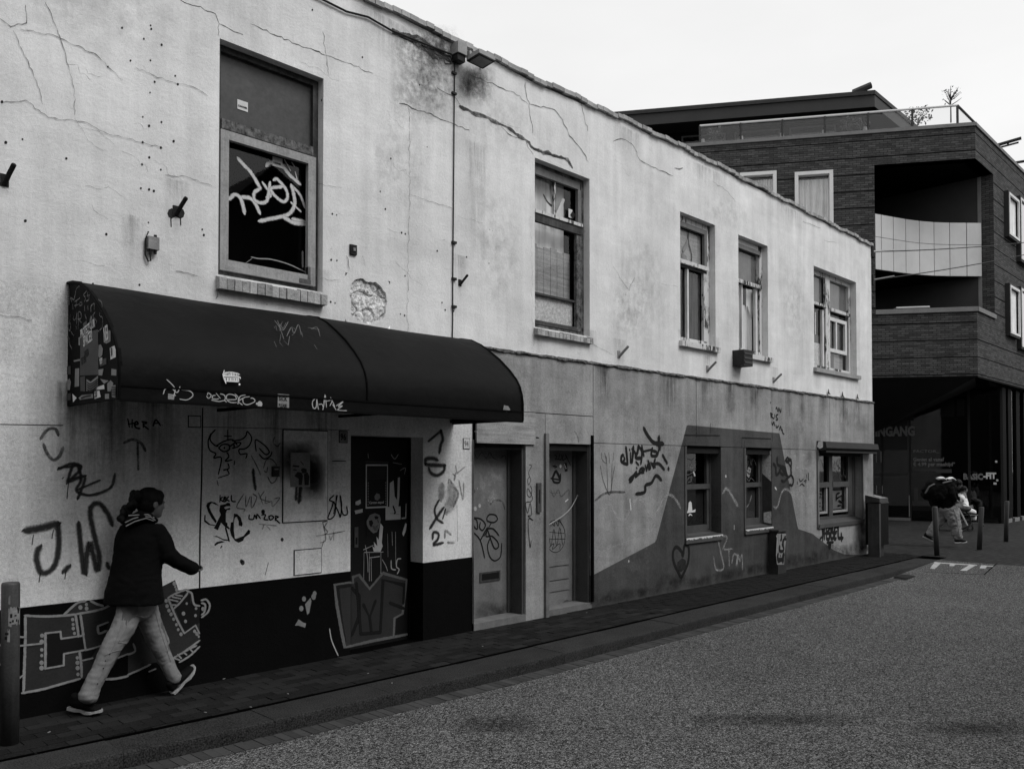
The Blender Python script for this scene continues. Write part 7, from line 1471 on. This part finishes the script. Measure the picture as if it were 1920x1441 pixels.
def hand(mb, w, d, lat, curl=1.0, s=1.0):
    """palm, four jointed fingers of different lengths and a thumb"""
    d = d.normalized(); lat = (lat - d * lat.dot(d)).normalized(); nn_ = d.cross(lat)
    ell(mb, w + d * .045 * s, (d * .05 * s, lat * .042 * s, nn_ * .017 * s))
    for i, L in enumerate((.066, .076, .071, .056)):
        b = w + (d * .082 + lat * (-.030 + i * .020)) * s; pts = [b - d * .02 * s, b]; an = 0; p = b
        for k, q in enumerate((.45, .32, .23)): an += curl * (.55, .75, .6)[k]; p = p + (d * math.cos(an) - nn_ * math.sin(an)) * L * q * s; pts.append(p)
        loft(mb, pts, [.0085 * s, .0085 * s, .0080 * s, .0075 * s, .0068 * s], lat, 8)
    b = w + (d * .02 + lat * -.036) * s; loft(mb, [b, b + (d * .025 - lat * .022 - nn_ * .01) * s, b + (d * .055 - lat * .018 - nn_ * .025) * s, b + (d * .075 - lat * .004 - nn_ * .035) * s], [.012 * s, .011 * s, .0095 * s, .008 * s], nn_, 8)
def shoe(parent, heel, toe, up, s=1.0, upper='shoe_black', sole='sole_white', vox=.006):
    f = (toe - heel); L = f.length; f.normalize(); up = (up - f * up.dot(f)).normalized(); l = up.cross(f)
    out = [(0, 0), (.03, .030), (.12, .034), (.30, .036), (.45, .036), (.62, .046), (.78, .047), (.90, .038), (.98, .018), (1.0, 0)]; oo = [(a, w_) for a, w_ in out] + [(a, -w_) for a, w_ in reversed(out[1:-1])]
    def zc(a): return .012 * (1 - math.cos(min(1, max(0, (a - .65) / .35)) * math.pi)) + (.006 if .3 < a < .5 else 0)
    g = MB(); n = len(oo); lo = [heel + f * a * L + l * w_ * s + up * (zc(a)) * s for a, w_ in oo]; hi = [heel + f * a * L + l * w_ * s * .94 + up * (zc(a) + .021 - .004 * a) * s for a, w_ in oo]
    for i in range(n): j = (i + 1) % n; g.face([lo[i], lo[j], hi[j], hi[i]])
    for tri in tessellate_polygon([lo]): g.face([lo[i] for i in tri]); g.face([hi[i] for i in tri])
    mb = MB(); loft(mb, [heel + f * .10 * L + up * .055 * s, heel + f * .3 * L + up * .055 * s, heel + f * .55 * L + up * .048 * s, heel + f * .75 * L + up * .042 * s, heel + f * .88 * L + up * .040 * s], [(.032 * s, .034 * s), (.036 * s, .040 * s), (.042 * s, .034 * s), (.042 * s, .024 * s), (.034 * s, .018 * s)], l, 14)
    loft(mb, [heel + f * .16 * L + up * .05 * s, heel + f * .2 * L + up * .10 * s], [(.034 * s, .042 * s), (.034 * s, .044 * s)], l, 12)
    o = skin_mesh('shoe', mb, upper, parent, vox * s, 3); so = g.build('sole', sole, o); so.matrix_parent_inverse = Matrix.Identity(4)
    g = MB()
    for k in range(5): a = .36 + k * .055; p = heel + f * a * L + up * (.098 - k * .009) * s; sd_ = (l if k % 2 else -l); g.tube([p - sd_ * .016 * s, p + sd_ * .016 * s + f * .012 * s], .0028 * s, 5)
    la = g.build('lace', sole, o); la.matrix_parent_inverse = Matrix.Identity(4)
    return heel + f * .2 * L + up * .10 * s

# --- the woman walking along the front
YB = -.24
WP = lambda px, py, dy=0.0: onplane(px, py, Vector((0, YB + dy, 0)), Vector((0, 1, 0)))
wm = thing('person', 'person in a black hooded coat and pale cargo trousers striding past the lettered wall', 'person', (WP(250, 1300).x, YB, GZ))
an = math.radians(24); LAT = Vector((math.sin(an), -math.cos(an), 0)); FWD = Vector((math.cos(an), math.sin(an), 0)); FX = Vector((1, .12, -.12)).normalized()
hc = WP(285, 944)
b = MB(); head(b, hc, FX, UZ + FX * .1, 1.0)
loft(b, [hc + Vector((-.03, 0, -.05)), WP(272, 975), WP(265, 995)], [(.052, .055), (.055, .058), (.07, .07)], LAT)
loft(b, [WP(264, 995), WP(260, 1040), WP(254, 1090), WP(252, 1120)], [(.14, .10), (.15, .11), (.14, .10), (.15, .11)], LAT)
for sg, arm in ((-1, [(297, 997, -.13), (314, 1040, -.16), (352, 1060, -.15)]), (1, [(246, 997, .10), (228, 1045, .12), (222, 1088, .10)])):
    p = [WP(*q) for q in arm]; loft(b, p, [.048, .04, .028], LAT, 12); d = (p[2] - p[1]).normalized(); hand(b, p[2] + d * .02, d, LAT if sg < 0 else -LAT, 1.5, .92)
LEGN = [(248, 1128, -.05), (230, 1178, -.06), (205, 1218, -.06), (180, 1268, -.05), (163, 1312, -.05)]; LEGF = [(268, 1128, .06), (288, 1172, .07), (302, 1212, .07), (320, 1254, .07), (331, 1284, .07)]
loft(b, [WP(*q) for q in LEGN], [.08, .07, .055, .048, .035], LAT, 12); loft(b, [WP(*q) for q in LEGF], [.08, .07, .055, .048, .035], LAT, 12)
skin_mesh('body', b, 'skin', wm, .0065, 2)
b = MB(); loft(b, [WP(250, 1129), WP(251, 1108), WP(254, 1078), WP(258, 1045), WP(261, 1012), WP(264, 993), WP(269, 981), WP(272, 974)], [(.235, .185), (.228, .178), (.208, .165), (.198, .152), (.198, .142), (.175, .118), (.105, .085), (.075, .07)], LAT, 24, True)
loft(b, [WP(292, 996, -.11), WP(305, 1016, -.14), WP(315, 1040, -.16), WP(333, 1052, -.16), WP(352, 1061, -.155), WP(363, 1066, -.15)], [.080, .076, .070, .064, .056, .052], LAT, 14)
loft(b, [WP(244, 994, .08), WP(236, 1018, .10), WP(228, 1046, .11), WP(224, 1072, .10), WP(223, 1088, .10)], [.070, .064, .058, .054, .050], LAT, 14)
coat = skin_mesh('coat', b, 'coat_black', wm, .010, 3, [(5, .010, (1, 1, .8)), (14, -.004, (1, 1, 1.5))])
b = MB(); loft(b, [WP(236, 985, -.04), WP(246, 973, -.10), WP(262, 966, -.11), WP(280, 968, -.10), WP(292, 976, -.07)], [.028, .038, .038, .032, .022], UZ, 12); loft(b, [WP(240, 988, 0), WP(250, 996, .02), WP(262, 992, .0)], [.04, .05, .04], UZ, 12)
hood = skin_mesh('hood', b, 'coat_black', wm, .008, 2)
g = MB()
for st in ([(235, 979), (249, 972), (267, 967), (283, 969), (291, 975)], [(236, 986), (253, 977), (274, 971), (288, 976)], [(241, 966), (258, 965), (277, 964), (289, 970)]): g.tube([WP(x, y, -.137 if 240 < x < 285 else -.115) for x, y in st], .0045, 6)
g.build('trim_stripe', 'stripe_grey', coat).matrix_parent_inverse = Matrix.Identity(4)
b = MB(); fz = Vector((0, 0, 1)); lx = FX.cross(fz)
ell(b, hc + Vector((-.014, 0, .040)), (FX * .100, lx * .083, fz * .090)); ell(b, hc + Vector((-.045, 0, .0)), (FX * .072, lx * .080, fz * .095)); ell(b, hc + Vector((.03, 0, .062)), (FX * .06, lx * .066, fz * .05))
for q in range(26):
    k = q / 25; c = WP(256 - 30 * k + random.uniform(-6, 6), 932 + 42 * k + random.uniform(-7, 7), random.uniform(-.04, .03)); r = random.uniform(.022, .038) * (1 - .35 * k); ell(b, c, (FX * r, lx * r, fz * r * 1.3), 8, 6)
skin_mesh('hair', b, 'hair_black', wm, .006, 1, [(24, .0035, (1, 1, .5)), (70, .002, (1, 1, 1))])
FOLD = [(4, .011, (1, 1, .6)), (7, -.009, (1.2, 1.0, .8)), (17, -.003, (1, 1, 1.5)), (40, .0015, (1, 1, 1))]
b = MB(); loft(b, [WP(254, 1112), WP(254, 1130), WP(255, 1146)], [(.14, .11), (.145, .12), (.13, .11)], LAT)
loft(b, [WP(246, 1134, -.03), WP(232, 1172, -.05), WP(209, 1214, -.055), WP(190, 1252, -.05), WP(174, 1285, -.05), WP(165, 1306, -.05)], [(.088, .098), (.086, .092), (.070, .080), (.062, .070), (.060, .068), (.066, .074)], LAT)
loft(b, [WP(268, 1132, .05), WP(283, 1170, .06), WP(296, 1208, .06), WP(312, 1240, .06), WP(321, 1258, .06), WP(328, 1272, .06)], [(.095, .100), (.082, .084), (.068, .070), (.060, .062), (.058, .062), (.060, .064)], LAT)
tr = skin_mesh('trousers', b, 'trouser_light', wm, .008, 2, FOLD)
from mathutils.bvhtree import BVHTree
bv = BVHTree.FromPolygons([v_.co.copy() for v_ in tr.data.vertices], [tuple(p.vertices) for p in tr.data.polygons])
def onleg(pts, off=.002):
    out = []
    for (a, b_), (c, d) in zip(pts, pts[1:]):
        for k in range(6):
            dr = ray(a + (c - a) * k / 6, b_ + (d - b_) * k / 6).normalized(); h_ = bv.ray_cast(CAM, dr)
            if h_[0] is not None: out.append(h_[0] - dr * off)
    return out
for nm, st, r_ in (('seam', [(238, 1140), (228, 1172), (216, 1205), (203, 1235), (190, 1265), (180, 1290), (176, 1304)], .0022), ('pocket_flap', [(240, 1150), (258, 1154), (272, 1158)], .0045), ('pocket_edge', [(242, 1152), (236, 1180), (222, 1204), (240, 1206), (256, 1200), (264, 1178)], .0028), ('seam', [(292, 1150), (300, 1180), (312, 1215), (322, 1245)], .002), ('knee_crease', [(196, 1228), (212, 1221), (232, 1216)], .003)):
    q_ = onleg(st)
    if len(q_) > 2: g = MB(); g.tube(q_, r_, 5); g.build(nm, 'trouser_light', tr).matrix_parent_inverse = Matrix.Identity(4)
g = MB()
for c_ in ((206, 1225), (198, 1238), (194, 1252), (183, 1281)):
    h_ = onleg([c_, (c_[0] + .5, c_[1])])
    if h_: ell(g, h_[0], (Vector((.005, 0, 0)), Vector((0, .004, 0)), Vector((0, 0, .005))), 8, 6)
g.build('snap_button', 'cable_black', tr).matrix_parent_inverse = Matrix.Identity(4)
h1 = SZ_(129, 1328, .03); t1_ = SZ_(201, 1343, .0); 
shoe(wm, h1, h1 + (t1_ - h1).normalized() * .29, UZ, 1.0)
h2 = WP(322, 1302, .07); t2_ = WP(361, 1262, .07); shoe(wm, h2, h2 + (t2_ - h2).normalized() * .27 + Vector((0, .03, 0)), Vector((-.55, -.25, .8)), 1.0)

# --- hunched walker crossing the plaza
D0 = 18.25
MP = lambda px, py, dd=0.0: atdepth(px, py, D0 + dd)
lat2 = rt.cross(UZ).normalized()          # towards / away from the viewer
mn = thing('person', 'hunched person in dark jacket and pale trousers carrying a bulky bundle across the plaza', 'person', tuple(SZ_(1775, 1018)))
b = MB(); hcm = MP(1796, 908); head(b, hcm, (rt * 1 + UZ * -.7), UZ + rt * .5, 1.0)
loft(b, [MP(1774, 945), MP(1772, 925), MP(1778, 912), MP(1788, 908), hcm], [(.17, .12), (.18, .13), (.17, .11), (.07, .07), (.055, .055)], lat2)
loft(b, [MP(1782, 915, -.18), MP(1786, 934, -.24), MP(1796, 941, -.22)], [.055, .045, .035], lat2, 10); hand(b, MP(1797, 941, -.22), rt, lat2, 1.0)
loft(b, [MP(1768, 950, .1), MP(1756, 975, .12), MP(1744, 1002, .12)], [.09, .07, .045], lat2, 10); loft(b, [MP(1778, 950, -.1), MP(1789, 978, -.1), MP(1794, 1006, -.1)], [.09, .07, .045], lat2, 10)
skin_mesh('body', b, 'skin', mn, .014, 2)
b = MB(); loft(b, [MP(1775, 948), MP(1771, 935), MP(1769, 922), MP(1778, 908), MP(1787, 904)], [(.21, .19), (.22, .22), (.22, .22), (.19, .16), (.10, .10)], lat2); loft(b, [MP(1780, 912, -.16), MP(1785, 926, -.24), MP(1790, 938, -.24)], [.08, .075, .06], lat2); loft(b, [MP(1782, 912, .16), MP(1792, 930, .2)], [.08, .07], lat2)
skin_mesh('jacket', b, 'coat_black', mn, .018, 2, [(6, .02, (1, 1, 1)), (14, .012, (1, 1, 1))])
b = MB(); ell(b, hcm + UZ * .035 - rt * .02, (rt * .115, lat2 * .09, UZ * .09)); skin_mesh('hair', b, 'hair_black', mn, .014, 1, [(30, .01, (1, 1, 1))])
b = MB(); loft(b, [MP(1773, 940), MP(1774, 952)], [(.19, .17), (.19, .18)], lat2)
loft(b, [MP(1768, 952, .08), MP(1762, 972, .12), MP(1751, 990, .12), MP(1743, 1002, .12)], [(.13, .16), (.12, .13), (.10, .10), (.09, .09)], lat2); loft(b, [MP(1780, 952, -.08), MP(1788, 972, -.1), MP(1792, 990, -.1), MP(1795, 1007, -.1)], [(.14, .17), (.13, .15), (.11, .12), (.10, .11)], lat2)
skin_mesh('trousers', b, 'trouser_mid', mn, .016, 2, [(7, .025, (1, 1, 1)), (13, -.016, (1, 1, 1.4))])
g = MB(); g.tube([MP(1787, 952, -.3), MP(1795, 972, -.3), MP(1797, 990, -.3), MP(1800, 1006, -.3)], .012, 6); g.build('side_stripe', 'stripe_grey', mn)
p = MP(1730, 1006, .12); shoe(mn, p, MP(1749, 1016, .12), UZ + rt * .5, 1.0, vox=.012); p = SZ_(1789, 1017.5, .0); q = p + (rt * .30); q.z = p.z; shoe(mn, p, q, UZ, 1.05, vox=.012)
bk_ = thing('bundle', 'bulky dark rucksack and jacket slung over the hunched walker with pale cloth on top', 'bag', tuple(MP(1755, 925)))
b = MB(); loft(b, [MP(1742, 928), MP(1752, 922), MP(1766, 916), MP(1780, 908)], [(.24, .16), (.27, .24), (.27, .22), (.2, .13)], lat2); loft(b, [MP(1733, 920), MP(1744, 910), MP(1762, 904), MP(1785, 902)], [(.10, .05), (.16, .09), (.2, .10), (.18, .08)], lat2); loft(b, [MP(1748, 935), MP(1752, 948), MP(1760, 944)], [(.14, .10), (.12, .09), (.1, .08)], lat2)
skin_mesh('fabric', b, 'coat_black', bk_, .018, 2, [(5, .05, (1, 1, 1)), (12, .02, (1, 1, 1)), (26, .01, (1, 1, 1))])
b = MB(); loft(b, [MP(1759, 897, -.1), MP(1765, 896, -.1), MP(1771, 899, -.1)], [(.10, .035), (.12, .04), (.1, .025)], lat2, 10); loft(b, [MP(1776, 898, -.1), MP(1783, 896, -.1), MP(1789, 900, -.1)], [(.10, .03), (.12, .035), (.1, .02)], lat2, 10); skin_mesh('cloth', b, 'cloth_white', bk_, .012, 2)
b = MB(); loft(b, [MP(1735, 924, -.25), MP(1742, 912, -.28), MP(1752, 907, -.28)], [.02, .02, .02], lat2, 8); loft(b, [MP(1768, 905, -.28), MP(1776, 903, -.26), MP(1784, 901, -.22)], [.02, .02, .02], lat2, 8); skin_mesh('strap', b, 'cloth_grey', bk_, .012, 1)

# --- person seated in a wheelchair in front of the glass
D1 = 22.6
SP_ = lambda px, py, dd=0.0: atdepth(px, py, D1 + dd)
st_ = thing('person', 'seated person in white jacket with a grey bag on the lap beyond the hunched walker', 'person', tuple(SZ_(1812, 984)))
b = MB(); hs = SP_(1807, 918); head(b, hs, rt + lat2 * .2 - UZ * .25, UZ, 1.02)
loft(b, [SP_(1803, 955), SP_(1803, 940), SP_(1805, 930), SP_(1806, 922)], [(.17, .12), (.18, .12), (.13, .1), (.06, .06)], lat2)
loft(b, [SP_(1802, 932, -.17), SP_(1806, 945, -.22), SP_(1815, 949, -.18)], [.05, .042, .034], lat2, 10); hand(b, SP_(1816, 949, -.18), rt, lat2)
for dd in (-.1, .1): loft(b, [SP_(1804, 958, dd), SP_(1822, 958, dd), SP_(1825, 975, dd)], [.08, .065, .045], lat2, 10)
skin_mesh('body', b, 'skin', st_, .014, 2)
b = MB(); loft(b, [SP_(1802, 957), SP_(1801, 945), SP_(1802, 935), SP_(1804, 928)], [(.23, .18), (.23, .19), (.21, .16), (.10, .09)], lat2); loft(b, [SP_(1803, 931, -.2), SP_(1807, 944, -.24), SP_(1813, 948, -.22)], [.08, .075, .06], lat2); skin_mesh('jacket', b, 'cloth_white', st_, .018, 2, [(7, .02, (1, 1, 1)), (16, -.014, (1, 1, 1))])
b = MB(); ell(b, hs + UZ * .035 - rt * .02, (rt * .105, lat2 * .088, UZ * .09)); skin_mesh('hair', b, 'hair_black', st_, .014, 1)
b = MB()
for dd in (-.1, .1): loft(b, [SP_(1803, 958, dd), SP_(1815, 957, dd), SP_(1824, 960, dd), SP_(1825, 973, dd)], [(.11, .10), (.10, .10), (.09, .10), (.07, .08)], lat2)
skin_mesh('trousers', b, 'cloth_white', st_, .018, 2, [(8, .02, (1, 1, 1))])
for dd in (-.1, .1): p = SP_(1821, 980, dd); shoe(st_, p, p + rt * .28, UZ, 1.0, sole='cloth_grey', vox=.014)
bg_ = thing('bag', 'grey shoulder bag resting on the lap of the seated person', 'bag', tuple(SP_(1805, 950, -.2))); b = MB(); loft(b, [SP_(1790, 951, -.25), SP_(1802, 949, -.27), SP_(1816, 953, -.25)], [(.13, .09), (.14, .12), (.12, .08)], lat2, 12); skin_mesh('fabric', b, 'cloth_grey', bg_, .014, 2, [(10, .02, (1, 1, 1))])
b = MB(); loft(b, [SP_(1806, 947, -.38), SP_(1816, 949, -.36)], [(.03, .03), (.03, .03)], lat2, 8); skin_mesh('flap', b, 'cloth_white', bg_, .012, 1)
ch = thing('wheelchair', 'dark wheelchair carrying the seated person by the glass front', 'wheelchair', tuple(SZ_(1805, 985)))
def hoop(c, r, th, m, nm): g = MB(); pts = [c + rt * math.cos(k * math.pi / 12) * r + UZ * math.sin(k * math.pi / 12) * r for k in range(25)]; g.tube(pts, th, 6, False); return g.build(nm, m, ch)
wc = SP_(1801, 964, 0); zg = GZ
for dd in (-.3, .3):
    c = SP_(1800, 960, dd); c.z = zg + .31; w_ = hoop(c, .29, .022, 'cable_black', 'wheel'); g = MB()
    for k in range(8): g.tube([c, c + rt * math.cos(k * .785) * .28 + UZ * math.sin(k * .785) * .28], .006, 4)
    g.build('spokes', 'steel_dark', w_).matrix_parent_inverse = Matrix.Identity(4); c2 = SP_(1819, 975, dd * .8); c2.z = zg + .09; hoop(c2, .075, .018, 'cable_black', 'front_wheel')
g = MB(); a = SP_(1792, 960, 0); g.obox(Vector((a.x, a.y, 0)), Vector((rt.x, rt.y, 0)).normalized(), lat2, 0, .46, -.24, .24, zg + .42, zg + .50); g.build('seat', 'cap_black', ch); g = MB(); g.obox(Vector((a.x, a.y, 0)), Vector((rt.x, rt.y, 0)).normalized(), lat2, -.06, -.01, -.24, .24, zg + .45, zg + .95); g.build('backrest', 'cap_black', ch)
g = MB()
for dd in (-.26, .26): s_ = a + lat2 * dd; r2 = Vector((rt.x, rt.y, 0)).normalized(); g.tube([Vector((s_.x, s_.y, zg + .45)), Vector((s_.x, s_.y, zg + .45)) + r2 * .5, Vector((s_.x, s_.y, zg + .14)) + r2 * .62], .014, 6); g.tube([Vector((s_.x, s_.y, zg + .66)), Vector((s_.x, s_.y, zg + .66)) + r2 * .34], .018, 6)
g.build('frame', 'steel_dark', ch)
cn_ = thing('walking_cane', 'pale cane slanting down from the lap bag to the ground', 'cane', tuple(SZ_(1814, 986))); g = MB(); g.tube([atdepth(1797, 952, D1 - .5), atdepth(1814, 985, D1 - .6)], .022, 8); g.build('stick', 'light_wood', cn_)
